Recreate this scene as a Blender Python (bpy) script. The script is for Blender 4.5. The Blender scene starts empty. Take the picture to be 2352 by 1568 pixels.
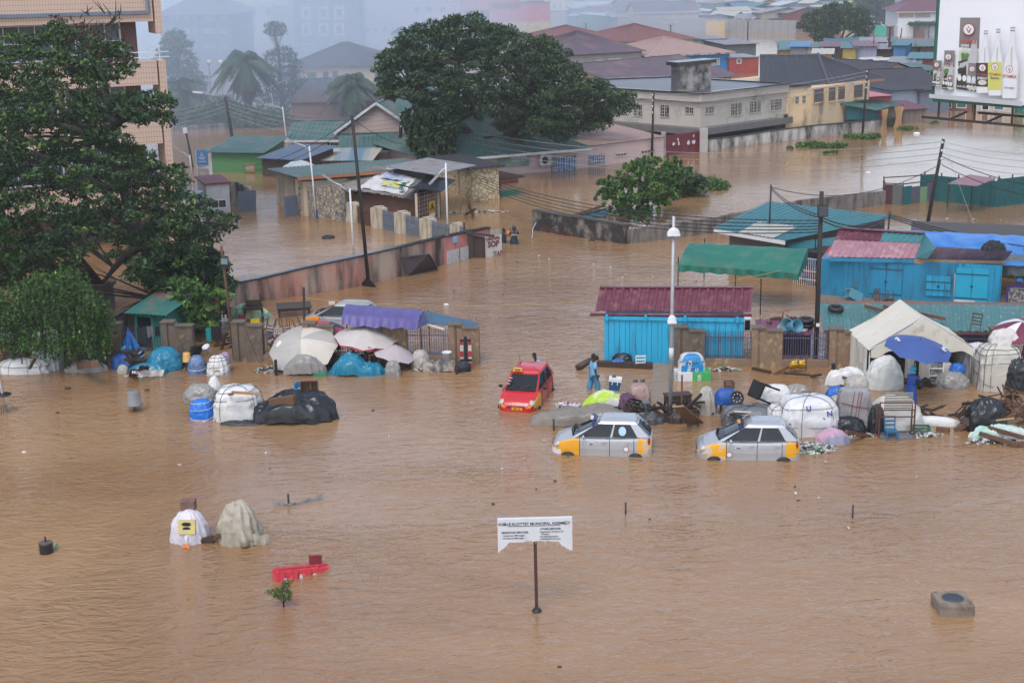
import bpy, bmesh, math, random
import numpy as np
from mathutils import Vector, Matrix, noise
R = math.radians; PI = math.pi
V = Vector
sc = bpy.context.scene
COL = sc.collection

# ------------------------------------------------------------------ camera
F = 3267.0                      # focal length in photo units (photo taken as 2352 x 1568)
CAM = V((0, 0, 16.5))
TH = math.atan(864 / F); ROLL = 0.018
fw = V((0, math.cos(TH), -math.sin(TH)))
r0 = V((1, 0, 0)); u0 = V((0, math.sin(TH), math.cos(TH)))
rc = r0 * math.cos(ROLL) - u0 * math.sin(ROLL)
uc = u0 * math.cos(ROLL) + r0 * math.sin(ROLL)
cd = bpy.data.cameras.new('camera'); cam = bpy.data.objects.new('camera', cd); COL.objects.link(cam)
cd.sensor_width = 36; cd.lens = F / 2352 * 36; cd.clip_end = 6000; cd.clip_start = 0.5
m = Matrix.Identity(4)
for i in range(3):
    m[i][0] = rc[i]; m[i][1] = uc[i]; m[i][2] = -fw[i]; m[i][3] = CAM[i]
cam.matrix_world = m; sc.camera = cam

def G(px, py, z=0.0):
    """point of the level plane z that the photo shows at (px, py)"""
    d = fw + rc * ((px - 1176) / F) - uc * ((py - 784) / F)
    t = (z - CAM.z) / d.z
    return CAM + d * t
def ZH(P, py):
    """height above the water of the point straight over P that the photo shows in row py"""
    k = (784 - py) / F
    a = uc - fw * k
    b = V((P.x, P.y, 0)) - CAM
    return -b.dot(a) / a.z
def S(P):
    return F / (V(P) - CAM).dot(fw)
def GX(px, P):
    """point on the water with P's distance and photo column px"""
    q = V((P.x, P.y, 0)); s = S(q)
    for _ in range(3):
        w = q - CAM; x = 1176 + F * w.dot(rc) / w.dot(fw)
        q = q + V(((px - x) / s, 0, 0))
    return q

# ------------------------------------------------------------------ world, sun, exposure
SUN_EL, SUN_AZ = R(58), R(200)
w = bpy.data.worlds.new("World"); sc.world = w; w.use_nodes = True
nt = w.node_tree; bg = nt.nodes['Background']
sky = nt.nodes.new('ShaderNodeTexSky'); sky.sky_type = 'NISHITA'; sky.sun_disc = False
sky.sun_elevation = SUN_EL; sky.sun_rotation = SUN_AZ; sky.dust_density = 2.0; sky.air_density = 1.0; sky.ozone_density = 1.0
hs = nt.nodes.new('ShaderNodeHueSaturation'); hs.inputs['Saturation'].default_value = 0.72; hs.inputs['Value'].default_value = 1.0
nt.links.new(sky.outputs[0], hs.inputs['Color']); nt.links.new(hs.outputs[0], bg.inputs[0])
bg.inputs[1].default_value = 0.15
sd = bpy.data.lights.new('sun', 'SUN'); sd.energy = 0.6; sd.angle = R(25); sd.color = (1, 0.97, 0.93)
so = bpy.data.objects.new('sun', sd); COL.objects.link(so)
so.rotation_euler = (PI / 2 - SUN_EL, 0, PI - SUN_AZ + PI) if False else V((math.sin(SUN_AZ) * math.cos(SUN_EL), math.cos(SUN_AZ) * math.cos(SUN_EL), math.sin(SUN_EL))).to_track_quat('Z', 'Y').to_euler()
sc.view_settings.view_transform = 'Standard'; sc.view_settings.look = 'None'
sc.view_settings.exposure = 0.95; sc.view_settings.gamma = 1
sc.render.engine = 'CYCLES'
sc.cycles.volume_bounces = 2; sc.cycles.max_bounces = 6; sc.cycles.transparent_max_bounces = 12
sc.render.resolution_x = 1024; sc.render.resolution_y = 682

# ------------------------------------------------------------------ object helpers
def tag(o, label=None, cat=None, group=None, kind=None):
    if label: o['label'] = label
    if cat: o['category'] = cat
    if group: o['group'] = group
    if kind: o['kind'] = kind
    return o
def T(name, label, cat, loc=(0, 0, 0), rz=0, group=None, rot=None):
    o = bpy.data.objects.new(name, None); COL.objects.link(o)
    o.empty_display_size = 0.3
    o.location = loc; o.rotation_euler = rot if rot else (0, 0, rz)
    return tag(o, label, cat, group)
def wloc(o):
    v = V((0, 0, 0))
    while o: v += o.location; o = o.parent
    return v
def dup(root, loc, rz=None, label=None, group=None, scale=None):
    r = root.copy(); COL.objects.link(r); r.location = loc
    if rz is not None: r.rotation_euler = (0, 0, rz)
    if scale: r.scale = scale if hasattr(scale, '__len__') else (scale,) * 3
    if label: r['label'] = label
    if group: r['group'] = group
    for ch in list(root.children):
        c = ch.copy(); COL.objects.link(c); c.parent = r
        for g in ch.children:
            d = g.copy(); COL.objects.link(d); d.parent = c
    return r

class MB:
    def __init__(s): s.v = []; s.f = []; s.m = []; s.cm = 0; s.sm = []; s.smooth = False
    def add(s, vs, fs):
        n = len(s.v); s.v += [tuple(x) for x in vs]
        for f in fs: s.f.append([i + n for i in f]); s.m.append(s.cm); s.sm.append(s.smooth)
        return s
    def quad(s, a, b, c, d): return s.add([a, b, c, d], [(0, 1, 2, 3)])
    def poly(s, pts): return s.add(pts, [tuple(range(len(pts)))])
    def box(s, c, d, rz=0, rot=None):
        """box centre c, full size d"""
        hx, hy, hz = d[0] / 2, d[1] / 2, d[2] / 2
        M = rot if rot is not None else Matrix.Rotation(rz, 3, 'Z')
        c = V(c); vs = [c + M @ V((x * hx, y * hy, z * hz)) for x in (-1, 1) for y in (-1, 1) for z in (-1, 1)]
        return s.add(vs, [(0, 1, 3, 2), (4, 6, 7, 5), (0, 4, 5, 1), (2, 3, 7, 6), (0, 2, 6, 4), (1, 5, 7, 3)])
    def beam(s, a, b, w, h=None, up=(0, 0, 1)):
        """square bar a -> b"""
        a = V(a); b = V(b); h = h or w; d = (b - a).normalized(); up = V(up)
        if abs(d.dot(up)) > 0.98: up = V((0, 1, 0))
        x = d.cross(up).normalized() * (w / 2); y = x.cross(d).normalized() * (h / 2)
        vs = [a - x - y, a + x - y, a + x + y, a - x + y, b - x - y, b + x - y, b + x + y, b - x + y]
        return s.add(vs, [(0, 1, 2, 3)[::-1], (4, 5, 6, 7), (0, 1, 5, 4), (1, 2, 6, 5), (2, 3, 7, 6), (3, 0, 4, 7)])
    def tube(s, pts, r, n=6, cap=True):
        pts = [V(p) for p in pts]; k = len(pts)
        rs = r if hasattr(r, '__len__') else [r] * k
        rings = []; px = None
        for i, p in enumerate(pts):
            d = (pts[min(i + 1, k - 1)] - pts[max(i - 1, 0)])
            d = d.normalized() if d.length > 1e-9 else V((0, 0, 1))
            if px is None:
                up = V((0, 0, 1)) if abs(d.z) < 0.95 else V((0, 1, 0)); x = d.cross(up).normalized()
            else:
                x = px - d * px.dot(d); x = x.normalized() if x.length > 1e-6 else d.orthogonal().normalized()
            px = x; y = d.cross(x)
            rings.append([p + (x * math.cos(2 * PI * j / n) + y * math.sin(2 * PI * j / n)) * rs[i] for j in range(n)])
        vs = [q for rg in rings for q in rg]; fs = []
        for i in range(k - 1):
            for j in range(n):
                a = i * n + j; b = i * n + (j + 1) % n; fs.append((a, b, b + n, a + n))
        if cap: fs.append(tuple(range(n))[::-1]); fs.append(tuple((k - 1) * n + j for j in range(n)))
        sm = s.smooth; s.smooth = n > 5; s.add(vs, fs); s.smooth = sm
        return s
    def prism(s, pts, z0, z1, top=None):
        """vertical prism over the polygon pts (x, y)"""
        n = len(pts); tp = top or pts
        vs = [(p[0], p[1], z0) for p in pts] + [(p[0], p[1], z1) for p in tp]
        ar = sum(pts[i][0] * pts[(i + 1) % n][1] - pts[(i + 1) % n][0] * pts[i][1] for i in range(n))
        fs = [(i, (i + 1) % n, n + (i + 1) % n, n + i) for i in range(n)] + [tuple(range(n))[::-1], tuple(range(n, 2 * n))]
        if ar < 0: fs = [f[::-1] for f in fs]
        return s.add(vs, fs)
    def plate(s, pts, t):
        """flat polygon given thickness t against its normal"""
        pts = [V(p) for p in pts]; n = len(pts)
        nn = V((0, 0, 0))
        for i in range(n): nn += (pts[i] - pts[0]).cross(pts[(i + 1) % n] - pts[0])
        nn.normalize(); q = [p - nn * t for p in pts]
        return s.add(pts + q, [tuple(range(n)), tuple(range(n, 2 * n))[::-1]] + [(i, n + i, n + (i + 1) % n, (i + 1) % n) for i in range(n)])
    def grid(s, fn, nu, nv, closeu=False, closev=False, smooth=True):
        """surface fn(u, v), u, v in 0..1"""
        mu = nu if closeu else nu + 1; mv = nv if closev else nv + 1
        vs = [fn(i / nu, j / nv) for i in range(mu) for j in range(mv)]
        fs = [(i * mv + j, ((i + 1) % mu) * mv + j, ((i + 1) % mu) * mv + (j + 1) % mv, i * mv + (j + 1) % mv) for i in range(nu) for j in range(nv)]
        sm = s.smooth; s.smooth = smooth; s.add(vs, fs); s.smooth = sm
        return s
    def lathe(s, prof, c=(0, 0, 0), n=16, sx=1, sy=1):
        c = V(c); k = len(prof) - 1
        def fn(u, v):
            i = min(int(round(v * k)), k); r, z = prof[i]; a = 2 * PI * u
            return (c.x + r * math.cos(a) * sx, c.y + r * math.sin(a) * sy, c.z + z)
        return s.grid(fn, n, k, closeu=True)
    def sphere(s, c, r, n=8, sz=1):
        return s.lathe([(max(1e-3, r * math.sin(PI * i / n)), -r * sz * math.cos(PI * i / n)) for i in range(n + 1)], c, n * 2)
    def corrug(s, a, b, c, d, pitch=0.25, amp=0.03, t=0.012, rows=1, jag=0):
        """corrugated sheet: a->b eave, d->c ridge, ribs run a->d"""
        a, b, c, d = V(a), V(b), V(c), V(d); n = max(2, int((b - a).length / pitch)); nn = (b - a).cross(d - a).normalized()
        if nn.z < 0: nn = -nn
        rnd = random.Random(int(a.x * 10)); prof = (0, 0, 1, 1) if pitch > 0.16 else (0, 1)
        k = len(prof); us = []; hs_ = []
        for i in range(n):
            for j, q in enumerate(prof):
                us.append((i + (0, .5, .62, .88)[j] if k == 4 else i + j * .5) / n); hs_.append(q * amp)
        us.append(1.0); hs_.append(0)
        vs = []; fs = []
        for r in range(rows + 1):
            v = r / rows
            for i, u in enumerate(us):
                lo = a.lerp(b, u); hi = d.lerp(c, u)
                off = -(rnd.random()) * jag if r == 0 else 0
                p = lo.lerp(hi, v) + nn * hs_[i] + (hi - lo).normalized() * off
                vs.append(p)
        m_ = len(us)
        for r in range(rows):
            for i in range(m_ - 1): fs.append((r * m_ + i, r * m_ + i + 1, (r + 1) * m_ + i + 1, (r + 1) * m_ + i))
        s.add(vs, fs)
        if t: s.add([p - nn * t for p in vs], [f[::-1] for f in fs])
        return s
    def build(s, name, mat, parent=None, world=False, off=None):
        me = bpy.data.meshes.new(name)
        o0 = wloc(parent) if (world and parent) else V((0, 0, 0))
        if off is not None: o0 = V(off)
        vs = [(x - o0.x, y - o0.y, z - o0.z) for x, y, z in s.v]
        me.from_pydata(vs, [], s.f)
        for mm in (mat if isinstance(mat, (list, tuple)) else [mat]): me.materials.append(mm)
        me.polygons.foreach_set('material_index', s.m)
        me.polygons.foreach_set('use_smooth', s.sm)
        me.update()
        o = bpy.data.objects.new(name, me); COL.objects.link(o)
        if parent: o.parent = parent
        elif off is not None: o.location = off
        return o

def solo(mb, name, mat, label, cat, loc=None, rz=0, group=None, world=False):
    """a thing that is one mesh; with world=True vertices are in scene space and loc is its base"""
    o = mb.build(name, mat, None, off=loc if world and loc is not None else None)
    if not world and loc is not None: o.location = loc; o.rotation_euler = (0, 0, rz)
    return tag(o, label, cat, group)

# ------------------------------------------------------------------ materials
MATS = {}
def mat(name, c, rough=0.8, c2=None, sc_=1.5, con=0.35, bump=0.0, bs=None, metal=0.0, streak=None, stretch=(1, 1, 1), tile=None, spec=0.5, alpha=1, trans=0, soft=0.12, det=5, coat=0):
    """streak = (colour, amount 0..1, horizontal scale, vertical scale); tile = (w, h, mortar colour, mortar size)"""
    if name in MATS: return MATS[name]
    m = bpy.data.materials.new(name); MATS[name] = m; m.use_nodes = True
    nt = m.node_tree; N = nt.nodes; L = nt.links; bs_ = N['Principled BSDF']
    bs_.inputs['Roughness'].default_value = rough; bs_.inputs['Metallic'].default_value = metal
    bs_.inputs['Specular IOR Level'].default_value = spec
    bs_.inputs['Coat Weight'].default_value = coat; bs_.inputs['Coat Roughness'].default_value = 0.08
    tc = N.new('ShaderNodeTexCoord')
    def noise_(scale, strx=(1, 1, 1), d=det, rid=False):
        mp = N.new('ShaderNodeMapping'); mp.inputs['Scale'].default_value = strx; L.new(tc.outputs['Object'], mp.inputs[0])
        n = N.new('ShaderNodeTexNoise'); n.inputs['Scale'].default_value = scale; n.inputs['Detail'].default_value = d; n.inputs['Roughness'].default_value = 0.6
        
        if rid: n.noise_type = 'RIDGED_MULTIFRACTAL'; n.inputs['Detail'].default_value = 3; n.inputs['Distortion'].default_value = .6
        L.new(mp.outputs[0], n.inputs['Vector']); return n.outputs['Fac']
    def ramp(fac, lo, hi):
        r = N.new('ShaderNodeMapRange'); r.inputs[1].default_value = lo; r.inputs[2].default_value = hi; L.new(fac, r.inputs[0]); r.clamp = True; return r.outputs[0]
    def mix(f, a, b):
        x = N.new('ShaderNodeMix'); x.data_type = 'RGBA'
        if isinstance(f, float): x.inputs[0].default_value = f
        else: L.new(f, x.inputs[0])
        for i, q in ((6, a), (7, b)):
            if isinstance(q, tuple): x.inputs[i].default_value = (*q[:3], 1)
            else: L.new(q, x.inputs[i])
        return x.outputs[2]
    c2 = c2 or tuple(v * 0.62 for v in c)
    f = ramp(noise_(sc_, stretch), 0.5 - con, 0.5 + con)
    col = mix(f, c2, c)
    if tile:
        cx = N.new('ShaderNodeSeparateXYZ'); L.new(tc.outputs['Object'], cx.inputs[0])
        ad = N.new('ShaderNodeMath'); ad.operation = 'ADD'; L.new(cx.outputs[0], ad.inputs[0]); L.new(cx.outputs[1], ad.inputs[1])
        cb = N.new('ShaderNodeCombineXYZ'); L.new(ad.outputs[0], cb.inputs[0]); L.new(cx.outputs[2], cb.inputs[1])
        br = N.new('ShaderNodeTexBrick'); L.new(cb.outputs[0], br.inputs['Vector'])
        br.inputs['Scale'].default_value = 1; br.inputs['Brick Width'].default_value = tile[0]; br.inputs['Row Height'].default_value = tile[1]
        br.inputs['Mortar Size'].default_value = tile[3]; br.offset = tile[4] if len(tile) > 4 else 0.0; br.inputs['Mortar Smooth'].default_value = 0.2
        br.inputs['Color1'].default_value = (0, 0, 0, 1); br.inputs['Color2'].default_value = (0, 0, 0, 1); br.inputs['Mortar'].default_value = (1, 1, 1, 1)
        col = mix(br.outputs['Color'], col, tile[2])
    if streak:
        sf = ramp(noise_(streak[2], (1, 1, streak[3] / streak[2]), 6), 0.62 - streak[1] * 0.4, 0.62 - streak[1] * 0.4 + soft * 2)
        col = mix(sf, col, streak[0])
    L.new(col, bs_.inputs['Base Color'])
    if bump:
        b = N.new('ShaderNodeBump'); b.inputs['Strength'].default_value = 1.0; b.inputs['Distance'].default_value = bump * (.7 if bump >= .03 else 1)
        L.new(noise_((bs or sc_ * 4) * (.45 if bump >= .03 else 1), stretch, rid=bump >= .03), b.inputs['Height']); L.new(b.outputs[0], bs_.inputs['Normal'])
    if alpha < 1: bs_.inputs['Alpha'].default_value = alpha
    if trans: bs_.inputs['Transmission Weight'].default_value = trans
    return m

# colours used across the place
BR = (0.085, 0.055, 0.035)
wood_dk = mat('dark wet wood', (0.06, 0.035, 0.022), 0.55, (0.02, 0.012, 0.01), 6, stretch=(1, 1, .3), bump=.004)
wood_br = mat('brown timber', (0.16, 0.08, 0.04), 0.6, (0.06, 0.03, 0.018), 5, bump=.004)
wood_lt = mat('raw pine timber', (0.45, 0.27, 0.13), 0.6, (0.25, 0.14, 0.07), 5)
pole_m = mat('tarred pole wood', (0.028, 0.02, 0.018), 0.7, (0.012, 0.009, 0.008), 5, stretch=(3, 3, .3))
galv = mat('galvanised steel', (0.42, 0.43, 0.44), 0.45, (0.3, 0.31, 0.32), 3, metal=.4)
white_pt = mat('white painted metal', (0.7, 0.71, 0.72), 0.45, (0.5, 0.5, 0.5), 1)
black_m = mat('black iron', (0.012, 0.012, 0.014), 0.5)
rust = mat('rusty iron', (0.13, 0.055, 0.03), 0.8, (0.05, 0.02, 0.015), 4)
wire_m = mat('cable black', (0.01, 0.01, 0.011), 0.6)
wire_l = mat('bare aluminium wire', (0.3, 0.31, 0.33), 0.5)
glass_d = mat('dark window glass', (0.03, 0.035, 0.04), 0.12, (0.015, 0.018, 0.02), 2)
glass_b = mat('bluish window glass', (0.12, 0.18, 0.2), 0.15, (0.05, 0.08, 0.1), 1.2)
conc = mat('weathered concrete', (0.26, 0.23, 0.2), 0.9, (0.14, 0.12, 0.105), 1.2, bump=.01, bs=12, streak=((0.03, 0.028, 0.026), .45, 2.2, .5))
tyre_m = mat('tyre rubber', (0.015, 0.015, 0.016), 0.55, bump=.004, bs=30)
sack_w = mat('white woven sack', (0.64, 0.64, 0.63), 0.45, (0.5, 0.49, 0.47), 3.5, bump=.05, bs=6)
sack_g = mat('grey plastic sheet', (0.28, 0.27, 0.25), 0.28, (0.18, 0.17, 0.16), 3, bump=.06, bs=5)
clear_g = mat('dusty clear plastic', (0.4, 0.37, 0.33), 0.22, (0.27, 0.25, 0.22), 3, bump=.05, bs=6)
tarp_k = mat('black plastic tarp', (0.016, 0.018, 0.023), 0.28, (0.006, 0.007, 0.009), 3, bump=.06, bs=4)
tarp_b = mat('blue tarp', (0.02, 0.13, 0.42), 0.38, (0.015, 0.07, 0.25), 2, bump=.05, bs=6)
tarp_t = mat('turquoise tarp', (0.02, 0.22, 0.34), 0.32, (0.012, 0.11, 0.19), 2, bump=.05, bs=6)
rope_m = mat('black strap', (0.02, 0.02, 0.02), 0.7)

# ------------------------------------------------------------------ ground, water
def water():
    mb = MB()
    mb.quad((-900, -60, 0), (900, -60, 0), (900, 900, 0), (-900, 900, 0))
    m = bpy.data.materials.new('muddy flood water'); m.use_nodes = True
    nt = m.node_tree; N = nt.nodes; L = nt.links; b = N['Principled BSDF']
    tc = N.new('ShaderNodeTexCoord')
    def nz(scale, st, det=4, dist=0.0, rough=.55, rot=0):
        mp = N.new('ShaderNodeMapping'); mp.inputs['Scale'].default_value = st; mp.inputs['Rotation'].default_value = (0, 0, rot); L.new(tc.outputs['Object'], mp.inputs[0])
        n = N.new('ShaderNodeTexNoise'); n.inputs['Scale'].default_value = scale; n.inputs['Detail'].default_value = det
        n.inputs['Distortion'].default_value = dist; n.inputs['Roughness'].default_value = rough
        L.new(mp.outputs[0], n.inputs['Vector']); return n.outputs['Fac']
    def ma(op, a, c):
        x = N.new('ShaderNodeMath'); x.operation = op
        for i, q in enumerate((a, c)):
            if isinstance(q, (int, float)): x.inputs[i].default_value = q
            else: L.new(q, x.inputs[i])
        return x.outputs[0]
    def mr(f, lo, hi, a, c):
        r = N.new('ShaderNodeMapRange'); r.clamp = True; L.new(f, r.inputs[0])
        for i, q in enumerate((lo, hi, a, c)): r.inputs[i + 1].default_value = q
        return r.outputs[0]
    # silt in drifting clouds
    silt = mr(nz(0.05, (1, 1.6, 1), 5, 0.8), .35, .68, 0, 1)
    mx = N.new('ShaderNodeMix'); mx.data_type = 'RGBA'; L.new(silt, mx.inputs[0])
    mx.inputs[6].default_value = (0.225, 0.122, 0.056, 1); mx.inputs[7].default_value = (0.315, 0.188, 0.094, 1)
    L.new(mx.outputs[2], b.inputs['Base Color'])
    # calmer and rougher patches of ripples, running across the picture and slightly diagonal
    patch = mr(nz(0.045, (1, 1.3, 1), 3, 1.0), .4, .62, .35, 1.0)
    big = nz(0.8, (.6, 1.15, 1), 3, 0.9, .5, .15)
    mid = nz(2.4, (.6, 1.2, 1), 3, 1.2, .55, -.25)
    fine = nz(7.5, (.6, 1.2, 1), 2, .4)
    h = ma('ADD', ma('ADD', ma('MULTIPLY', big, .5), ma('MULTIPLY', mid, .5)), ma('MULTIPLY', fine, .1))
    sp = N.new('ShaderNodeSeparateXYZ'); L.new(tc.outputs['Object'], sp.inputs[0])
    h = ma('MULTIPLY', ma('MULTIPLY', h, patch), mr(sp.outputs[1], 46, 112, 1.0, .15))      # sheltered streets lie calmer than the open yard
    bp = N.new('ShaderNodeBump'); bp.inputs['Strength'].default_value = 1; bp.inputs['Distance'].default_value = 0.21
    L.new(h, bp.inputs['Height']); L.new(bp.outputs[0], b.inputs['Normal'])
    b.inputs['Roughness'].default_value = 0.05; b.inputs['IOR'].default_value = 1.5
    o = mb.build('water', m); tag(o, 'brown silty flood water rippling over the whole yard and streets', kind='structure')
    MATS['water'] = m
water()
gb = MB(); gb.quad((-4000, -200, -1.2), (4000, -200, -1.2), (4000, 5000, -1.2), (-4000, 5000, -1.2))
tag(gb.build('ground', mat('wet red earth', (0.19, 0.12, 0.08), .9, (0.1, 0.065, 0.045), .2)), 'earth under and beyond the flood', kind='structure')

# ------------------------------------------------------------------ builders for walls, windows, roofs
P=G
def PL(A,B,px,py):
 """point on the upright plane through A, B that the photo shows at (px, py)"""
 d=fw+rc*((px-1176)/F)-uc*((py-784)/F)
 t=V((B.x-A.x,B.y-A.y,0));n=V((t.y,-t.x,0))
 k=(V((A.x,A.y,0))-V((CAM.x,CAM.y,0))).dot(n)/V((d.x,d.y,0)).dot(n)
 return CAM+d*k
def out(A,B):
 t=V((B.x-A.x,B.y-A.y,0)).normalized();return V((t.y,-t.x,0))
def window(parent,A,B,r,fm,pm,nx=2,nz=1,grille=None,fwid=0.09,sill=None,name='window',dep=.05):
 """window on the wall A-B; r = photo rectangle (x0, y0, x1, y1)"""
 p=PL(A,B,r[0],(r[1]+r[3])/2);q=PL(A,B,r[2],(r[1]+r[3])/2)
 mx=(r[0]+r[2])/2
 z1=PL(A,B,mx,r[1]).z;z0=PL(A,B,mx,r[3]).z
 return window3(parent,A,B,p,q,z0,z1,fm,pm,nx,nz,grille,fwid,sill,name,dep)
def window3(parent,A,B,p,q,z0,z1,fm,pm,nx=2,nz=1,grille=None,fwid=0.09,sill=None,name='window',dep=.05):
 n=out(A,B);p=V((p.x,p.y,0));q=V((q.x,q.y,0));t=(q-p);Lw=t.length;t.normalize()
 def at(u,z,o):return p+t*u+n*o+V((0,0,z))
 a=MB();a.quad(at(0,z0,.015),at(Lw,z0,.015),at(Lw,z1,.015),at(0,z1,.015))
 wn=a.build(name,pm,parent,True)
 f=MB();h=fwid/2
 for u in [0,Lw]+[Lw*i/nx for i in range(1,nx)]:f.beam(at(u,z0-h,dep/2),at(u,z1+h,dep/2),fwid if u in (0,Lw)else fwid*.6,dep,up=n)
 for z in [z0,z1]+[z0+(z1-z0)*i/nz for i in range(1,nz)]:f.beam(at(-h,z,dep/2+.003),at(Lw+h,z,dep/2+.003),dep,fwid if z in (z0,z1)else fwid*.6)
 f.build('frame',fm,wn,True)
 if grille:
  g=MB();k=max(2,int(Lw/.22));j=max(2,int((z1-z0)/.25));rn=random.Random(int(p.x*7))
  for i in range(k+1):g.beam(at(Lw*i/k,z0,.09),at(Lw*i/k,z1,.09),.03)
  for i in range(j+1):
   for c in range(k):
    if rn.random()<.75:g.beam(at(Lw*c/k,z0+(z1-z0)*i/j,.09),at(Lw*(c+1)/k,z0+(z1-z0)*i/j,.09),.03)
  g.build('grille',grille,wn,True)
 if sill:
  s_=MB();s_.beam(at(-.1,z0-.09,.08),at(Lw+.1,z0-.09,.08),.2,.08);s_.build('sill',sill,wn,True)
 return wn
def sheet(parent,name,pts,rm,pitch=.3,amp=.03,th=.03,rows=1,jag=0):
 mb=MB();mb.corrug(*pts,pitch=pitch,amp=amp,t=th,rows=rows,jag=jag);return mb.build(name,rm,parent,True)
def house(name,label,A,B,depth,zw,roof,rh,oh,wm,rm,wins=(),pitch=.35,group=None,cat='house',trim=None,z0=-.6,inset=None,amp=.035,dr=None):
 """rectangular house: front wall A -> B on the water line, walls to zw"""
 A=V((A.x,A.y,0));B=V((B.x,B.y,0));t=(B-A).normalized();n=-out(A,B);dep=n*depth
 if dr:dep=V((dr[0],dr[1],0))*depth
 th=T(name,label,cat,A,group=group)
 C_,D_=B+dep,A+dep
 if roof in ('gx','gy'):
  wl=MB();wl.prism([A,B,C_,D_],z0,zw)
  k=.004
  if roof=='gy':
   m0=(A+B)/2;m1=(C_+D_)/2
   for(a,b,m_)in ((A,B,m0),(C_,D_,m1)):wl.poly([a+V((0,0,zw)),b+V((0,0,zw)),m_+V((0,0,zw+rh))])
  else:
   m0=(A+D_)/2;m1=(B+C_)/2
   for(a,b,m_)in ((D_,A,m0),(B,C_,m1)):wl.poly([a+V((0,0,zw)),b+V((0,0,zw)),m_+V((0,0,zw+rh))])
  wl.build('wall',wm,th,True)
 else:
  MB().prism([A,B,C_,D_],z0,zw if roof!='shed' or rh>0 else zw+rh,).build('wall',wm,th,True)
 dn=dep.normalized();z=V((0,0,zw+.03));Z=V((0,0,1))
 a,b,c,d=A-t*oh-dn*oh+z,B+t*oh-dn*oh+z,C_+t*oh+dn*oh+z,D_-t*oh+dn*oh+z
 L=(b-a).length;W=(d-a).length
 if roof=='hip':
  i=inset if inset is not None else min(W/2,L/2-.01)
  e=(a+d)/2+t*i+Z*rh;f=(b+c)/2-t*i+Z*rh
  mb=MB()
  for q in ((a,b,f,e),(b,c,f,f),(c,d,e,e)if False else(c,d,e,f),(d,a,e,e)):mb.corrug(*q,pitch=pitch,amp=amp,t=.03)
  rf=mb.build('roof',rm,th,True)
  rr=MB();rr.tube([e,f],.09,5);[rr.tube([x,y],.07,5)for x,y in ((a,e),(b,f),(c,f),(d,e))];rr.build('ridge_cap',rm,rf,True)
 elif roof=='gx':
  e=(a+d)/2+Z*(rh+.05);f=(b+c)/2+Z*(rh+.05);mb=MB()
  mb.corrug(a,b,f,e,pitch=pitch,amp=amp,t=.03);mb.corrug(c,d,e,f,pitch=pitch,amp=amp,t=.03)
  rf=mb.build('roof',rm,th,True);MB().beam(e+Z*.03,f+Z*.03,.3,.05).build('ridge_cap',rm,rf,True)
 elif roof=='gy':
  e=(a+b)/2+Z*(rh+.05);f=(c+d)/2+Z*(rh+.05);mb=MB()
  mb.corrug(d,a,e,f,pitch=pitch,amp=amp,t=.03);mb.corrug(b,c,f,e,pitch=pitch,amp=amp,t=.03)
  rf=mb.build('roof',rm,th,True);MB().beam(e+Z*.03,f+Z*.03,.3,.05).build('ridge_cap',rm,rf,True)
  if trim:tb=MB();tb.beam(a,e,.04,.22);tb.beam(b,e,.04,.22);tb.build('barge_board',trim,th,True)
 elif roof=='shed':
  e,f=d+Z*rh,c+Z*rh
  mb=MB();mb.corrug(a,b,f,e,pitch=pitch,amp=amp,t=.03);mb.build('roof',rm,th,True)
  if rh>0:
   MB().prism([D_,A,B,C_],zw-.01,zw,).build
   s_=MB()
   for(x,y)in ((A,D_),(B,C_)):s_.poly([x+Z*zw,y+Z*zw,y+Z*(zw+rh)])
   s_.poly([D_+Z*zw,C_+Z*zw,C_+Z*(zw+rh),D_+Z*(zw+rh)]);s_.build('gable',wm,th,True)
 elif roof=='flat':
  MB().prism([a,b,c,d],zw+.002,zw+rh).build('roof_slab',rm,th,True)
 if trim and roof in ('shed','gx','hip'):
  MB().beam(a-Z*.1,b-Z*.1,.04,.2).build('fascia',trim,th,True)
 for w_ in wins:
  window(th,A,B,w_[0],*w_[1:])
 th['_A']=0;del th['_A']
 return th,A,B,C_,D_
def wall(name,label,pts,hs,th,m,cap=None,z0=-.6,group=None,cat='wall'):
 """upright wall along ground points pts with heights hs"""
 mb=MB();n=len(pts)
 if n==2:
  a,b=pts;L=(b-a).length;k=max(1,int(L/3));rn=random.Random(int(a.x))
  pts=[a.lerp(b,i/k)for i in range(k+1)];hs=[hs[0]+(hs[1]-hs[0])*i/k+(rn.random()-.5)*.05 for i in range(k+1)];n=k+1
 L_,R_=[],[]
 for i,p in enumerate(pts):
  d=(pts[min(i+1,n-1)]-pts[max(i-1,0)]);d.z=0;d.normalize();q=V((-d.y,d.x,0))*th/2
  L_.append(p-q);R_.append(p+q)
 vs=[]
 for i in range(n):
  for p,z in ((L_[i],z0),(L_[i],hs[i]),(R_[i],hs[i]),(R_[i],z0)):vs.append((p.x,p.y,z))
 fs=[(4*i+j,4*(i+1)+j,4*(i+1)+j+1,4*i+j+1)for i in range(n-1)for j in range(3)]+[(0,1,2,3),(4*n-1,4*n-2,4*n-3,4*n-4)]
 mb.add(vs,fs)
 if cap:
  t_=T(name,label,cat,(pts[0].x,pts[0].y,0),group=group);mb.build('wall_face',m,t_,True)
  c_=MB()
  for i in range(n-1):c_.beam((pts[i].x,pts[i].y,hs[i]+.04),(pts[i+1].x,pts[i+1].y,hs[i+1]+.04),th+.1,.08)
  c_.build('coping',cap,t_,True);return t_
 return solo(mb,name,m,label,cat,V((pts[0].x,pts[0].y,0)),world=True,group=group)
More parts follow.
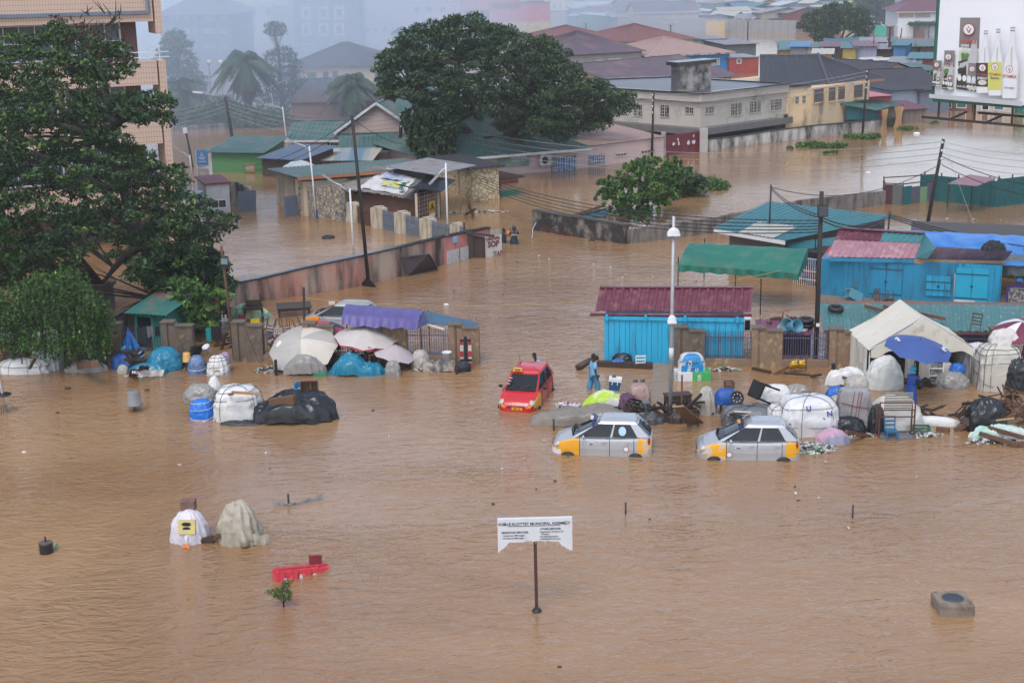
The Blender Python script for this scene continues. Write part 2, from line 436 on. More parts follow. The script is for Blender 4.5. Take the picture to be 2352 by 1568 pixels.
def txt(body,size,name,m,parent,origin,xdir,ydir,ext=.004,align='CENTER',bold=0.0,sx=1,world=True):
 cu=bpy.data.curves.new('t','FONT');cu.body=body;cu.size=size;cu.align_x=align;cu.extrude=ext;cu.offset=bold*size;cu.resolution_u=2
 cu.space_character=1.0
 o=bpy.data.objects.new('t',cu);COL.objects.link(o);bpy.context.view_layer.update()
 me=bpy.data.meshes.new_from_object(o.evaluated_get(bpy.context.evaluated_depsgraph_get()))
 bpy.data.objects.remove(o);bpy.data.curves.remove(cu)
 xd=V(xdir).normalized();yd=V(ydir).normalized();zd=xd.cross(yd)
 M=Matrix(((xd.x*sx,yd.x,zd.x,0),(xd.y*sx,yd.y,zd.y,0),(xd.z*sx,yd.z,zd.z,0),(0,0,0,1)))
 off=V(origin)-(wloc(parent)if world else V((0,0,0)))
 me.transform(Matrix.Translation(off)@M);me.materials.clear();me.materials.append(m);me.name=name
 ob=bpy.data.objects.new(name,me);COL.objects.link(ob);ob.parent=parent
 return ob
# ------------------------------------------------------------------ left: tiled office block
tile_p=mat('pinkish cream tile',(0.58,0.43,0.34),0.35,(0.5,0.36,0.28),.6,tile=(.22,.3,(0.27,0.18,0.14),.012))
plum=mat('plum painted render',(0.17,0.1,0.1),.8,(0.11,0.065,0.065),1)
bluegrey=mat('blue grey pipe',(0.17,0.21,0.27),.5,(0.1,0.13,0.18),2)
def office():
 B=P(411,552);z=0
 A=B+V((-46,-20,0)).normalized()*42
 t=(B-A).normalized();n=out(A,B);Z=V((0,0,1))
 th=T('office_block','tall pinkish cream tiled office block with deep balconies behind the big left tree','building',B)
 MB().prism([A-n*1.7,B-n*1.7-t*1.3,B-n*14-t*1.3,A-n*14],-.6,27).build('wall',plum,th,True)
 def zr(y):return PL(A,B,392,y).z
 bands=[(zr(0)+3.5,zr(48)),(zr(138),zr(193)),(zr(280),zr(328)),(zr(420),zr(470))]
 bands[0]=(zr(48),zr(48)+3.0)
 for i,(a,b)in enumerate(bands):
  lo,hi=min(a,b),max(a,b)
  mb=MB();c=(A+B)/2-n*.9-t*.25;ang=math.atan2(t.y,t.x)
  mb.box(c+Z*((lo+hi)/2),((B-A).length-.5,1.8,hi-lo),ang)
  mb.build('balcony_front',tile_p,th,True)
  if i==0:
   p_=MB();p_.beam(A+Z*(lo+.55)+n*.1,B-t*.75+Z*(lo+.55)+n*.1,.16,.2);p_.beam(B-t*.8+Z*(lo+.5)+n*.1,B-t*.8+Z*(hi+6)+n*.1,.16,.2);p_.build('pipe',bluegrey,th,True)
 mb=MB();ang=math.atan2(t.y,t.x)
 c=B-t*.2-n*1.2
 mb.box(c+Z*(zr(138)/2-.3),(.42,2.6,zr(138)+.6),ang);z1=zr(77);mb.box(c+Z*(z1+6),(.42,2.6,12),ang)
 mb.build('corner_pier',tile_p,th,True)
 MB().box(B-t*16-n*.9+Z*24,(33,1.9,6),ang).build('balcony_front',tile_p,th,True)
 wf=white_pt;A2,B2=A-n*1.7,B-n*1.7-t*1.3
 for zlo,zhi in ((zr(138)+.05,zr(48)-.1),(zr(280)+.1,zr(193)-.1),(zr(420)+.1,zr(328)-.1)):
  for k in range(9):
   p=B2-t*(1.0+4.1*k+3.6);q=B2-t*(1.0+4.1*k)
   window3(th,A2,B2,p,q,zlo+.1,zhi,wf,glass_b,4,2,None,.1)
 rl=MB()
 for zz in (zr(118),zr(130)):rl.beam(B-t*6+Z*zz,B+t*.3+Z*zz,.05)
 for u in (0.3,2,4):rl.beam(B-t*u+Z*zr(139),B-t*u+Z*zr(108 if u<1 else 116),.05)
 rl.build('railing',white_pt,th,True)
office()
# ------------------------------------------------------------------ roofs and walls used in town
r_green=mat('green sheet roof',(0.055,0.145,0.125),.5,(0.035,0.09,0.082),.9,streak=((0.15,0.13,0.115),.42,.8,.8))
r_teal=mat('teal corrugated roof',(0.015,0.15,0.17),.42,(0.01,0.1,0.115),1,streak=((0.03,0.05,0.055),.3,2,2))
r_dark=mat('dark grey roof',(0.045,0.042,0.05),.6,(0.03,0.028,0.032),.6)
r_plum=mat('plum grey sheet roof',(0.11,0.075,0.095),.55,(0.07,0.05,0.065),.6,streak=((0.16,0.1,0.09),.3,.3,.3))
r_maroon=mat('maroon sheet roof',(0.13,0.028,0.045),.4,(0.09,0.02,0.032),1.5,streak=((0.2,0.08,0.09),.3,3,3))
r_red=mat('red tiled roof',(0.19,0.075,0.07),.7,(0.13,0.055,0.05),1)
r_brown=mat('dusty brown roof',(0.33,0.22,0.19),.7,(0.25,0.17,0.15),.8)
r_pale=mat('pale weathered sheet',(0.45,0.44,0.38),.5,(0.3,0.29,0.25),2)
r_blue=mat('faded blue roof',(0.08,0.2,0.4),.5,(0.05,0.12,0.22),1)
r_grey=mat('weathered zinc roof',(0.26,0.28,0.3),.5,(0.14,0.15,0.16),1.5,streak=((0.14,0.07,0.05),.35,1.5,1.5))
w_pink=mat('pale pink render',(0.55,0.42,0.39),.85,(0.45,0.33,0.31),.6)
w_cream=mat('cream render stained',(0.56,0.47,0.35),.9,(0.42,0.34,0.25),.5,streak=((0.14,0.12,0.1),.28,1.3,.25))
w_yellow=mat('yellow ochre render stained',(0.62,0.45,0.25),.9,(0.5,0.4,0.28),.4,streak=((0.13,0.11,0.09),.3,.9,.4))
w_grey=mat('grey pebbledash render',(0.52,0.47,0.41),.95,(0.4,0.36,0.31),.7,streak=((0.17,0.16,0.15),.25,.7,.4),bump=.01,bs=20)
w_white=mat('grimy whitewash',(0.6,0.57,0.52),.9,(0.42,0.39,0.35),.8,streak=((0.06,0.055,0.05),.62,.9,.35))
w_block=mat('grey sandcrete blocks',(0.34,0.33,0.32),.95,(0.24,0.23,0.22),1,tile=(.5,.25,(0.16,0.15,0.14),.02,.5))
w_brick=mat('red brown blockwork',(0.2,0.11,0.085),.95,(0.13,0.075,0.06),1)
w_mint=mat('mint green render',(0.5,0.62,0.5),.85,(0.4,0.5,0.42),.6)
w_blue=mat('bright blue render',(0.05,0.22,0.5),.8,(0.04,0.15,0.35),.6)
w_redp=mat('red painted boards',(0.35,0.05,0.04),.7,(0.2,0.04,0.03),1)
tar=mat('wet black roof felt',(0.03,0.03,0.035),.2,(0.015,0.015,0.018),.8)
fm_w=white_pt;fm_br=mat('brown window frame',(0.22,0.1,0.06),.6)
W2=lambda r,nx=2,nz=1,g=None,s=None,f=fm_w,p=glass_d:(r,f,p,nx,nz,g,.09,s)
# ------------------------------------------------------------------ right complex: flat roofed block + yellow block
def complex_():
 zf=4.1
 C0=P(1608,234,zf);L0=P(1437,223,zf);R0=P(1806,211,zf)
 for q in (C0,L0,R0):q.z=0
 bk=(L0-C0).normalized()*0+V((-(R0-C0).normalized().y,(R0-C0).normalized().x,0))*15
 Lb,Rb=L0+bk*.9,R0+bk
 th=T('flat_roofed_block','grey two storey flat roofed block with barred windows and rooftop tank room','building',C0)
 MB().prism([L0,C0,R0,Rb,Lb],1.75,zf).build('upper_wall',w_grey,th,True)
 n1=out(L0,C0);n2=out(C0,R0)
 pts=[L0+n1*.35,C0+(n1+n2)*.35,R0+n2*.35,Rb,Lb]
 MB().prism(pts,zf+.002,zf+.72).build('parapet',w_grey,th,True)
 p2=MB();
 for i in range(5):
  a,b=pts[i],pts[(i+1)%5];p2.beam((a.x,a.y,zf+.79),(b.x,b.y,zf+.79),.45,.14)
 p2.build('parapet_edge',tar,th,True)
 MB().poly([(q.x,q.y,zf+.727)for q in pts]).build('roof_deck',mat('puddled roof deck',(0.11,0.105,0.105),.38,(0.05,0.048,0.05),.35),th,True)
 pts=[L0+n1*.9,C0+(n1+n2)*.9,R0+n2*.9,Rb,Lb]
 MB().prism(pts,1.15,1.74).build('ledge',mat('dark stained ledge',(0.17,0.16,0.155),.9,(0.1,0.095,0.09),1.5),th,True)
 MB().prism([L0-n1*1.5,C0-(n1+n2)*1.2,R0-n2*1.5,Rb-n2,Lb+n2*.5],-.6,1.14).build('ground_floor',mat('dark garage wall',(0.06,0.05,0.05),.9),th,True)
 gr=mat('cream window bars',(0.6,0.57,0.5),.6)
 for r in ((1455,240,1476,267),(1517,241,1538,269),(1574,246,1594,261)):window(th,L0,C0,r,gr,glass_d,2,1,gr,.08)
 for r in ((1620,245,1639,261),(1677,236,1703,266),(1721,231,1747,259),(1769,227,1795,254)):window(th,C0,R0,r,gr,glass_d,3,1,gr,.08)
 ac=PL(C0,R0,1790,267);a=MB();a.box(ac+n2*.35,(.9,.6,.6),math.atan2((R0-C0).y,(R0-C0).x));ac_=a.build('air_conditioner',mat('old cream plastic',(0.45,0.42,0.35),.6),th,True)
 g_=MB();g_.box(ac+n2*.67+V((.1,0,0)),(.55,.04,.4),math.atan2((R0-C0).y,(R0-C0).x));g_.build('vent',glass_d,ac_,True)
 zz=4.85
 a=P(1541,208,zz);b=P(1561,211,zz);c=P(1633,203,zz)
 d=c+(a-b)*1;k=PL(b,c,1561,152).z
 pr=MB().prism([(q.x,q.y)for q in (a,b,c,c+(a-b))],zz-.1,k).build('tank_room',mat('mouldy pale render',(0.46,0.43,0.38),.9,(0.32,0.29,0.26),.8,streak=((0.05,0.048,0.05),.62,.8,.8)),th,True)
 e=V((.5,.5,0));cc=(a+c)/2
 sl=[q+(V((q.x-cc.x,q.y-cc.y,0)).normalized()*.55)for q in (a,b,c,c+(a-b))]
 MB().prism([(q.x,q.y)for q in sl],k+.003,k+.35).build('slab',tar,pr,True)
 window(pr,a,b,(1543,161,1557,206),mat('grey door paint',(0.16,0.16,0.18),.7),mat('dark plank door',(0.1,0.1,0.12),.8),4,1,None,.05,None,'door')
 ze=4.5
 y0=R0.copy();y1=P(1862,205,4.3);y1.z=0
 fd=(y1-y0);nn=out(y0,y1)
 y0b=y0-nn*12;y1b=y1-nn*12
 th=T('yellow_block','stained yellow two storey house with wide dark hipped roof and brown shuttered windows','building',y0)
 MB().prism([y0+nn*.02+fd*.002,y1,y1b,y0b],-.6,4.55).build('low_wing',w_yellow,th,True)
 MB().prism([y0+nn*.25,y1+nn*.25,y1b,y0b],4.553,4.8).build('wing_roof',tar,th,True)
 for r in ((1807,224,1814,241),(1826,222,1835,239),(1842,220,1851,237)):window(th,y0,y1,r,w_yellow,glass_b,1,2,None,.05)
 Ec=P(1903,193,ze);Er=P(2031,180,ze);Ap=P(1879,126,6.9);Rl=P(1745,128,6.9);El=P(1745,199,ze)
 w1=V((y1.x,y1.y,0))+nn*.5;w2=P(1998,184,ze);w2.z=0
 t12=(w2-w1).normalized();nb=-out(w1,w2)
 MB().prism([w1,w2,w2+nb*13,w1+nb*13],-.6,ze-.05).build('wall',w_yellow,th,True)
 for r in ((1870,205,1890,234),(1904,202,1917,231),(1926,200,1939,228),(1962,196,1980,224)):
  window(th,w1,w2,r,fm_br,glass_b,3 if r[2]-r[0]>15 else 2,3,None,.09,w_yellow)
 Bk=Er+nb*16;Bk.z=ze;Rr2=V((Rl.x,Rl.y,6.9));
 rm=mat('charcoal hip roof',(0.035,0.033,0.04),.55,(0.022,0.021,0.026),.5)
 rb=MB()
 rb.corrug(El,Ec,Ap,Rl,pitch=1.05,amp=.05,t=.05);rb.corrug(Ec,Er,Ap,Ap,pitch=1.05,amp=.04,t=.05)
 Eb=Er+(El-Ec)*1.0+V((0,2,0));Er2=Er
 rb.corrug(Er,Eb,Rl,Ap,pitch=1.05,amp=.04,t=.05)
 rf=rb.build('roof',rm,th,True)
 MB().tube([Ec+V((0,0,.05)),Ap+V((0,0,.08))],.18,5).tube([Rl,Ap],.15,5).tube([Er,Ap],.12,5).build('ridge_cap',mat('ridge cap',(0.07,0.068,0.075),.6),rf,True)
 MB().beam(Ec-V((0,0,.12)),Er-V((0,0,.12)),.08,.26).build('fascia',mat('orange brown fascia',(0.38,0.17,0.1),.7),th,True)
 g0,g1=P(1527,357),P(1606,349)
 zt=PL(g0,g1,1527,312).z
 th=T('sheet_metal_gate','wide maroon sheet metal gate with torn white posters','gate',g0)
 t=(g1-g0);n=out(g0,g1)
 for i in range(4):
  a,b=g0+t*(i/4+.004),g0+t*((i+1)/4-.004)
  mb=MB();mb.prism([a,b,b-n*.06,a-n*.06],-.4,zt+.04*i)
  for q in (a,b):mb.beam(q+n*.03+V((0,0,-.3)),q+n*.03+V((0,0,zt+.04*i)),.07)
  for z_ in (.75,zt-.1):mb.beam(a+n*.03+V((0,0,z_)),b+n*.03+V((0,0,z_)),.05,.07)
  mb.build('gate_leaf',mat('maroon gate paint',(0.17,0.022,0.035),.5,(0.11,0.018,0.028),1.2),th,True)
 pm=mat('torn poster',(0.6,0.6,0.6),.8,(0.45,0.45,0.47),6)
 for(x,y,w_,h_)in ((1546,331,7,8),(1558,329,4,12),(1580,328,7,12),(1592,326,10,12),(1592,312,4,8),(1556,320,4,8)):
  a,b=PL(g0,g1,x-w_/2,y+h_/2),PL(g0,g1,x+w_/2,y-h_/2);rn=random.Random(x)
  k=8;c_=(a+b)/2
  MB().plate([c_+n*.075+V((a.x-b.x,a.y-b.y,0))/2*math.cos(2*PI*i/k)*(.7+.5*rn.random())+V((0,0,(a.z-b.z)/2*math.sin(2*PI*i/k)*(.7+.5*rn.random())))for i in range(k)][::-1],.01).build('poster',pm,th,True)
 pz=PL(g0,g1,1616,294).z;q=P(1616,350)
 mb=MB();mb.box(q+V((0,.3,pz/2-.3)),(.7,.7,pz+.6));solo(mb,'gate_pillar',mat('grey plaster pillar',(0.45,0.43,0.4),.9,(0.3,0.28,0.26),1),'thick grey pillar between the maroon gate and the stained boundary wall','pillar',q,world=True)
 mb=MB();q=P(1524,359);mb.box(q+V((0,.2,.8)),(.42,.4,2.6));solo(mb,'gate_pillar',w_white,'slim white gate post left of the maroon gate','pillar',q,world=True)
 wpts=[P(1626,346),P(1700,336),P(1764,329),P(1860,317),P(1960,304),P(2024,296)]
 hs_=[ZH(p,y)for p,y in zip(wpts,(321,313,302,290,281,275))]
 wall('boundary_wall','long black stained white boundary wall along the flooded street',wpts,hs_,.25,w_white,mat('sooty coping',(0.05,0.047,0.045),.9))
complex_()
# green roofed stall at the street corner with brown cloths
def corner_stall():
 z=2.55
 a=P(1918,238,z);b=P(2014,254,1.9);c=P(2075,236,2.2);d=P(2000,228,2.9)
 A,B,C_,D_=[V((q.x,q.y,0))for q in (P(1940,297),P(2020,296),P(2072,288),P(1990,285))]
 th=T('corner_stall','green roofed street stall with brown curtains at its open corner','stall',B)
 mb=MB();mb.corrug(a,b,c,d,pitch=.25,amp=.03,t=.03);mb.build('roof',r_green,th,True)
 mb=MB()
 for q,z_ in ((A,2.4),(B,1.85),(C_,2.1),(D_,2.7)):mb.beam(q+V((0,0,-.5)),q+V((0,0,z_)),.1)
 mb.build('post',wood_dk,th,True)
 n=out(A,B);mb=MB();mb.corrug(A-n*.4+V((0,0,.9)),B-n*.4+V((0,0,.9)),B-n*.4+V((0,0,1.9)),A-n*.4+V((0,0,2.3)),pitch=.3,amp=.03,t=.01);mb.build('side_panel',r_teal,th,True)
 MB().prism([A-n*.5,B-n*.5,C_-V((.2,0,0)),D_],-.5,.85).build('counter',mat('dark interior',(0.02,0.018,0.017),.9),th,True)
 br=mat('brown stained curtain',(0.5,0.33,0.18),.8,(0.3,0.17,0.08),1.5)
 for(x0,x1,yb,ph)in ((2022,2038,297,0),(2052,2074,291,1)):
  p,q=P(x0,yb),P(x1,yb-3)
  def fn(u,v,p=p,q=q):
   s=p.lerp(q,u);w_=1-.35*math.sin(v*PI)*(1 if ph else 1)
   m_=(p+q)/2;s=m_+(s-m_)*w_+V((0,-.12*math.sin(u*19+v*2),-.1+v*2.0));return s
  mb=MB();mb.grid(fn,24,8);mb.build('curtain',br,th,True)
 mb=MB();p=P(2045,294)
 for i in range(5):mb.beam(p+V((-.35+i*.17,0,-.2)),p+V((-.35+i*.17,0,1.3)),.025)
 mb.build('door_grille',mat('green iron',(0.03,0.12,0.08),.6),th,True)
corner_stall()
house('plank_shack','low shack of mismatched planks under a maroon sheet roof',P(2075,283),P(2126,280),4,1.35,'shed',.5,.25,mat('patchy planks',(0.25,0.2,0.16),.9,(0.06,0.05,0.045),1.2,stretch=(3,3,.2)),r_maroon,cat='shack')
house('grey_container_shop','pale blue grey container shop behind the plank shack',P(2048,262),P(2110,258),7,2.5,'shed',.3,.3,mat('pale blue grey steel',(0.24,0.29,0.36),.6,(0.17,0.2,0.26),1,stretch=(6,6,.1)),r_dark,cat='shop')
house('grey_container_shop','blue grey shop with dark awning next to the billboard edge',P(2111,259),P(2180,255),8,2.4,'shed',.4,.5,mat('slate blue steel',(0.16,0.19,0.24),.6,(0.11,0.13,0.17),1,stretch=(6,6,.1)),r_dark,cat='shop')
house('dark_roofed_store','long dark roofed store with pale gable behind the yellow house',P(2000,236),P(2110,228),11,3.1,'gy',1.3,.5,w_cream,r_dark,cat='house')
house('dark_roofed_store','low store under a big dark tiled roof beside the yellow house',P(2002,250),P(2150,244),9,2.6,'gx',1.4,.3,mat('brown stained parapet',(0.17,0.13,0.09),.9,(0.1,0.08,0.06),1),r_dark,cat='house')
house('green_shed','bright green steel shed with dark doorway beside the billboard',P(2096,218),P(2175,214),8,2.9,'shed',.3,.4,mat('green steel sheets',(0.01,0.2,0.13),.6,(0.01,0.12,0.08),1,stretch=(5,5,.1)),r_green,(W2((2135,163,2146,182),1,1,p=black_m),),cat='shed')
house('dark_shed','small dark kiosk with pink roof left of the grey container shop',P(2000,268),P(2044,265),5,2.1,'shed',.2,.2,w_redp,mat('faded pink roof',(0.5,0.2,0.22),.6),cat='kiosk')
# ------------------------------------------------------------------ roofs behind the big tree
house('block_house','unfinished grey blockwork house under a plum hipped roof',P(1322,190),P(1474,180),17,3.9,'hip',3.0,.5,w_block,r_plum,(W2((1371,139,1384,146)),W2((1400,136,1425,140),1,1)),pitch=.5)
house('mint_house','mint green bungalow with red hipped roof in the haze',P(1440,143),P(1592,136),20,3.4,'hip',2.6,.8,w_mint,r_red,(W2((1451,102,1475,108)),W2((1496,101,1518,107)),W2((1535,100,1559,107),4,2,fm_w),W2((1565,97,1573,105))),pitch=.9)
house('mint_house','smaller red roofed annex left of the mint green bungalow',P(1375,140),P(1440,134),22,3.2,'hip',2.6,.6,w_mint,r_red,pitch=.9)
house('blue_house','bright blue walled bungalow with dusty brown roof',P(1484,180),P(1675,170),15,3.2,'hip',2.3,.6,w_blue,r_brown,(W2((1631,135,1652,150),5,4,fm_w),W2((1608,137,1616,142),1)),pitch=1.2,trim=w_white)
house('plum_roofed_hall','long low hall under a ribbed plum roof behind the tank room',P(1440,255),P(1680,225),18,2.7,'gx',2.2,.8,w_cream,r_plum,pitch=.42)
house('red_block','low red walled building beside the blue bungalow',P(1674,171),P(1742,169),8,2.4,'flat',.1,.2,w_redp,r_grey,(W2((1693,136,1702,146),1,1,None,None,fm_w,glass_b),),cat='building')
house('teal_kiosk_row','streaky teal kiosk beside the far water',P(1601,129),P(1667,127),8,2.9,'shed',.2,.4,mat('streaky teal boards',(0.15,0.3,0.3),.8,(0.3,0.35,0.33),1,stretch=(1.2,1.2,.1)),r_grey,cat='kiosk')
house('grey_kiosk','grey shack with rusty roof and blue tarp by the far water',P(1668,134),P(1736,131),9,2.3,'shed',.6,.5,mat('grey boards',(0.16,0.17,0.18),.9,(0.08,0.085,0.09),1),r_grey,cat='shack')
# orange / tan slab roof sheds between tree and gate
house('tan_roofed_shed','long pale pink wing with tan sheet roof left of the maroon gate',P(1326,388),P(1524,361),9,1.75,'shed',.9,.15,w_pink,r_brown,(W2((1353,356,1388,377),4,2,fm_w,None,fm_br,mat('blue window blind',(0.08,0.25,0.5),.6)),W2((1413,352,1438,359),4,1,None,None,w_cream),W2((1472,344,1502,352),4,1,None,None,w_cream)),cat='building',pitch=.9)
def church():
 A,B=P(1004,416),P(1326,388)
 blind=MATS['blue window blind']
 th,A,B,C_,D_=house('church_hall','pale pink church hall with green ribbed roofs under the spreading tree',A,B,11,1.75,'hip',2.9,.9,w_pink,r_green,(((1268,361,1321,398),fm_br,blind,4,1,white_pt,.12,None),),cat='building',pitch=.55,trim=white_pt,amp=.06)
 n=out(A,B)
 def board(r,m,name):
  a,b=PL(A,B,r[0],r[3]),PL(A,B,r[2],r[1]);z0,z1=a.z,b.z
  mb=MB();p=V((a.x,a.y,0))+n*.03;q=V((b.x,b.y,0))+n*.03
  mb.prism([p,q,q+n*.05,p+n*.05],z0,z1);return mb.build(name,m,th,True),q-p,p+n*.05,z0,z1
 b_,d,p,z0,z1=board((1143,351,1214,386),mat('teal church banner',(0.03,0.1,0.11),.6,(0.3,0.4,0.3),.9),'banner')
 wt=mat('banner lettering',(0.75,0.78,0.78),.7)
 t=d.normalized();o=p+t*d.length*.68+n*.02
 txt('NEW LIFE',.33,'lettering',wt,b_,o+V((0,0,z0+.62)),t,(0,0,1),bold=.03)
 txt('CHURCH CIRCLE',.17,'lettering',wt,b_,o+V((0,0,z0+.42)),t,(0,0,1),bold=.02)
 txt('Welcome',.34,'lettering',wt,b_,o+V((0,0,z0+1.0)),t,(0,0,1))
 board((1217,356,1240,383),mat('pink church poster',(0.55,0.25,0.32),.7,(0.6,0.55,0.55),1.5),'poster')
 c=PL(A,B,1246,366)+n*.45;ac=MB();ac.box(c,(1.0,.4,.85),math.atan2(t.y,t.x));a_=ac.build('air_conditioner',white_pt,th,True)
 f_=MB();k=12;c2=c+n*.22-t*.1
 f_.poly([c2+t*.3*math.cos(2*PI*i/k)+V((0,0,.3*math.sin(2*PI*i/k)))for i in range(k)]);f_.build('fan',black_m,a_,True)
 g=MB()
 for i in range(9):g.beam(c+n*.45+t*(-.2+i*.12)+V((0,0,-.6)),c+n*.45+t*(-.2+i*.12)+V((0,0,.6)),.02)
 for z_ in (-.6,0,.6):g.beam(c+n*.45-t*.2+V((0,0,z_)),c+n*.45+t*.8+V((0,0,z_)),.025)
 g.build('cage',rust,a_,True)
church()
# wing left of tree
def gable_house():
 A,B=P(776,372),P(990,380)
 A,B=P(786,366),P(958,366)
 th,A,B,C_,D_=house('gabled_hall','pale pink hall with tall white edged gable and green roof',A,B,22,2.3,'gy',2.6,.5,w_pink,r_green,trim=white_pt,pitch=.5,amp=.06)
 th,A,B,C_,D_=house('green_roofed_wing','low pink wing with green ribbed roof and latticed window',P(672,366),P(784,366),6,1.75,'gx',1.3,.5,w_pink,r_green,(W2((751,322,784,350),4,1,white_pt),),pitch=.42,trim=white_pt,amp=.05)
 th,A,B,C_,D_=house('porch_house','small porch with green gable roof in front of the gabled hall',P(790,383),P(905,380),5,1.35,'gx',1.1,.4,w_pink,r_green,pitch=.35,trim=white_pt,amp=.03)
 th,A,B,C_,D_=house('striped_shed','low shed with blue and cream striped sheet roof',P(733,398),P(850,398),3.4,1.05,'shed',.55,.35,mat('rusty shed boards',(0.3,0.22,0.17),.9,(0.12,0.08,0.06),2,stretch=(3,3,.2)),mat('blue sheet',(0.12,0.22,0.3),.5,(0.42,0.4,0.33),.35,con=.05,stretch=(1.5,.05,.05)),cat='shed',pitch=.22)
gable_house()
MATS['stone']=None;del MATS['stone']
def stone_mat(name,c,c2,mortar,sc_=3.2):
 m=bpy.data.materials.new(name);m.use_nodes=True;nt=m.node_tree;N=nt.nodes;L=nt.links
 tc=N.new('ShaderNodeTexCoord');v=N.new('ShaderNodeTexVoronoi');v.feature='DISTANCE_TO_EDGE';v.inputs['Scale'].default_value=sc_
 v2=N.new('ShaderNodeTexVoronoi');v2.inputs['Scale'].default_value=sc_
 L.new(tc.outputs['Object'],v.inputs['Vector']);L.new(tc.outputs['Object'],v2.inputs['Vector'])
 sp=N.new('ShaderNodeSeparateColor');L.new(v2.outputs['Color'],sp.inputs[0])
 a=N.new('ShaderNodeMix');a.data_type='RGBA';L.new(sp.outputs[0],a.inputs[0]);a.inputs[6].default_value=(*c,1);a.inputs[7].default_value=(*c2,1)
 r=N.new('ShaderNodeMapRange');r.inputs[1].default_value=.02;r.inputs[2].default_value=.07;L.new(v.outputs['Distance'],r.inputs[0])
 b=N.new('ShaderNodeMix');b.data_type='RGBA';L.new(r.outputs[0],b.inputs[0]);b.inputs[6].default_value=(*mortar,1);L.new(a.outputs[2],b.inputs[7])
 L.new(b.outputs[2],N['Principled BSDF'].inputs['Base Color']);N['Principled BSDF'].inputs['Roughness'].default_value=.85
 bp=N.new('ShaderNodeBump');bp.inputs['Distance'].default_value=.04;L.new(r.outputs[0],bp.inputs['Height']);L.new(bp.outputs[0],N['Principled BSDF'].inputs['Normal'])
 MATS[name]=m;return m
stone_g=stone_mat('crazy stone cladding',(0.42,0.36,0.27),(0.22,0.21,0.2),(0.1,0.09,0.08))
stone_y=stone_mat('yellow stone pattern',(0.55,0.44,0.26),(0.5,0.42,0.28),(0.2,0.14,0.09),2.6)
# ------------------------------------------------------------------ cream hall, stone walls, sheds and gatehouse fence
def cream_hall():
 A,B=P(780,505),P(1000,462)
 A=P(700,500);B=P(1000,470)
 z=ZH(B,382)
 th,A,B,C_,D_=house('cream_hall','long cream hall with green sheet roof and small square vents',P(700,497),P(1000,470),7,z,'shed',-.35,.5,w_cream,r_green,(),pitch=.3,trim=mat('orange fascia',(0.4,0.16,0.08),.7),amp=.04)
 for r in ((924,430,932,439),(948,427,956,436),(972,424,980,432),(973,453,979,458)):window(th,A,B,r,w_cream,glass_d,1,1,None,.08)
 for r in ((799,404,821,409),(867,396,888,401)):window(th,A,B,r,wood_dk,glass_d,4,1,None,.06)
 a,b=P(692,492),P(790,508)
 zz=ZH(a,428)
 wall('stone_wall','tall wall of irregular beige stones standing in the water',[a,b],[zz,ZH(b,424)],.35,stone_g)
 q=[P(1085,462),P(1147,456)]
 th,A,B,C_,D_=house('stone_store','yellow store clad in crazy paving with flat dark roof',q[0],q[1],7,ZH(q[0],388),'flat',.15,.35,stone_y,r_dark)
 q=[P(1000,492),P(1084,470)];zt=ZH(q[0],398)
 th=T('open_shed','dark open fronted shed on thin posts beside the yellow stone store','shed',q[0])
 n=out(*q);t=(q[1]-q[0]).normalized();mb=MB()
 for u in (0,.33,.66,1):mb.beam(q[0].lerp(q[1],u)+V((0,0,-.5)),q[0].lerp(q[1],u)+V((0,0,zt)),.1)
 mb.build('post',mat('yellowish pipe',(0.3,0.24,0.1),.7),th,True)
 MB().prism([q[0]-n*.2,q[0]-n*3.5,q[1]-n*3.5,q[1]-n*3.4,q[0]-n*3.4+t*.1,q[0]-n*.2+t*.1],-.5,zt).build('back_wall',mat('dark tin wall',(0.05,0.052,0.06),.8,(0.02,0.02,0.022),1,stretch=(4,4,.2)),th,True)  # dark back wall, mottled darker in upright streaks
 sheet(th,'roof',(q[0]+n*.5-t*.6+V((0,0,zt)),q[1]+n*.5+V((0,0,zt)),q[1]-n*3.8+V((0,0,zt+.3)),q[0]-n*3.8-t*.6+V((0,0,zt+.3))),r_grey,.25)
 q=[P(1150,452),P(1191,447)]
 th,A,B,C_,D_=house('striped_kiosk','small kiosk painted red, tan and green with dark flat roof',q[0],q[1],3,ZH(q[0],412),'flat',.12,.35,mat('tan kiosk paint',(0.33,0.23,0.15),.8),wood_dk,cat='kiosk')
 for y0,y1,m_ in ((446,439,mat('kiosk green',(0.02,0.17,0.11),.7)),(424,418,mat('kiosk red',(0.3,0.03,0.04),.7))):
  k=out(A,B)*.012
  a,b=ZH(A,y0+6 if y0>440 else y0),ZH(A,y1);MB().prism([A+k*0,B+k*0,B+k,A+k],max(a,-.1),b).build('painted_band',m_,th,True)
cream_hall()
cream_p=mat('cream painted fence pillar',(0.55,0.49,0.38),.85,(0.4,0.34,0.26),.9,streak=((0.12,0.1,0.08),.3,2,.6))
steel_b=mat('blue grey fence steel',(0.13,0.16,0.2),.55,(0.08,0.1,0.13),2)
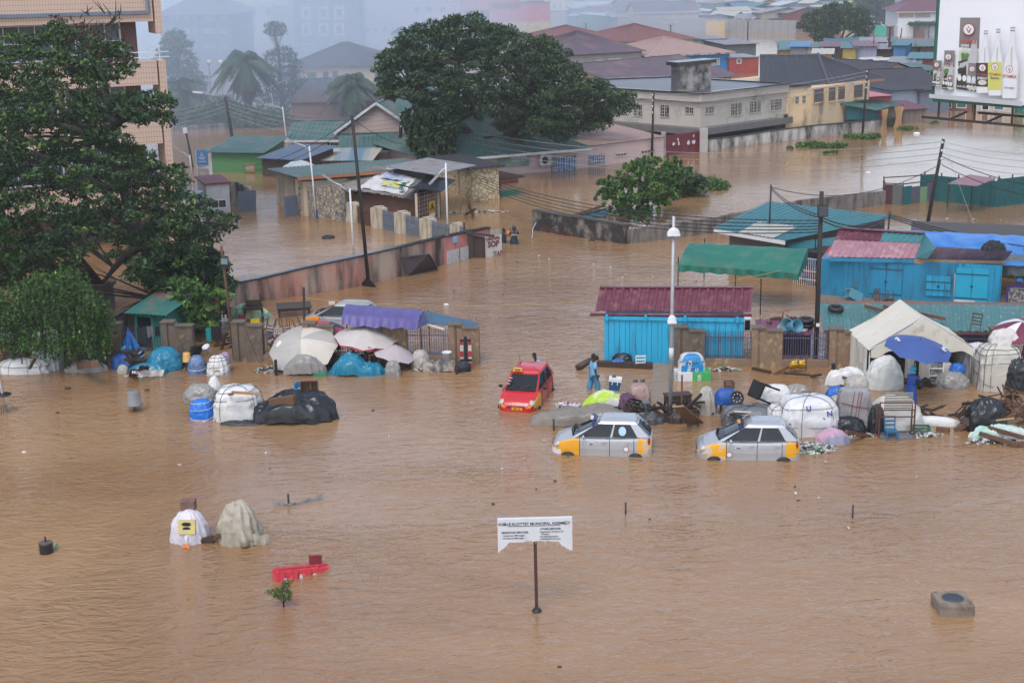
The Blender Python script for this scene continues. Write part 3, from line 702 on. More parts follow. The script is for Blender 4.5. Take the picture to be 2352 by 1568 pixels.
def gate_fence():
 line=[P(790,506),P(1064,590)]
 base=lambda x:P(x,509+(x-806)*(551-509)/(988-806))
 def pil(x0,x1,label):
  a,b=base(x0),base(x1);h=ZH((a+b)/2,(PY(a,b)))
  t=(b-a).normalized();n=out(a,b);L=(b-a).length
  mb=MB()
  for(u0,u1,k,hh)in ((0,.3,.0,.86),(.5,.75,.22,1.0),(.78,1,.1,.95)):
   p,q=a+t*L*u0,a+t*L*u1;mb.prism([p+n*k,q+n*k,q-n*.4,p-n*.4],-.5,h*hh)
  p,q=a+t*L*.12,a+t*L*.52
  mb.add([(p.x+n.x*.12,p.y+n.y*.12,-.5),(q.x+n.x*.12,q.y+n.y*.12,-.5),(q.x+n.x*.12,q.y+n.y*.12,h),(p.x,p.y,-.5),(q.x,q.y,-.5),(q.x,q.y,h),((q-t*.12).x+n.x*.12,(q-t*.12).y+n.y*.12,h),((q-t*.12).x,(q-t*.12).y,h)],[(0,1,2,6),(0,6,7,3),(6,2,5,7),(3,5,4)if False else(3,7,5,4),(1,4,5,2)])
  solo(mb,'fence_pillar',cream_p,label,'pillar',a,world=True,group='stepped cream pillars of the gatehouse fence')
  return h
 def PY(a,b):return yt
 xs=[(790,822,464,'widest cream fence pillar against the stone wall'),(852,880,473,'cream fence pillar between the dark gate panel and the first blue panel'),(906,933,484,'cream fence pillar with yellow side between two blue grey panels'),(964,993,498,'cream fence pillar in front of the warning sign'),(1034,1058,511,'cream fence pillar behind the long pink wall')]
 hsv=[]
 for x0,x1,yt_,lb in xs:
  yt=yt_;PY=lambda a,b,y=yt_:y
  hsv.append(pil(x0,x1,lb))
 pans=[(822,852,rust,'rusty dark fence panel beneath the tarp covered roof'),(880,906,steel_b,'blue grey fence panel with trash piled along its foot'),(933,964,steel_b,'blue grey fence panel left of the warning sign pillar'),(993,1034,steel_b,'long blue grey fence panel crossed by a white lamp post'),(1058,1095,steel_b,'last blue grey fence panel dipping behind the pink wall')]
 for i,(x0,x1,m_,lb)in enumerate(pans):
  a,b=base(x0),base(x1);h=hsv[i]*.88;th=T('yard_fence',lb,'fence',a,group='steel fences of the gatehouse');k=int((b-a).length/.13);mb=MB()
  for j in range(k+1):p=a.lerp(b,(j+.5)/(k+1));mb.beam(p+V((0,0,-.5)),p+V((0,0,h)),.06,.03)
  mb.build('pale',m_,th,True);mb=MB()
  for z_ in (.35,h*.78):mb.beam(a+V((0,0,z_)),b+V((0,0,z_)),.05,.06)
  mb.build('rail',m_,th,True)
 zt=2.1
 A,B=P(812,493),P(955,505)
 th=T('guard_shack','guard shack with tumbledown roof under white, blue and yellow tarps','shack',A)
 n=out(A,B);t=(B-A).normalized()
 MB().prism([A,B,B-n*3.2,A-n*3.2],-.5,1.5).build('wall',mat('brown timber wall',(0.2,0.1,0.07),.85,(0.1,0.05,0.04),2,stretch=(1,1,5)),th,True)
 rs=MB();c=[A-t*.9+n*.6+V((0,0,2.0)),B+t*.3+n*.6+V((0,0,1.55)),B-t*1.2-n*3.6+V((0,0,2.6)),A-t*.6-n*3.6+V((0,0,2.9))]
 rs.corrug(*c,pitch=.2,amp=.03,t=.03,rows=3,jag=.3);rs.build('roof',mat('rusty roof sheets',(0.14,0.1,0.08),.8,(0.28,0.27,0.25),.5,con=.2),th,True)
 rn=random.Random(5)
 for(u0,u1,v0,v1,m_,zz)in ((.25,.85,.05,.98,mat('white torn tarp',(0.62,0.62,0.6),.6,(0.4,0.4,0.4),2),.06),(.32,.7,.5,.95,mat('blue print tarp',(0.08,0.2,0.42),.6,(0.5,0.5,0.52),2.2),.12),(.45,.72,.22,.45,mat('yellow blue print',(0.55,0.5,0.06),.6,(0.1,0.22,0.4),1.6,con=.1),.11),(.7,.97,.15,.9,MATS['green sheet roof'],.03)):
  def fn(u,v):
   U=u0+(u1-u0)*u;W=v0+(v1-v0)*v
   p=c[0].lerp(c[1],U).lerp(c[3].lerp(c[2],U),W);q=noise.noise(V((p.x*1.6,p.y*1.6,zz*50)))
   e=(.12 if u in (0,1)or v in (0,1)else 0)*rn.random()
   return p+V((e,-e,zz+.12*q+.05*noise.noise(V((p.x*5,p.y*5,3)))))
  mb=MB();mb.grid(fn,22,18);mb.build('tarp',m_,th,True)
 a=P(970,510);zc=ZH(a,487)
 th=T('warning_sign','yellow warning sign with a black triangle on the wire mesh gate','sign',a)
 A2=P(958,516);B2=P(1008,500);t=(B2-A2).normalized();n=out(A2,B2);mb=MB()
 for u in np.linspace(0,1,9):mb.beam(A2.lerp(B2,u)+V((0,0,0)),A2.lerp(B2,u)+V((0,0,2.0)),.02)
 for z_ in np.linspace(.1,2,8):mb.beam(A2+V((0,0,z_)),B2+V((0,0,z_)),.02)
 for q in (A2,B2):mb.beam(q+V((0,0,-.5)),q+V((0,0,2.1)),.16)
 solo(mb,'mesh_gate',w_cream,'wire mesh gate between cream posts carrying the warning sign','gate',A2,world=True)
 c=PL(A2,B2,989,476)+n*.1;w_,h_=.36,.42
 mb=MB();mb.box(c,(w_*2,.03,h_*2),math.atan2(t.y,t.x));pn=mb.build('panel',mat('sign yellow',(0.65,0.36,0.02),.5),th,True)
 mb=MB();mb.box(c-V((0,0,h_+.14)),(w_*2,.03,.26),math.atan2(t.y,t.x));mb.build('caption_panel',white_pt,th,True)
 mb=MB();k=c+n*.03
 tri=[k+V((0,0,.3)),k+t*.28+V((0,0,-.2)),k-t*.28+V((0,0,-.2))]
 for i in range(3):mb.beam(tri[i],tri[(i+1)%3],.02,.05,up=n)
 mb.beam(k+V((0,0,.15)),k+V((0.03,0,-.1)),.02,.06,up=n);mb.beam(k-t*.1+V((0,0,-.1)),k+t*.1+V((0,0,-.05)),.02,.05,up=n)
 mb.build('symbol',black_m,th,True)
 mb=MB()
 def fn(u,v):p=(A2-t*.4).lerp(B2+t*1.4,u)+n*(.7-v*2.2);return p+V((0,0,2.15+.25*math.cos(u*PI*2)+.25*v+.08*noise.noise(p)))
 mb.grid(fn,12,6);mb.build
 th2=T('gate_canopy','sagging black felt canopy over the mesh gate','canopy',A2);mb.build('felt',tarp_k,th2,True)
 for(x0,y0,x1,y1,lb,yt)in ((547,489,586,485,'leaning blue grey gate leaf at the left of the flooded yard',440),(655,499,684,494,'blue grey gate leaf left of the stone wall',452)):
  a,b=P(x0,y0),P(x1,y1);h=ZH(a,yt);th=T('gate_leaf',lb,'gate',a);mb=MB();k=14
  for j in range(k+1):p=a.lerp(b,j/k);mb.beam(p+V((0,0,-.4)),p+V((.12 if x0<600 else 0,0,h)),.1,.03)
  mb.build('slats',steel_b,th,True);mb=MB()
  for z_ in (.3,h*.8):mb.beam(a+V((0,0,z_))+out(a,b)*-.04,b+V((0,0,z_))+out(a,b)*-.04,.05)
  mb.build('rail',steel_b,th,True)
 a=P(690,491);mb=MB();mb.box(a+V((0,0,1)),(.4,.3,3));solo(mb,'gate_post',cream_p,'cream gate post beside the stone wall','post',a,world=True)
gate_fence()
# white guard cabin and wall behind the left tree
th,A,B,C_,D_=house('white_cabin','white cabin with dark red roof edge and two pane window',P(478,490),P(530,486),4,2.0,'flat',.12,.15,mat('white cabin paint',(0.6,0.6,0.6),.7),mat('dark red edge',(0.2,0.04,0.05),.6),(W2((484,459,520,478),2,1),),cat='cabin')
wall('cream_wall','pale curved wall end with iron railing beside the grey gate leaf',[P(470,470),P(545,470),P(578,482)],[1.3,1.7,1.6],.25,w_white)
wall('mural_wall','white and sky blue painted wall seen through the left tree',[P(180,555),P(300,545),P(470,520)],[2.6,2.5,2.4],.3,mat('blue and white mural',(0.1,0.3,0.55),.8,(0.6,0.56,0.5),.12,con=.06))
# ------------------------------------------------------------------ green market kiosks on the left
th,A,B,C_,D_=house('green_kiosk','lime green kiosk with green sheet roof and a poster',P(488,396),P(603,398),5,1.7,'shed',.7,.4,mat('lime green boards',(0.1,0.3,0.1),.7,(0.07,0.2,0.07),1,stretch=(.3,.3,4)),r_green,(W2((564,377,585,394),1,1,None,None,mat('orange poster frame',(0.5,0.2,0.1),.7),mat('colourful poster',(0.5,0.4,0.2),.7,(0.15,0.3,0.3),4)),),cat='kiosk',pitch=.25)
house('grey_kiosk','dark kiosk with blue grey corrugated roof beside the lime green kiosk',P(604,405),P(690,410),5,1.5,'shed',.5,.4,mat('dark tin boards',(0.07,0.055,0.06),.7,(0.1,0.06,0.05),2,stretch=(4,4,.2)),mat('blue grey corrugated',(0.15,0.2,0.28),.5,(0.1,0.13,0.19),1),cat='kiosk',pitch=.2)

# ------------------------------------------------------------------ far hazy buildings on the left
house('apartment_block','big dark apartment block with hipped roof and small white framed windows in the haze',P(376,166),P(538,163),22,9.3,'hip',3.8,.8,mat('dark blue grey render',(0.1,0.09,0.1),.9),r_plum,[W2((x0,y0,x1,y1),3 if x1-x0>8 else 1)for x0,x1 in ((392,398),(405,411),(422,433),(445,450),(470,474),(478,492),(506,522))for y0,y1 in ((38,47),(68,76),(102,111))],cat='building',pitch=1.5,z0=-1)
def prime():
 A,B=P(532,140),P(607,138)
 A,B=P(533,135),P(631,134)
 th,A,B,C_,D_=house('stone_faced_office','pale stone faced office with a name sign along its top in the haze',A,B,15,10.5,'flat',.2,.1,mat('pale block stone',(0.5,0.47,0.42),.9,(0.4,0.36,0.3),1,tile=(1.2,.5,(0.25,0.23,0.2),.03,.5)),w_pink,cat='building',z0=-1)
 for x0 in (549,577):
  for y0,y1 in ((19,37),(54,72)):window(th,A,B,(x0,y0,x0+9,y1),w_grey,glass_d,2,2)
 for y0,y1 in ((18,37),(54,73)):window(th,A,B,(611,y0,621,y1),w_grey,glass_d,2,3)
 n=out(A,B);t=(B-A).normalized()
 txt('ABCOT PRIME PLACE',1.15,'lettering',white_pt,th,PL(A,B,612,14)+n*.12,t,(0,0,1),.05,bold=.03,sx=.78)
 c=MB();c.prism([A,A+t*6.5+n*.3,A+t*6.5,A+n*.3],9.6,10.3)
 A,B=P(632,122),P(830,118)
 th,A,B,C_,D_=house('dark_office','wide dark brick office with tall window strips and pale frames in the haze',A,B,18,11.5,'flat',.3,.2,mat('dark brown brick',(0.13,0.095,0.095),.9),r_grey,cat='building',z0=-1)
 for x0,x1 in ((695,711),(734,752),(770,788)):
  for y0,y1 in ((18,42),(56,80)):window(th,A,B,(x0,y0,x1,y1),w_pink if x0!=734 else w_grey,glass_d,1,1,None,.5)
 for x0 in (675,700,760,800):window(th,A,B,(x0,101,x0+20,116),w_pink,glass_d,2,1,None,.3)
 th,A,B,C_,D_=house('pink_office','long pinkish office with row of small windows behind the coconut palms',P(832,102),P(1128,96),18,11,'flat',.3,.3,mat('dusty pink render',(0.5,0.3,0.3),.9,(0.42,0.33,0.28),.1),r_grey,[W2((x,62,x+10,76),1)for x in range(838,1100,20)]+[W2((x,16,x+14,28),1)for x in (950,978,1010)],cat='building',z0=-1)
 th,A,B,C_,D_=house('pink_hotel','pink and yellow hotel with a red rooftop sign frame',P(1126,97),P(1264,93),16,8.2,'flat',.2,.1,mat('hotel pink',(0.62,0.25,0.28),.9),r_grey,[W2((1136,54,1150,66),2),W2((1197,54,1206,66),1),W2((1219,56,1245,88),1),W2((1250,56,1258,62),1)],cat='building',z0=-1)
 n=out(A,B);t=(B-A).normalized()
 MB().prism([A+n*.05,B+n*.05,B,A],-.5,4.2).build('lower_band',mat('hotel yellow',(0.62,0.48,0.25),.9),th,True)
 MB().prism([A-t*6,A+t*7,A+t*7-n*12,A-t*6-n*12],7,12.2).build('upper_block',MATS['hotel pink'],th,True)
 sg=MB();q0=A+t*9-n*2;q1=B-t*1-n*2
 for z_ in (8.5,9.4,11.6):sg.beam(q0+V((0,0,z_)),q1+V((0,0,z_)),.12)
 for u in np.linspace(0,1,8):sg.beam(q0.lerp(q1,u)+V((0,0,8.3)),q0.lerp(q1,u)+V((0,0,11.8)),.1)
 s_=sg.build('sign_frame',rust,th,True)
 txt('HOTEL',1.9,'lettering',mat('hotel sign red',(0.4,0.08,0.1),.6),s_,(q0+q1)/2+n*.1+V((0,0,9.5)),t,(0,0,1),.08,bold=.03)
 rn=random.Random(3)
 for i in range(9):
  x=380+i*105;y=40+rn.randint(-15,15)
  a=P(x,y);b=P(x+95,y-2)
  house('hazy_block',['pale','dusty','dim','faded','grey','bluish','blurred','misty','faint'][i]+' concrete block fading into the haze, '+['far left','above the apartment roof','above the stone faced office','above the dark office left','above the dark office right','behind the left coconut palm','behind the right coconut palm','left of the pink hotel','behind the pink hotel'][i],a,b,18,9+rn.random()*5,'flat',.3,.3,[w_grey,w_pink,w_cream][i%3],r_grey,[W2((x+8+14*k,y-40,x+15+14*k,y-33),1)for k in range(6)],cat='building',z0=-1,group='buildings fading into the haze')
prime()
th,A,B,C_,D_=house('cream_house','cream house with dark hipped roof and green shuttered windows behind the date palm',P(668,240),P(905,236),12,4.6,'hip',2.6,.8,mat('warm cream render',(0.62,0.48,0.33),.9,(0.5,0.38,0.26),.5),r_dark,[W2((x0,y0,x1,y1),1,1,None,None,mat('pink surround',(0.5,0.35,0.28),.8),mat('green shutter',(0.07,0.13,0.11),.7))for x0,y0,x1,y1 in ((706,167,727,195),(742,165,755,192),(764,164,777,190),(860,170,873,190))],pitch=.8)
house('dark_roofed_shed','low shed with mossy dark roof in front of the cream house',P(686,262),P(770,258),6,2.5,'gx',1.2,.4,w_cream,r_dark)
house('brick_shed','red brown workshop wall with rusty roofs beneath the date palm',P(672,288),P(900,284),7,2.4,'shed',.8,.3,w_brick,mat('rusted brown sheets',(0.1,0.06,0.05),.8,(0.05,0.035,0.03),1),cat='shed')
wall('low_wall','dark low wall at the water edge under the palms',[P(398,302),P(560,292),P(668,288)],[.55,.6,.6],.3,conc)
wall('low_wall','hazy brick compound wall with round lamps behind the palms',[P(430,262),P(540,256)],[2.0,2.1],.3,w_brick)
lp=T('globe_lamps','three pale round lamps on the hazy compound wall','lamp',P(450,262))
for x,y in ((462,146),(488,144),(515,144)):
 q=P(x,262);MB().sphere((q.x,q.y,ZH(q,y)),.32,6).build('globe',mat('lamp globe',(0.75,0.66,0.55),.5),lp,True)
 MB().beam((q.x,q.y,1.5),(q.x,q.y,ZH(q,y)-.3),.08).build('stem',black_m,lp,True)
# ------------------------------------------------------------------ far right town
wall('far_compound_wall','long grey blockwork compound wall across the far water',[P(1418,76),P(1500,74),P(1660,73),P(1830,76)],[3.6,3.6,3.0,2.8],.4,w_block)
wall('far_brown_wall','brown stained wall right of the yellow gate across the far water',[P(1830,77),P(1885,77),P(1930,79)],[2.6,2.6,2.4],.4,w_brick)
wall('far_brown_wall','brown wall in front of the white hall across the far water',[P(2000,80),P(2060,81),P(2122,85)],[1.8,1.9,1.9],.4,w_brick)
yg=MB();yg.box(P(1642,74.5)+V((0,-.4,1.2)),(4.6,.2,3));solo(yg,'yellow_gate',mat('yellow gate paint',(0.65,0.42,0.12),.7),'yellow gate in the long far compound wall','gate',P(1642,74.5),world=True)
yg=MB();yg.box(P(2021,82.5)+V((0,-.4,1)),(2.6,.2,2.6));solo(yg,'green_gate',mat('turquoise gate paint',(0.04,0.42,0.3),.7),'turquoise gate in the brown wall near the white hall','gate',P(2021,82.5),world=True)
th,A,B,C_,D_=house('white_hall','white hall with maroon tiled roof beside the billboard',P(2061,84),P(2230,82),20,5.2,'hip',4.2,.8,mat('streaky white render',(0.68,0.7,0.72),.85,(0.5,0.52,0.54),.6,stretch=(1,1,.15)),r_maroon,cat='building',pitch=.8,trim=w_cream,z0=-1)
for r in ((2065,32,2098,41),(2102,32,2137,41)):window(th,A,B,r,w_cream,mat('vent grille dusk',(0.3,0.24,0.2),.9),12,5,None,.1)
house('long_hall','long grey roofed hall behind the far compound wall',P(1460,71),P(1604,68),14,4.4,'gx',2.3,.5,w_cream,r_plum,cat='building',pitch=1.2,trim=white_pt,z0=-1)
house('white_cottage','white house with dark strip window above the long grey hall',P(1440,58),P(1513,56),14,5.2,'gx',1.2,1,w_white,r_plum,(W2((1468,34,1497,46),4),),cat='house',z0=-1)
house('red_container','long red shipping container behind the far wall',P(1682,62),P(1766,60),3,3.6,'flat',.05,0,mat('red container steel',(0.33,0.06,0.05),.6),r_red,cat='container',z0=-1)
house('grey_tower_block','long beige block with many windows on the skyline',P(1620,20),P(1700,19),20,9,'flat',.3,.5,w_cream,r_grey,cat='building',z0=-1)
for i,x in enumerate((1672,1712,1752)):house('white_warehouse',['leftmost','middle','rightmost'][i]+' of three white gabled warehouses on the skyline',P(x+8,30),P(x+46,29.6),30,4,'gy',3.2,.6,mat('white cladding',(0.7,0.71,0.73),.8),r_grey,cat='building',z0=-1,group='white gabled warehouses',pitch=2)
# patchwork of low shacks: far strip and market strip
shack_w=[mat('shack '+n,c,.85,tuple(v*.55 for v in c),1.2,stretch=(2,2,.3))for n,c in (('grey',(0.2,0.22,0.25)),('blue',(0.05,0.17,0.36)),('yellow',(0.42,0.3,0.06)),('red',(0.28,0.06,0.05)),('cream',(0.4,0.35,0.27)),('brown',(0.1,0.07,0.055)),('green',(0.02,0.17,0.12)),('lilac',(0.28,0.28,0.36)))]
shack_r=[r_teal,r_green,r_blue,r_grey,r_maroon,r_pale,r_grey,r_teal]
rn=random.Random(11)
def shack(x0,x1,y,h,ri,wi,lb,d=6,rh=.5,roof='shed',grp='corrugated shacks of the market'):
 return house('market_shack',lb,P(x0,y),P(x1,y+rn.uniform(-.6,.6)),d,h,roof,rh,.45,shack_w[wi],shack_r[ri],cat='shack',pitch=.8,group=grp,amp=.04)
rows=[(1792,1814,148,2.3,0,2,'small teal roofed yellow shack at the left end of the market'),(1814,1852,150,2.9,2,0,'blue roofed grey shack with white window bars'),(1853,1884,150,2.8,1,4,'green roofed cream shack behind the hipped roof'),(1868,1908,158,2.2,5,2,'yellow shack under a pale striped awning'),(1886,1935,150,2.9,4,5,'brown shack with dull red roof'),(1934,1964,156,3.0,0,2,'mustard yellow shack with teal roof'),(1965,2012,155,3.2,4,7,'pale lilac shack with thin red roof'),(1975,2030,140,3.0,3,5,'grey roofed open shed behind the lilac shack'),(2012,2058,152,2.6,3,5,'rusty grey roofed shack left of the leaning pole'),(2050,2078,156,3.4,0,1,'tall blue shack with teal roof'),(2080,2125,150,2.8,3,4,'grey roofed cream shack right of the blue shack'),(2110,2160,152,3.0,1,5,'long green roofed shack at the billboard edge'),(1900,1960,138,2.7,0,1,'blue walled shack with long teal roof at the water edge'),(1935,2050,132,2.6,1,6,'very long teal roofed shed lining the far water'),(2040,2150,134,2.4,4,3,'long red shed lining the far water'),(1790,1845,138,2.4,1,3,'low red shed behind the blue roofed shack'),(2086,2150,178,2.6,0,3,'red shack with teal roof right of the minibuses'),(2040,2090,182,2.2,3,5,'brown shack below the leaning pole'),(2080,2105,188,1.9,1,6,'small dark green stall roof in front of the red shack')]
for r in rows:shack(*r)
cols=['teal','green','blue','zinc grey','maroon','pale','grey','dark teal']
k=0
for yb,n0,x0,x1 in ((60,13,1300,1660),(48,15,1290,1800),(36,16,1280,1860),(24,17,1270,1900),(12,16,1270,2150),(50,12,1660,1900),(66,9,1690,1860)):
 for i in range(n0):
  x=x0+(x1-x0)*(i+rn.uniform(-.3,.3))/n0;w_=(x1-x0)/n0*rn.uniform(.7,1.25);ri=rn.choice([0,2,3,3,4,5,6,4]);wi=rn.randint(0,7);k+=1
  house('distant_shack',f'{["low", "squat", "tall"][k % 3]} {cols[ri]} roofed shack with {["grey", "blue", "yellow", "red", "cream", "brown", "green", "lilac"][wi]} walls in the far shantytown',P(x,yb+rn.uniform(-3,3)),P(x+w_,yb+rn.uniform(-3,3)),rn.uniform(8,14),rn.uniform(2.4,4.2),rn.choice(['shed','gx','gy']),rn.uniform(.5,1.3),.5,shack_w[wi],[mat('far bright zinc',(0.5,0.52,0.55),.5),r_red,r_blue,r_grey,r_red,r_pale,r_grey,r_teal][ri]if rn.random()<.6 else shack_r[ri],cat='shack',pitch=3,z0=-1,group=f'{cols[ri]} roofed shacks of the far shantytown')
for i,(x0,x1,y0,y1,d,h,wm,rm,lb)in enumerate(((2150,2232,250,254,8,2.6,w_brick,r_grey,'brown walled shop with rusty roof under the left end of the billboard'),(2236,2330,255,259,8,2.8,w_grey,r_dark,'grey shop with dark roof under the billboard'),(2334,2440,260,266,8,2.9,shack_w[6],r_green,'green walled shop under the right end of the billboard'),(2180,2300,200,203,12,3.2,w_cream,r_maroon,'cream shop row behind the billboard'),(2310,2460,206,210,12,3.4,w_block,r_grey,'grey blockwork store behind the billboard'),(2240,2400,140,143,14,3.5,w_grey,r_teal,'teal roofed store far behind the billboard'),(2400,2560,150,154,14,4,w_cream,r_plum,'plum roofed store beyond the right edge'),(2450,2620,280,288,12,3.4,w_yellow,r_grey,'ochre store beyond the right edge'))):
 house('street_shop',lb,P(x0,y0),P(x1,y1),d,h,'shed' if i<3 else 'gx',.6,.5,wm,rm,[]if i>2 else [W2((x0+20,y0-28,x0+36,y0-2),1,1,p=glass_d),W2((x0+48,y0-28,x0+70,y0-2),1,1,p=glass_b)],cat='shop',group='shops along the far side of the flooded street')

# ------------------------------------------------------------------ yard walls
conc_m=mat('mouldy concrete wall',(0.34,0.31,0.26),.95,(0.2,0.18,0.15),1.4,streak=((0.03,0.027,0.025),.8,1.3,.9),bump=.015,bs=14)
a,b=P(1228,528),P(1440,560)
th=wall('mouldy_wall','black mouldy concrete wall with faded red graffiti at the street corner',[a,b],[ZH(a,483),ZH(b,519)],.4,conc_m,mat('mossy coping',(0.1,0.095,0.085),.95,(0.04,0.038,0.035),2))
n=out(a,b);t=(b-a).normalized();gp=mat('faded red paint',(0.12,0.03,0.03),.9)
for s_,x,y,h in (('Dont',1266,531,.55),('DUMP',1288,539,.35),('HERE',1311,546,.42),('RE O',1325,550,.45),('A. M.A',1380,556,.5)):
 p=PL(a,b,x,y);txt(s_,h,'graffiti',gp,th,p+n*.22,t,(0,0,1),.002,bold=.03)
wpts=[P(1441,560),P(1540,547),P(1638,535),P(1840,502),P(2030,469)]
wall('low_concrete_wall','long plain concrete wall running right from the mouldy wall',wpts,[ZH(wpts[0],527),ZH(wpts[1],513),ZH(wpts[2],499),1.25,ZH(wpts[4],438)],.3,conc)
# retaining wall of the yard
wm=mat('streaked pink wall',(0.42,0.17,0.13),.92,(0.36,0.28,0.22),.35,con=.12,streak=((0.035,0.03,0.028),.55,1.1,.22),bump=.008,bs=16)
wp=[P(517,708),P(600,690),P(704,676),P(823,657),P(920,634),P(1018,607)]
tops=[655,640,615,590,568,545]
th=wall('yard_wall','long streaked pink and grey yard wall with black coping standing in the flood',wp,[ZH(p,y)for p,y in zip(wp,tops)],.25,wm,tar)
w2p=[P(1018,607),P(1078,590),P(1122,577)]
th=wall('pink_wall','cleaner salmon pink end of the yard wall with white mosaic panels',w2p,[ZH(w2p[0],545),ZH(w2p[1],533),ZH(w2p[2],524)],.3,mat('salmon wall paint',(0.52,0.2,0.18),.85,(0.42,0.16,0.15),1,streak=((0.06,0.05,0.05),.3,.8,.5)),tar)
n=out(w2p[0],w2p[1])
for x0,x1 in ((1021,1047),(1052,1077)):
 p,q=PL(w2p[0],w2p[1],x0,590),PL(w2p[0],w2p[1],x1,580);p.z=q.z=0
 MB().prism([p+n*.16,q+n*.16,q+n*.22,p+n*.22],-.3,.72).build('mosaic_panel',mat('white mosaic',(0.5,0.5,0.5),.5,(0.3,0.3,0.3),9,con=.15),th,True)
p=PL(w2p[0],w2p[1],1039,549);MB().box(p+n*.2,(.45,.03,.35),math.atan2((w2p[1]-w2p[0]).y,(w2p[1]-w2p[0]).x)).build('notice',mat('blue white notice',(0.4,0.5,0.6),.6,(0.1,0.25,0.5),6),th,True)
wp=[P(362,722),P(300,762),P(262,800)]
wall('yard_wall','short mossy yard wall running from the big tree trunk to the front fence',wp,[ZH(wp[0],683),ZH(wp[1],708),ZH(wp[2],730)],.3,conc,tar)
# loose gates and boards
def board(name,label,pts,m,th_=.06,ribs=0,rm=None):
 """flat board with 4 corner points"""
 o=T(name,label,name.replace('_',' '),(pts[0].x,pts[0].y,0));mb=MB();mb.plate(pts,th_);b_=mb.build('panel',m,o,True)
 if ribs:
  nn=(pts[1]-pts[0]).cross(pts[3]-pts[0]).normalized()*.03;r=MB()
  for i in range(ribs+1):
   u=i/ribs;r.beam(pts[0].lerp(pts[1],u)+nn,pts[3].lerp(pts[2],u)+nn,.07)
  for v in (0,1):r.beam(pts[0].lerp(pts[3],v)+nn,pts[1].lerp(pts[2],v)+nn,.07)
  r.build('frame',rm or m,o,True)
 return o
g=mat('dark grey sheet metal',(0.05,0.042,0.045),.55,(0.035,0.028,0.03),2)
bz=P(936,634);board('fallen_gate','dark grey metal gate leaf leaning on the long yard wall',[P(936,634),P(1004,618),P(985,584,1.15),P(922,592,1.05)],g,.06,3)
mb=MB()
for(px,py)in ((0,0),):
 a,b,c,d=P(826,656),P(866,661),P(840,641,.45),P(852,646,.35)
 mb.grid(lambda u,v:a.lerp(b,u).lerp(d.lerp(c,1-u)if False else c.lerp(d,u),v)+V((0,.25*v,.05*noise.noise(V((u*4,v*4,0))))),10,6)
solo(mb,'tarp_scrap',tarp_k,'black plastic scrap snagged at the foot of the thin pole','tarp',a,world=True)
a,b=P(1081,592),P(1114,592);board('plank_door','dark plank door standing in the water left of the white painted sheet',[a,b,V((b.x,b.y,ZH(b,546))),V((a.x,a.y,ZH(a,540)))],wood_dk,.06,1)
mb=MB();q=P(1082,592);mb.box(q+V((0,-.1,.6)),(.28,.1,1.9));mb.beam(q+V((-.35,-.1,-.3)),q+V((-.35,-.1,2.1)),.12);mb.beam(q+V((-.35,-.2,1.55)),q+V((1.4,-.2,1.3)),.12)
solo(mb,'timber_post',wood_dk,'dark timber post with a pale plank at the end of the pink wall','post',q,world=True)
a,b=P(1114,592),P(1153,585);za,zb=ZH(a,544),ZH(b,538);th=T('painted_sheet','white painted sheet with hand painted red brown letters','sign board',a);n=out(a,b);t=(b-a).normalized()
MB().prism([a,b,b+V((0,.08,0)),a+V((0,.08,0))],-.4,(za+zb)/2).build('panel',mat('flaky white board',(0.62,0.6,0.57),.8,(0.4,0.38,0.36),3),th,True)
MB().prism([a+t*.5,b-t*.1,b-t*.1-n*.1,a+t*.5-n*.1],(za+zb)/2,(za+zb)/2+.3).build('top_board',mat('pale board',(0.4,0.37,0.34),.8),th,True)
rp=mat('red brown letter paint',(0.22,0.03,0.02),.8);c=(a+b)/2+n*.02
txt('URINAL',.3,'lettering',rp,th,c+V((0,0,.98)),t,(0,0,1),.003,bold=.03);txt('SOP',.48,'lettering',rp,th,c+V((0,0,.58)),t,(0,0,1),.003,bold=.04);txt('TAF',.4,'lettering',rp,th,c+V((.25,0,.03)),t,(0,0,1),.003,bold=.03)
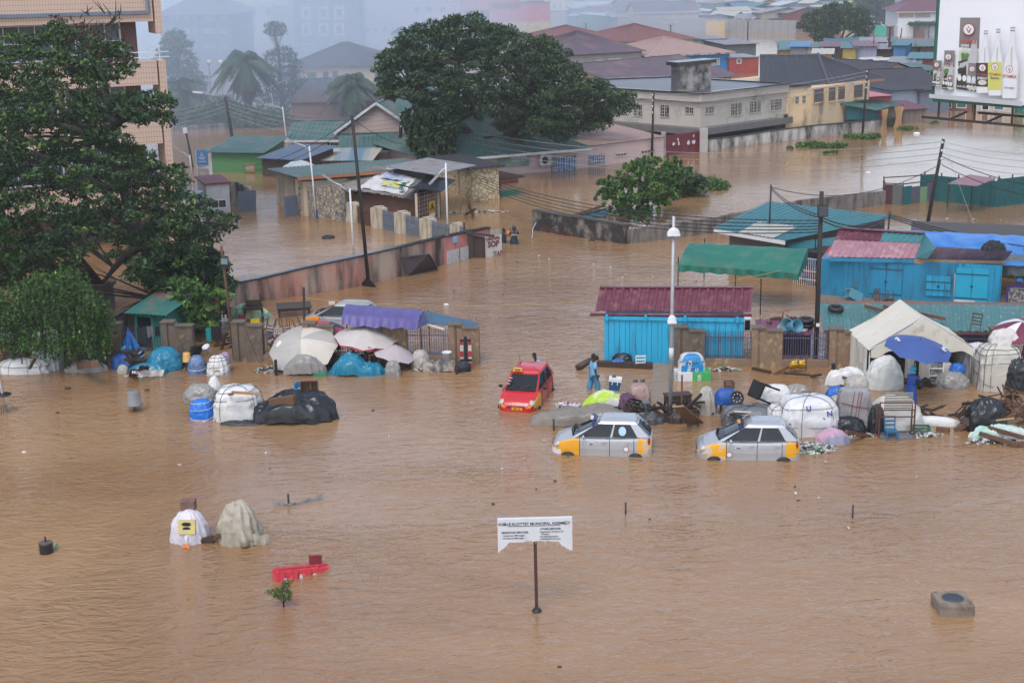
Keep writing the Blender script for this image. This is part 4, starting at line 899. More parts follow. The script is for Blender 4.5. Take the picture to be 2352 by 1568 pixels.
# ------------------------------------------------------------------ market on the right
sky_b=mat('sky blue painted boards',(0.015,0.36,0.58),.6,(0.012,0.28,0.47),1.2,stretch=(3,3,.3),streak=((0.03,0.12,0.17),.22,2.5,.5))
deep_b=mat('duller blue boards',(0.012,0.24,0.42),.6,(0.01,0.18,0.33),1.2,stretch=(3,3,.3),streak=((0.03,0.09,0.13),.25,2.5,.5))
def boards(A,B,z0,z1,w=.23,seed=1,setback=0):
 """planked wall: boards side by side with cover strips"""
 n=out(A,B);t=(B-A).normalized();L=(B-A).length;mb=MB();rn=random.Random(seed);u=0
 while u<L-.01:
  ww=min(rn.uniform(.7,1.25)*w,L-u);o=rn.uniform(0,.018)
  p,q=A+t*(u+.007),A+t*(u+ww-.007)
  mb.prism([p+n*o,q+n*o,q-n*.05,p-n*.05],z0,z1);u+=ww
 return mb
def kiosk1():
 A,B=P(1388,831),P(1707,838);ze=ZH(A,727)
 n=out(A,B);t=(B-A).normalized();th=T('blue_kiosk','sky blue planked kiosk with maroon sheet roof behind the lamp post','kiosk',A)
 D=2.6;A2,B2=A-n*D,B-n*D
 MB().prism([A-n*.06,B-n*.06,B2,A2],-.5,ze-.02).build('wall',deep_b,th,True)
 boards(A,B,-.5,ze).build('front_boards',sky_b,th,True)
 zb=ZH(A2,0);el,er=P(1367,713,ze+.22),P(1725,716,ze+.22);rl,rr=P(1378,661,ze+.9),P(1730,662,ze+.9)
 mb=MB();mb.corrug(el,er,rr,rl,pitch=.36,amp=.045,t=.02,rows=2,jag=.05);rf=mb.build('roof',r_maroon,th,True)
 MB().beam(rl+V((0,0,.04)),rr+V((0,0,.04)),.2,.05).build('ridge_cap',r_maroon,rf,True)
 mb=MB();mb.tube([P(1355,722,ze+.08),P(1726,724,ze+.08)],.07,8);mb.build('gutter',r_maroon,th,True)
 for u in (.02,.3,.58,.95):MB().box(A.lerp(B,u)+n*.12+V((0,0,ze)),(.1,.2,.22)).build('bracket',sky_b,th,True)
 mb=MB();mb.beam(A+n*.08+V((0,0,ze-.04)),B+n*.08+V((0,0,ze-.04)),.04,.14);mb.build('fascia',sky_b,th,True)
 q=P(1716,790);c=V((q.x,q.y+.3,ZH(q,745)));ac=MB();ac.box(c,(.34,.75,.55));a_=ac.build('air_conditioner',white_pt,th,True)
 ac=MB();ac.box(c+V((-.02,-.385,0)),(.22,.02,.42));ac.build('vent',black_m,a_,True)
kiosk1()
def kiosk2():
 A,B,C_=P(1936,681),P(2111,690),P(2296,702);ze=ZH(B,600)
 n=out(A,C_);t=(C_-A).normalized();th=T('twin_kiosk','wide bright blue twin kiosk with patchwork pink and maroon roof','kiosk',A)
 MB().prism([A-n*.06,C_-n*.06,C_-n*3.5,A-n*3.5],-.5,ze-.02).build('wall',deep_b,th,True)
 boards(A,B,-.5,ze,.27,3).build('front_boards',deep_b,th,True);boards(B,C_,-.5,ze,.27,4).build('front_boards',sky_b,th,True)
 dm=mat('blue panel door',(0.015,0.42,0.62),.55,(0.012,0.34,0.52),1);wi=mat('door iron',(0.02,0.1,0.16),.6)
 def door(x0,x1,y0,y1,k,m_=dm):
  p,q=PL(A,C_,x0,(y0+y1)/2),PL(A,C_,x1,(y0+y1)/2);z0,z1=ZH(V((p.x,p.y,0)),y1),ZH(V((p.x,p.y,0)),y0);p.z=q.z=0
  mb=MB();L=(q-p)
  for i in range(k):a_,b_=p+L*(i/k+.01),p+L*((i+1)/k-.01);mb.prism([a_+n*.05,b_+n*.05,b_,a_],z0,z1)
  d=mb.build('door',m_,th,True);mb=MB()
  for z_ in (z0+.3,z1-.3):mb.beam(p+n*.065+V((0,0,z_)),q+n*.065+V((0,0,z_)),.03,.05)
  mb.box(p.lerp(q,.5)+n*.08+V((0,0,(z0+z1)/2)),(.12,.05,.09));mb.build('hinge_bar',wi,d,True)
 door(2194,2270,614,696,2);door(2127,2184,632,678,4,sky_b);door(1998,2072,602,686,2,deep_b)
 rp=mat('faded pink sheet',(0.36,0.18,0.21),.45,(0.27,0.13,0.16),1.5,streak=((0.45,0.3,0.32),.3,3,3));lil=mat('faded lilac sheet',(0.3,0.22,0.3),.42,(0.22,0.16,0.23),1.5,streak=((0.4,0.35,0.42),.3,3,3))
 zr=ze+1.1;a,b,c,d=P(1899,590,ze+.1),P(2101,594,ze+.1),P(2124,537,zr),P(1929,526,zr)
 mb=MB();mb.corrug(a,b,b.lerp(c,.62),a.lerp(d,.62),pitch=.27,amp=.035,t=.02);mb.build('roof',rp,th,True)
 mb=MB();e,f=a.lerp(d,.6)+V((0,0,.03)),b.lerp(c,.6)+V((0,0,.03));mb.corrug(e,e.lerp(f,.53),(d.lerp(c,.53)),d,pitch=.27,amp=.035,t=.02);mb.build('roof',r_maroon,th,True)
 mb=MB();mb.corrug(e.lerp(f,.51),f,c+V((0,0,.02)),d.lerp(c,.51)+V((0,0,.02)),pitch=.27,amp=.035,t=.02);mb.build('roof',mat('dusty teal sheet',(0.05,0.21,0.22),.45,(0.035,0.15,0.16),1.5),th,True)
 MB().beam(d+V((0,0,.05)),c+V((0,0,.05)),.35,.06).build('ridge_cap',r_maroon,th,True)
 mb=MB();g0,g1,g2,g3=P(2101,594,ze+.08),P(2308,598,ze+.08),P(2326,577,ze+.75),P(2134,566,ze+.75);mb.corrug(g0,g1,g2,g3,pitch=.18,amp=.03,t=.02,rows=2,jag=.06);mb.build('roof',lil,th,True)
 mb=MB();mb.plate([b,P(2130,594,ze+.3),P(2150,570,ze+.9),c],.02);mb.build('flashing',MATS['dusty teal sheet'],th,True)
 MB().beam(P(2100,600,ze),P(2308,604,ze),.08,.22).build('fascia',wood_lt,th,True);MB().beam(P(1905,596,ze),P(2100,600,ze),.06,.16).build('fascia',deep_b,th,True)
 mb=MB();p=A+V((-1.0,.6,0));mb.prism([p,A,A-n*1.6,p-n*1.6],-.5,ze-.15);mb.build('side_room',deep_b,th,True)
kiosk2()
def market_roofs():
 z=2.0
 th=T('teal_market_shed','big teal corrugated market roof on grey shutters behind the green awning','market shed',P(1700,600))
 a,b,c,d=P(1636,525,z),P(1802,553,z),P(2061,497,2.1),P(1764,463,2.5)
 mb=MB();mb.corrug(a,b,c,d,pitch=.26,amp=.035,t=.02,rows=2,jag=.04);mb.build('roof',r_teal,th,True)
 mb=MB();mb.corrug(P(1696,534,z+.07),P(1775,547,z+.07),P(1832,520,z+.13),P(1740,509,z+.17),pitch=.26,amp=.035,t=.02);mb.build('translucent_sheet',r_pale,th,True)
 MB().beam(P(1640,530,z-.08),P(1803,558,z-.08),.06,.2).build('fascia',white_pt,th,True)
 A,B=P(1674,604),P(1800,624);n=out(A,B);sh=mat('grey brown shutter',(0.18,0.15,0.14),.6,(0.12,0.1,0.09),.4,tile=(9,.12,(0.05,0.045,0.04),.02))
 MB().prism([A,B,B+(c-b)*.9,A+(d-a)*.8],-.5,z-.06).build('shutter_wall',sh,th,True)
 mb=MB();mb.corrug(P(1800,567,1.55),P(1925,574,1.5),P(1930,543,1.8),P(1828,556,1.8),pitch=.2,amp=.03,t=.02);mb.build('lower_roof',r_teal,th,True)
 th=T('green_awning','sagging green tarpaulin awning on thin poles in front of the teal market shed','awning',P(1744,722))
 a,b,c,d=P(1557,607,1.95),P(1834,628,1.95),P(1856,571,2.7),P(1585,558,2.7)
 def fn(u,v):
  p=a.lerp(b,u).lerp(d.lerp(c,u),v);w_=.1*math.sin(v*PI)*(1+.6*math.sin(u*12.5));return p+V((0,0,w_+.05*noise.noise(V((u*9,v*4,1)))))
 gm=mat('green tarpaulin',(0.012,0.155,0.1),.45,(0.008,0.105,0.075),.8,streak=((0.07,0.15,0.11),.3,1.2,1.2),bump=.02,bs=5)
 mb=MB();mb.grid(fn,40,12)
 mb.grid(lambda u,v:a.lerp(b,u)+V((0,-.02-.06*v*math.sin(u*60),-.32*v-.03*math.sin(u*40)*v))+(V((0,0,.05*noise.noise(V((u*9,0,1)))))),60,2)
 for s_,e,f in ((0,a,d),(1,b,c)):
  m_=e.lerp(f,.5);mb.grid(lambda u,v,e=e,f=f:(fn(s_,u))+V((0,0,-v*(.32+.5*u))),8,2)
 mb.build('tarpaulin',gm,th,True)
 for x,yb,zz in ((1557,668,1.8),(1617,640,2.2),(1689,662,2.0),(1746,722,1.75),(1870,640,2.2)):
  p=P(x,yb)if x!=1746 else P(x,722);MB().beam(p+V((0,0,-.5)),p+V((0,0,zz)),.05).build('pole',black_m,th,True)
 A,B=P(1822,652),P(1934,668);n=out(A,B);th=T('barred_shop','barred shop front stacked with red and brown crates under a small red canopy','shop',A)
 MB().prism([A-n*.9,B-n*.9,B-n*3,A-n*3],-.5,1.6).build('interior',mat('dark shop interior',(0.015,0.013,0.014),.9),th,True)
 mb=MB();t=(B-A).normalized()
 for i in range(24):p=A.lerp(B,i/23);mb.beam(p+V((0,0,-.4)),p+V((0,0,1.5)),.025)
 for z_ in (.35,.8,1.45):mb.beam(A+V((0,0,z_)),B+V((0,0,z_)),.03)
 mb.build('bars',white_pt,th,True)
 cr=[mat('red crate',(0.35,0.03,0.04),.6),mat('brown crate',(0.2,0.07,0.02),.6),mat('blue crate',(0.03,0.1,0.3),.6)];rn=random.Random(2)
 for i in range(9):
  for k in range(4):
   if rn.random()<.75:
    p=A.lerp(B,.05+.11*i)-n*.45;mb=MB();zc=.12+k*.33
    mb.box(p+V((0,0,zc)),(.42,.3,.05),math.atan2(t.y,t.x))
    for sx in (-1,1):mb.box(p+t*sx*.19+V((0,0,zc+.14)),(.03,.3,.26),math.atan2(t.y,t.x));mb.box(p+n*sx*.14+V((0,0,zc+.08)),(.4,.03,.1),math.atan2(t.y,t.x));mb.box(p+n*sx*.14+V((0,0,zc+.22)),(.4,.03,.07),math.atan2(t.y,t.x))
    c_=mb.build('crate',cr[(i*7+k)%3 if i<4 else rn.choice([0,0,1])],None,off=p+V((0,0,zc)))
    tag(c_,f'{["red", "brown", "blue"][(i * 7 + k) % 3] if i < 4 else "red or brown"} bottle crate stacked behind the shop bars','crate','bottle crates stacked in the barred shop')
 th=T('red_canopy','small faded red canopy with scalloped white edge beside the dark pole','canopy',P(1895,660))
 a,b,c,d=P(1878,603,1.5),P(1931,602,1.5),P(1925,567,2.05),P(1905,567,2.05)
 MB().plate([a,b,c,d],.03).build('cloth',mat('faded red cloth',(0.45,0.06,0.07),.7),th,True)
 MB().grid(lambda u,v:a.lerp(b,u)+V((0,-.02,-.12*v-.05*v*abs(math.sin(u*12)))),40,1).build('edging',white_pt,th,True)
 a,b,c,d=P(2075,594,1.9),P(2420,616,1.9),P(2420,545,2.6),P(2068,528,2.7)
 bt=mat('blue spotted tarpaulin',(0.02,0.16,0.5),.4,(0.06,0.24,0.56),1.1,con=.1,bump=.03,bs=3)
 th=T('blue_tarp_stall','long stall roofed with bright blue spotted tarpaulin behind the twin kiosk','stall',P(2200,640))
 MB().grid(lambda u,v:a.lerp(b,u).lerp(d.lerp(c,u),v)+V((0,0,.15*math.sin(v*PI)+.05*noise.noise(V((u*14,v*5,2))))),50,12).build('tarpaulin',bt,th,True)
 MB().prism([P(2090,622),P(2400,645),P(2400,590),P(2090,575)],-.5,1.75).build('wall',wood_dk,th,True)
 th=T('fence_side_shed','long low shed with dented teal sheet roof behind the front fence','shed',P(1900,800))
 a,b,c,d=P(1892,758,1.45),P(2440,762,1.45),P(2440,702,2.0),P(1880,697,2.0)
 mb=MB();mb.corrug(a,b,c,d,pitch=.33,amp=.04,t=.02,rows=3,jag=.06);mb.build('roof',mat('grey teal sheet',(0.06,0.17,0.17),.42,(0.04,0.12,0.12),1,streak=((0.35,0.37,0.37),.12,4,4)),th,True)
 MB().beam(a-V((0,0,.08)),b-V((0,0,.08)),.06,.12).build('fascia',r_red,th,True)
 MB().prism([P(1900,806),P(2420,812),P(2420,760),P(1898,754)],-.5,1.32).build('wall',w_brick,th,True)
 th=T('maroon_lean_to','low maroon sheet roof heaped with scrap behind the fence','lean to',P(1760,800))
 mb=MB();mb.corrug(P(1738,768,1.1),P(1868,770,1.1),P(1868,737,1.35),P(1735,733,1.35),pitch=.3,amp=.04,t=.02);mb.build('roof',mat('maroon purple sheet',(0.2,0.06,0.12),.5,(0.12,0.04,0.07),2),th,True)
 MB().prism([P(1745,812),P(1862,815),P(1862,790),P(1745,788)],-.5,1.0).build('wall',mat('murky wall',(0.08,0.06,0.055),.9),th,True)
market_roofs()
# tyres, beams and scrap lying on those roofs
def tyre(loc,r,label,tilt=0,w=.18):
 mb=MB();k=20;pr=[(r*.58,-w/2),(r*.8,-w/2-.01),(r*.97,-w*.38),(r,0),(r*.97,w*.38),(r*.8,w/2+.01),(r*.58,w/2),(r*.6,0),(r*.58,-w/2)]
 mb.lathe(pr,(0,0,0),k);o=solo(mb,'tyre',tyre_m,label,'tyre',loc);o.rotation_euler=(tilt,0,0);return o
tyre(P(1920,708,1.98),.34,'old tyre lying alone on the dented teal roof',.12)
tyre(P(1851,746,1.36),.36,'lower tyre of the pair on the maroon scrap roof');tyre(P(1851,735,1.58),.36,'upper tyre of the pair on the maroon scrap roof',.05)
tyre(P(754,545,.03),.42,'tyre floating flat in the yard behind the pink wall',0,.16)
for x0,y0,x1,y1,lb in ((1987,702,2060,722,'longest dark beam lying across the teal roof'),(2029,702,2070,716,'short dark beam beside the long one on the teal roof'),(2066,710,2171,732,'dark beam on the teal roof behind the tent peak'),(2345,731,2420,735,'pale timber at the right end of the teal roof')):
 a,b=P(x0,y0,2.05 if y0<720 else 1.95),P(x1,y1,1.9);solo(MB().beam(a,b,.12),'beam',wood_lt if x0>2300 else wood_br,lb,'beam',a,world=True)
scr=[('drum','blue plastic barrel lying on the maroon scrap roof',mat('blue barrel',(0.06,0.25,0.36),.5),1823,750),('drum','short teal barrel end beside the blue barrel',mat('teal barrel',(0.08,0.22,0.25),.5),1812,747)]
for nm,lb,m_,x,y in scr:mb=MB();mb.lathe([(.02,-.28),(.2,-.28),(.24,-.2),(.25,0),(.3,.27),(.27,.27),(.22,-.1),(.02,-.1)],(0,0,0),16);o=solo(mb,nm,m_,lb,'barrel',P(x,y,1.5));o.rotation_euler=(R(70),0,R(30 if x>1815 else -40))
def wheel_trim(loc,lb,m_=galv):
 mb=MB();mb.lathe([(.01,.05),(.07,.06),(.1,.03),(.25,.04),(.28,.0),(.26,-.02),(.01,.0)],(0,0,0),20)
 for i in range(9):a=2*PI*i/9;mb.box((.17*math.cos(a),.17*math.sin(a),.05),(.14,.03,.03),a)
 o=solo(mb,'wheel_trim',m_,lb,'hubcap',loc);o.rotation_euler=(R(35),0,0);return o
wheel_trim(P(1799,755,1.3),'silver hubcap on the left of the scrap roof');wheel_trim(P(1842,752,1.3),'silver hubcap between the barrel and the tyres')
# ------------------------------------------------------------------ front fence of pillars and railings
pil_m=mat('scarred brown pillar plaster',(0.26,0.17,0.105),.95,(0.15,0.1,0.07),1.5,streak=((0.42,0.32,0.16),.22,3.5,2.5),bump=.015,bs=10)
pil_k=mat('blackened pillar plaster',(0.17,0.125,0.09),.95,(0.055,0.045,0.038),1.6,streak=((0.3,0.23,0.13),.15,3,2.5),bump=.015,bs=10)
fen_m=mat('violet grey railing',(0.09,0.08,0.16),.55,(0.06,0.055,0.1),3)
fen_r=mat('purplish railing',(0.1,0.055,0.08),.55,(0.07,0.03,0.045),3)
def fy(x):return 829+(x-376)*(848-829)/(2270-376)
def FP(x):return P(x,fy(x))
pillars=[(225,282,746,745,'front fence pillar next to the drooping tree'),(376,445,741,750,'front fence pillar left of the gap with the hanging washing'),(537,605,741,750,'front fence pillar under the floodlight pole'),(699,768,744,752,'front fence pillar behind the biggest grey parasol'),(864,935,744,753,'front fence pillar behind the red rimmed parasol'),(1032,1101,747,756,'last pillar of the left fence beside the open entrance'),(1548,1618,752,762,'first pillar of the right fence, beside the grey lamp post'),(1725,1796,754,762,'front fence pillar behind the yellow jerrycans'),(1903,1977,757,766,'front fence pillar left of the white tent'),(2270,2345,757,765,'front fence pillar behind the maroon parasol')]
for i,(x0,x1,ya,yb,lb)in enumerate(pillars):
 a,b=FP(x0),FP(x1);L=(b-a).length;t=(b-a).normalized();n=out(a,b);za=ZH(a,ya);zb=ZH(b,yb)
 th=T('fence_pillar',lb,'fence pillar',a,group='stepped pillars of the front fence');mm=[pil_m,pil_k][i in (0,1,2,6)]
 mb=MB()
 def slab(pts,o0,o1):
  f=[a+t*(u*L)+n*o0+V((0,0,z))for u,z in pts];g_=[p-n*(o0+o1)for p in f];k=len(pts)
  mb.add(f+g_,[tuple(range(k)),tuple(range(2*k-1,k-1,-1))]+[(j,k+j,k+(j+1)%k,(j+1)%k)for j in range(k)])
 slab([(0,-.5),(.2,-.5),(.2,za),(0,za)],.05,.4)
 mb.build('side_post',mm,th,True);mb=MB()
 slab([(.2,-.5),(1,-.5),(1,zb),(.52,zb),(.42,za),(.2,za)],-.03,.38);mb.build('pillar_body',mm,th,True);mb=MB()
 slab([(.28,-.5),(.98,-.5),(.42,za-.15),(.28,za-.15)],.02,.02);mb.build('slanted_fin',mm,th,True)
 mb=MB();slab([(-.02,za),(.44,za),(.44,za+.05),(-.02,za+.05)],.09,.45);slab([(.5,zb),(1.02,zb),(1.02,zb+.045),(.5,zb+.045)],.04,.44);mb.build('coping',mat('dirty coping',(0.16,0.13,0.1),.95,(0.07,0.06,0.05),2),th,True)
def railing(x0,x1,yt,m_,lb,plinth=True,sp=.105):
 a,b=FP(x0),FP(x1);L=(b-a).length;t=(b-a).normalized();n=out(a,b);zt=ZH(a,yt);k=int(L/sp);rn=random.Random(x0)
 th=T('railing',lb,'railing',a,group='steel railings of the front fence');mb=MB()
 for j in range(k+1):
  p=a+t*(L*(j+.5)/(k+1))-n*.2;mb.beam(p+V((0,0,.15)),p+V((rn.uniform(-.01,.01),0,zt+rn.uniform(-.03,.02))),.022)
 mb.build('pickets',m_,th,True);mb=MB()
 for z_ in (.42,zt-.28):mb.beam(a-n*.2+V((0,0,z_)),b-n*.2+V((0,0,z_)),.035)
 mb.build('rail',m_,th,True)
 if plinth:MB().prism([a-n*.05,b-n*.05,b-n*.35,a-n*.35],-.5,.3).build('plinth',pil_m,th,True)
for r in ((282,376,752,fen_m,'railing in front of the turquoise kiosk'),(605,700,757,fen_m,'railing left of the grey parasol'),(768,864,756,fen_m,'railing between the two big parasols'),(935,1032,758,fen_m,'railing beneath the blue lean to roof'),(1618,1725,762,fen_r,'purplish railing against the blue kiosk wall'),(1796,1903,764,fen_m,'railing crossed by the tall dark pole'),(1977,2270,764,fen_m,'long railing behind the white tent')):railing(*r)
a,b=P(1566,832),P(1706,838)
# ------------------------------------------------------------------ left stalls behind the fence
def left_stalls():
 th=T('purple_awning','purple tarpaulin awning on poles behind the front fence','awning',P(860,800))
 a,b,c,d=P(785,747,1.75),P(958,757,1.75),P(974,712,2.2),P(796,698,2.2)
 a2,b2=P(786,722,2.15),P(962,734,2.15)
 pm=mat('purple tarpaulin',(0.09,0.07,0.26),.45,(0.06,0.045,0.17),1.2,bump=.02,bs=5)
 mb=MB();w_=lambda u,v:V((0,0,.03*math.sin(u*38)*math.sin(v*PI)+.02*noise.noise(V((u*12,v*4,5)))))
 mb.grid(lambda u,v:a2.lerp(b2,u).lerp(d.lerp(c,u),v)+w_(u,v)+V((0,0,.1*math.sin(v*PI))),36,6);mb.grid(lambda u,v:a.lerp(b,u).lerp(a2.lerp(b2,u),v)+V((0,-.03*math.sin(u*60)*(1-v),.04*math.sin(u*26)*(1-v)))+w_(u,0),60,4)
 mb.poly([b,P(982,742,1.7),c,b2]);mb.build('tarpaulin',pm,th,True)
 for x,y,z_ in ((799,795,1.7),(968,800,1.8),(987,800,1.75)):p=P(x,y);MB().beam(p+V((0,0,-.5)),p+V((0,0,z_)),.05).build('pole',black_m,th,True)
 th=T('sheet_lean_to','blue corrugated lean to roof beside the purple awning','lean to',P(1020,800))
 mb=MB();mb.corrug(P(960,739,1.75),P(1090,754,1.45),P(1100,741,1.6),P(974,713,2.1),pitch=.12,amp=.025,t=.02);mb.build('roof',mat('steel blue corrugated',(0.06,0.13,0.2),.4,(0.045,0.09,0.14),1),th,True)
 for x,y in ((1021,800),(1090,800)):p=P(x,y);MB().beam(p+V((0,0,-.5)),p+V((0,0,1.5)),.06).build('pole',galv,th,True)
 MB().beam(P(968,742,1.65),P(1020,756,1.55),.05,.08).build('edge_board',white_pt,th,True)
 A,B=P(314,800),P(385,806);n=out(A,B);th=T('turquoise_kiosk','small turquoise kiosk with rusty roof and glass door under the big tree','kiosk',A)
 tq=mat('turquoise kiosk paint',(0.03,0.22,0.17),.65,(0.02,0.14,0.11),2)
 MB().prism([A,B,B-n*1.8,A-n*1.8],-.5,1.65).build('wall',tq,th,True)
 mb=MB();z_=V((0,0,1.75));t=(B-A).normalized();mb.corrug(A+n*.5-t*.2+z_,B+n*.4+t*.3+z_,B-n*2+t*.5+z_+V((0,0,.5)),A-n*2+z_+V((0,0,.5)),pitch=.2,amp=.03,t=.02);mb.build('roof',mat('rust and teal sheet',(0.2,0.13,0.11),.5,(0.03,0.15,0.13),.8,con=.1),th,True)
 window3(th,A,B,A+t*.12,A+t*.95,.05,1.55,mat('turquoise door frame',(0.05,0.35,0.26),.6),glass_d,1,1,None,.08,None,'door')
left_stalls()

# ------------------------------------------------------------------ cars
rub=mat('black trim',(0.012,0.012,0.013),.6)
car_glass=mat('car window glass',(0.02,0.024,0.026),.04,(0.008,0.009,0.01),2,spec=.35)
silver=mat('silver car paint',(0.42,0.43,0.45),.32,(0.36,0.37,0.39),.8,metal=.35,coat=.4,streak=((0.3,0.27,0.24),.12,2,2))
yel=mat('taxi yellow paint',(0.72,0.34,0.01),.35,(0.62,0.28,0.01),1,coat=.3)
prim=mat('yellow with bare primer patches',(0.72,0.34,0.01),.5,(0.5,0.42,0.34),1.4,con=.04)
redp=mat('red car paint',(0.5,0.01,0.012),.3,(0.42,0.008,0.01),1,coat=.5)
orng=mat('orange fender paint',(0.75,0.25,0.01),.35,(0.65,0.2,0.01),1,coat=.3)
lens=mat('headlight lens',(0.5,0.5,0.46),.08,(0.25,0.25,0.22),6,coat=.5)
tail=mat('red tail lamp',(0.3,0.005,0.01),.1,coat=.5)
def interp(x,tb):
 if x<=tb[0][0]:return tb[0][1]
 for(a,p),(b,q)in zip(tb,tb[1:]):
  if x<=b:
   u=(x-a)/(b-a);u=u*u*(3-2*u)*.35+u*.65;return p+(q-p)*u
 return tb[-1][1]
def car(name,label,loc,rz,body,fend,quart,sink=.34,L=3.5,W=1.5,sign='visor',group=None,gh=True,side_z=0,bump_m=None,handles=True):
 k=L/3.5;th=T(name,label,'car',(loc.x,loc.y,-sink),rz,group)
 top=[(-1.75,.54),(-1.68,.66),(-1.52,.77),(-1.25,.87),(-.95,.95),(-.4,.92),(.6,.94),(1.4,.98),(1.62,.97),(1.73,.9)]
 wid=[(-1.75,.42),(-1.69,.54),(-1.58,.63),(-1.42,.70),(-1.1,.735),(0,.75),(1.2,.745),(1.55,.70),(1.68,.62),(1.73,.56)]
 xs=[-1.75,-1.72,-1.66,-1.58,-1.5,-1.42,-1.3,-1.15,-1.0,-.88,-.76,-.5,-.2,.1,.28,.6,.9,1.12,1.25,1.4,1.5,1.6,1.67,1.71,1.73]
 rel=[(1.0,.0),(1.0,.28),(1.012,.5),(1.0,.72),(.985,.86),(.95,.95),(.86,1.0),(.6,1.03),(.3,1.045),(0,1.05)]
 def ring(x,e=0):
  w_=interp(x,wid)*W/1.5;zt=interp(x,top);r=[]
  for(a,b)in rel:r.append((a*w_,.18+(zt-.18)*b))
  pts=[(x*k,-y,z)for y,z in r]+[(x*k,y,z)for y,z in r[::-1][1:]]
  return pts
 rings=[ring(x)for x in xs];m_=len(rings[0]);bins={}
 for i in range(len(xs)-1):
  xc=(xs[i]+xs[i+1])/2
  for j in range(m_-1):
   jj=min(j,m_-2-j);side=jj<5
   z_=(rings[i][j][2]+rings[i][j+1][2])/2
   if(xc<-1.45 and z_<.5):nm='front_bumper'
   elif xc>1.55 and z_<.55:nm='rear_bumper'
   elif side and xc<-.76:nm='fender'+str(j<m_//2)
   elif side and xc<.28:nm='door'+str(j<m_//2)
   elif side and xc<1.12:nm='rdoor'+str(j<m_//2)
   elif side and .42<z_<.93 and xc>1.22:nm='quarter'+str(j<m_//2)
   elif side:nm='body'
   elif xc<-.9:nm='bonnet'
   else:nm='body'
   bins.setdefault(nm,MB());b_=bins[nm];b_.smooth=True
   b_.add([rings[i][j],rings[i+1][j],rings[i+1][j+1],rings[i][j+1]],[(3,2,1,0)])
 bins['front_bumper'].poly(rings[0][::-1]);bins['rear_bumper'].poly(rings[-1])
 mm={'front_bumper':bump_m or body,'rear_bumper':body,'bonnet':body,'body':body}
 obs={}
 gb,gg,win=MB(),{},[]
 xb0,xb1,xr0,xr1=-1.1,1.7,-.12,1.22
 bb,rb=.685*W/1.5,.55*W/1.5
 def st():
  out_=[]
  for f_ in (-.93,-.86,-.5,0,.5,.86,.93):out_.append(('f',f_))
  for s_ in (.035,.22,.405,.435,.6,.80,.84,.97):out_.append(('r',s_))
  for f_ in (.9,.8,.4,0,-.4,-.8,-.9):out_.append(('b',f_))
  for s_ in (.97,.84,.80,.6,.435,.405,.22,.035):out_.append(('l',s_))
  return out_
 ss=st()
 def pt(s_,v):
  kd,f_=s_
  def at(x0,x1,b,z):
   if kd=='f':return V((x0+.1*f_*f_*f_*f_-.0,f_*b,z))
   if kd=='b':return V((x1-.1*f_**4,f_*b,z))
   y=b*(1-.05*abs(2*f_-1)**3);return V((x0+(x1-x0)*(f_ if x0>-1 else f_**.78),y if kd=='r' else -y,z))
  p=at(xb0,xb1,bb,.92+(.05 if kd in 'b' else .04*f_ if kd in 'rl' else .01));q=at(xr0,xr1,rb,1.42+(.03 if kd in 'rl' else 0))
  r=p.lerp(q,v);r.z+=.0;n=V((r.x-.4,r.y*2,0));n=n.normalized()if n.length else n
  r+=n*.06*math.sin(v*PI);r.x*=k;return r
 vs_=[0,.06,.92,1];n_=len(ss)
 G_={'frame':MB(),'windscreen':MB(),'rear_window':MB(),'side_window1':MB(),'side_window2':MB(),'side_window3':MB(),'side_window4':MB()}
 for i in range(n_):
  a,b=ss[i],ss[(i+1)%n_]
  for r_ in range(3):
   q=[pt(a,vs_[r_]),pt(b,vs_[r_]),pt(b,vs_[r_+1]),pt(a,vs_[r_+1])];nm='frame'
   if r_==1 and a[0]==b[0]:
    lo,hi=min(a[1],b[1]),max(a[1],b[1])
    if a[0]=='f' and lo>=-.87 and hi<=.87:nm='windscreen'
    elif a[0]=='b' and lo>=-.81 and hi<=.81:nm='rear_window'
    elif a[0]in 'rl' and lo>=.03 and hi<=.41:nm='side_window1' if a[0]=='r' else 'side_window3'
    elif a[0]in 'rl' and lo>=.43 and hi<=.81:nm='side_window2' if a[0]=='r' else 'side_window4'
   G_[nm].smooth=nm!='frame';G_[nm].add(q,[(0,1,2,3)])
 rf=G_['frame'];rf.smooth=True
 loops=[[pt(s_,1)for s_ in ss]]
 c0=V((.53*k,0,1.43))
 for sc_l,dz in ((.96,.03),(.85,.07),(.6,.105),(.3,.12)):loops.append([V((c0.x+(p.x-c0.x)*sc_l,p.y*sc_l,max(p.z,1.44)+dz))for p in loops[0]])
 for a,b in zip(loops,loops[1:]):
  for i in range(n_):rf.add([a[i],a[(i+1)%n_],b[(i+1)%n_],b[i]],[(0,1,2,3)])
 rf.poly(loops[-1])
 obs['body']=bins.pop('body').build('body',body,th);rf.build('roof',body,th)
 for nm,b_ in G_.items():
  if nm!='frame':b_.build(nm.rstrip('1234'),car_glass,th)
 for nm,b_ in bins.items():
  base={'fender':'front_wing','door':'front_door','rdoor':'rear_door','quarter':'rear_wing'}
  key=nm.replace('True','').replace('False','');m2={'fender':fend,'quarter':quart}.get(key,mm.get(key,body))
  o=b_.build(base.get(key,key),m2,th);obs[nm]=o
  if 'door' in nm:
   sgn=-1 if 'True' in nm else 1;x=(.1 if key=='door' else 1.0)*k
   MB().beam((x-.1,sgn*(.757*W/1.5),.79),(x+.07,sgn*(.757*W/1.5),.795),.03,.035).build('handle',body if handles else rub,o)
 s_=MB()
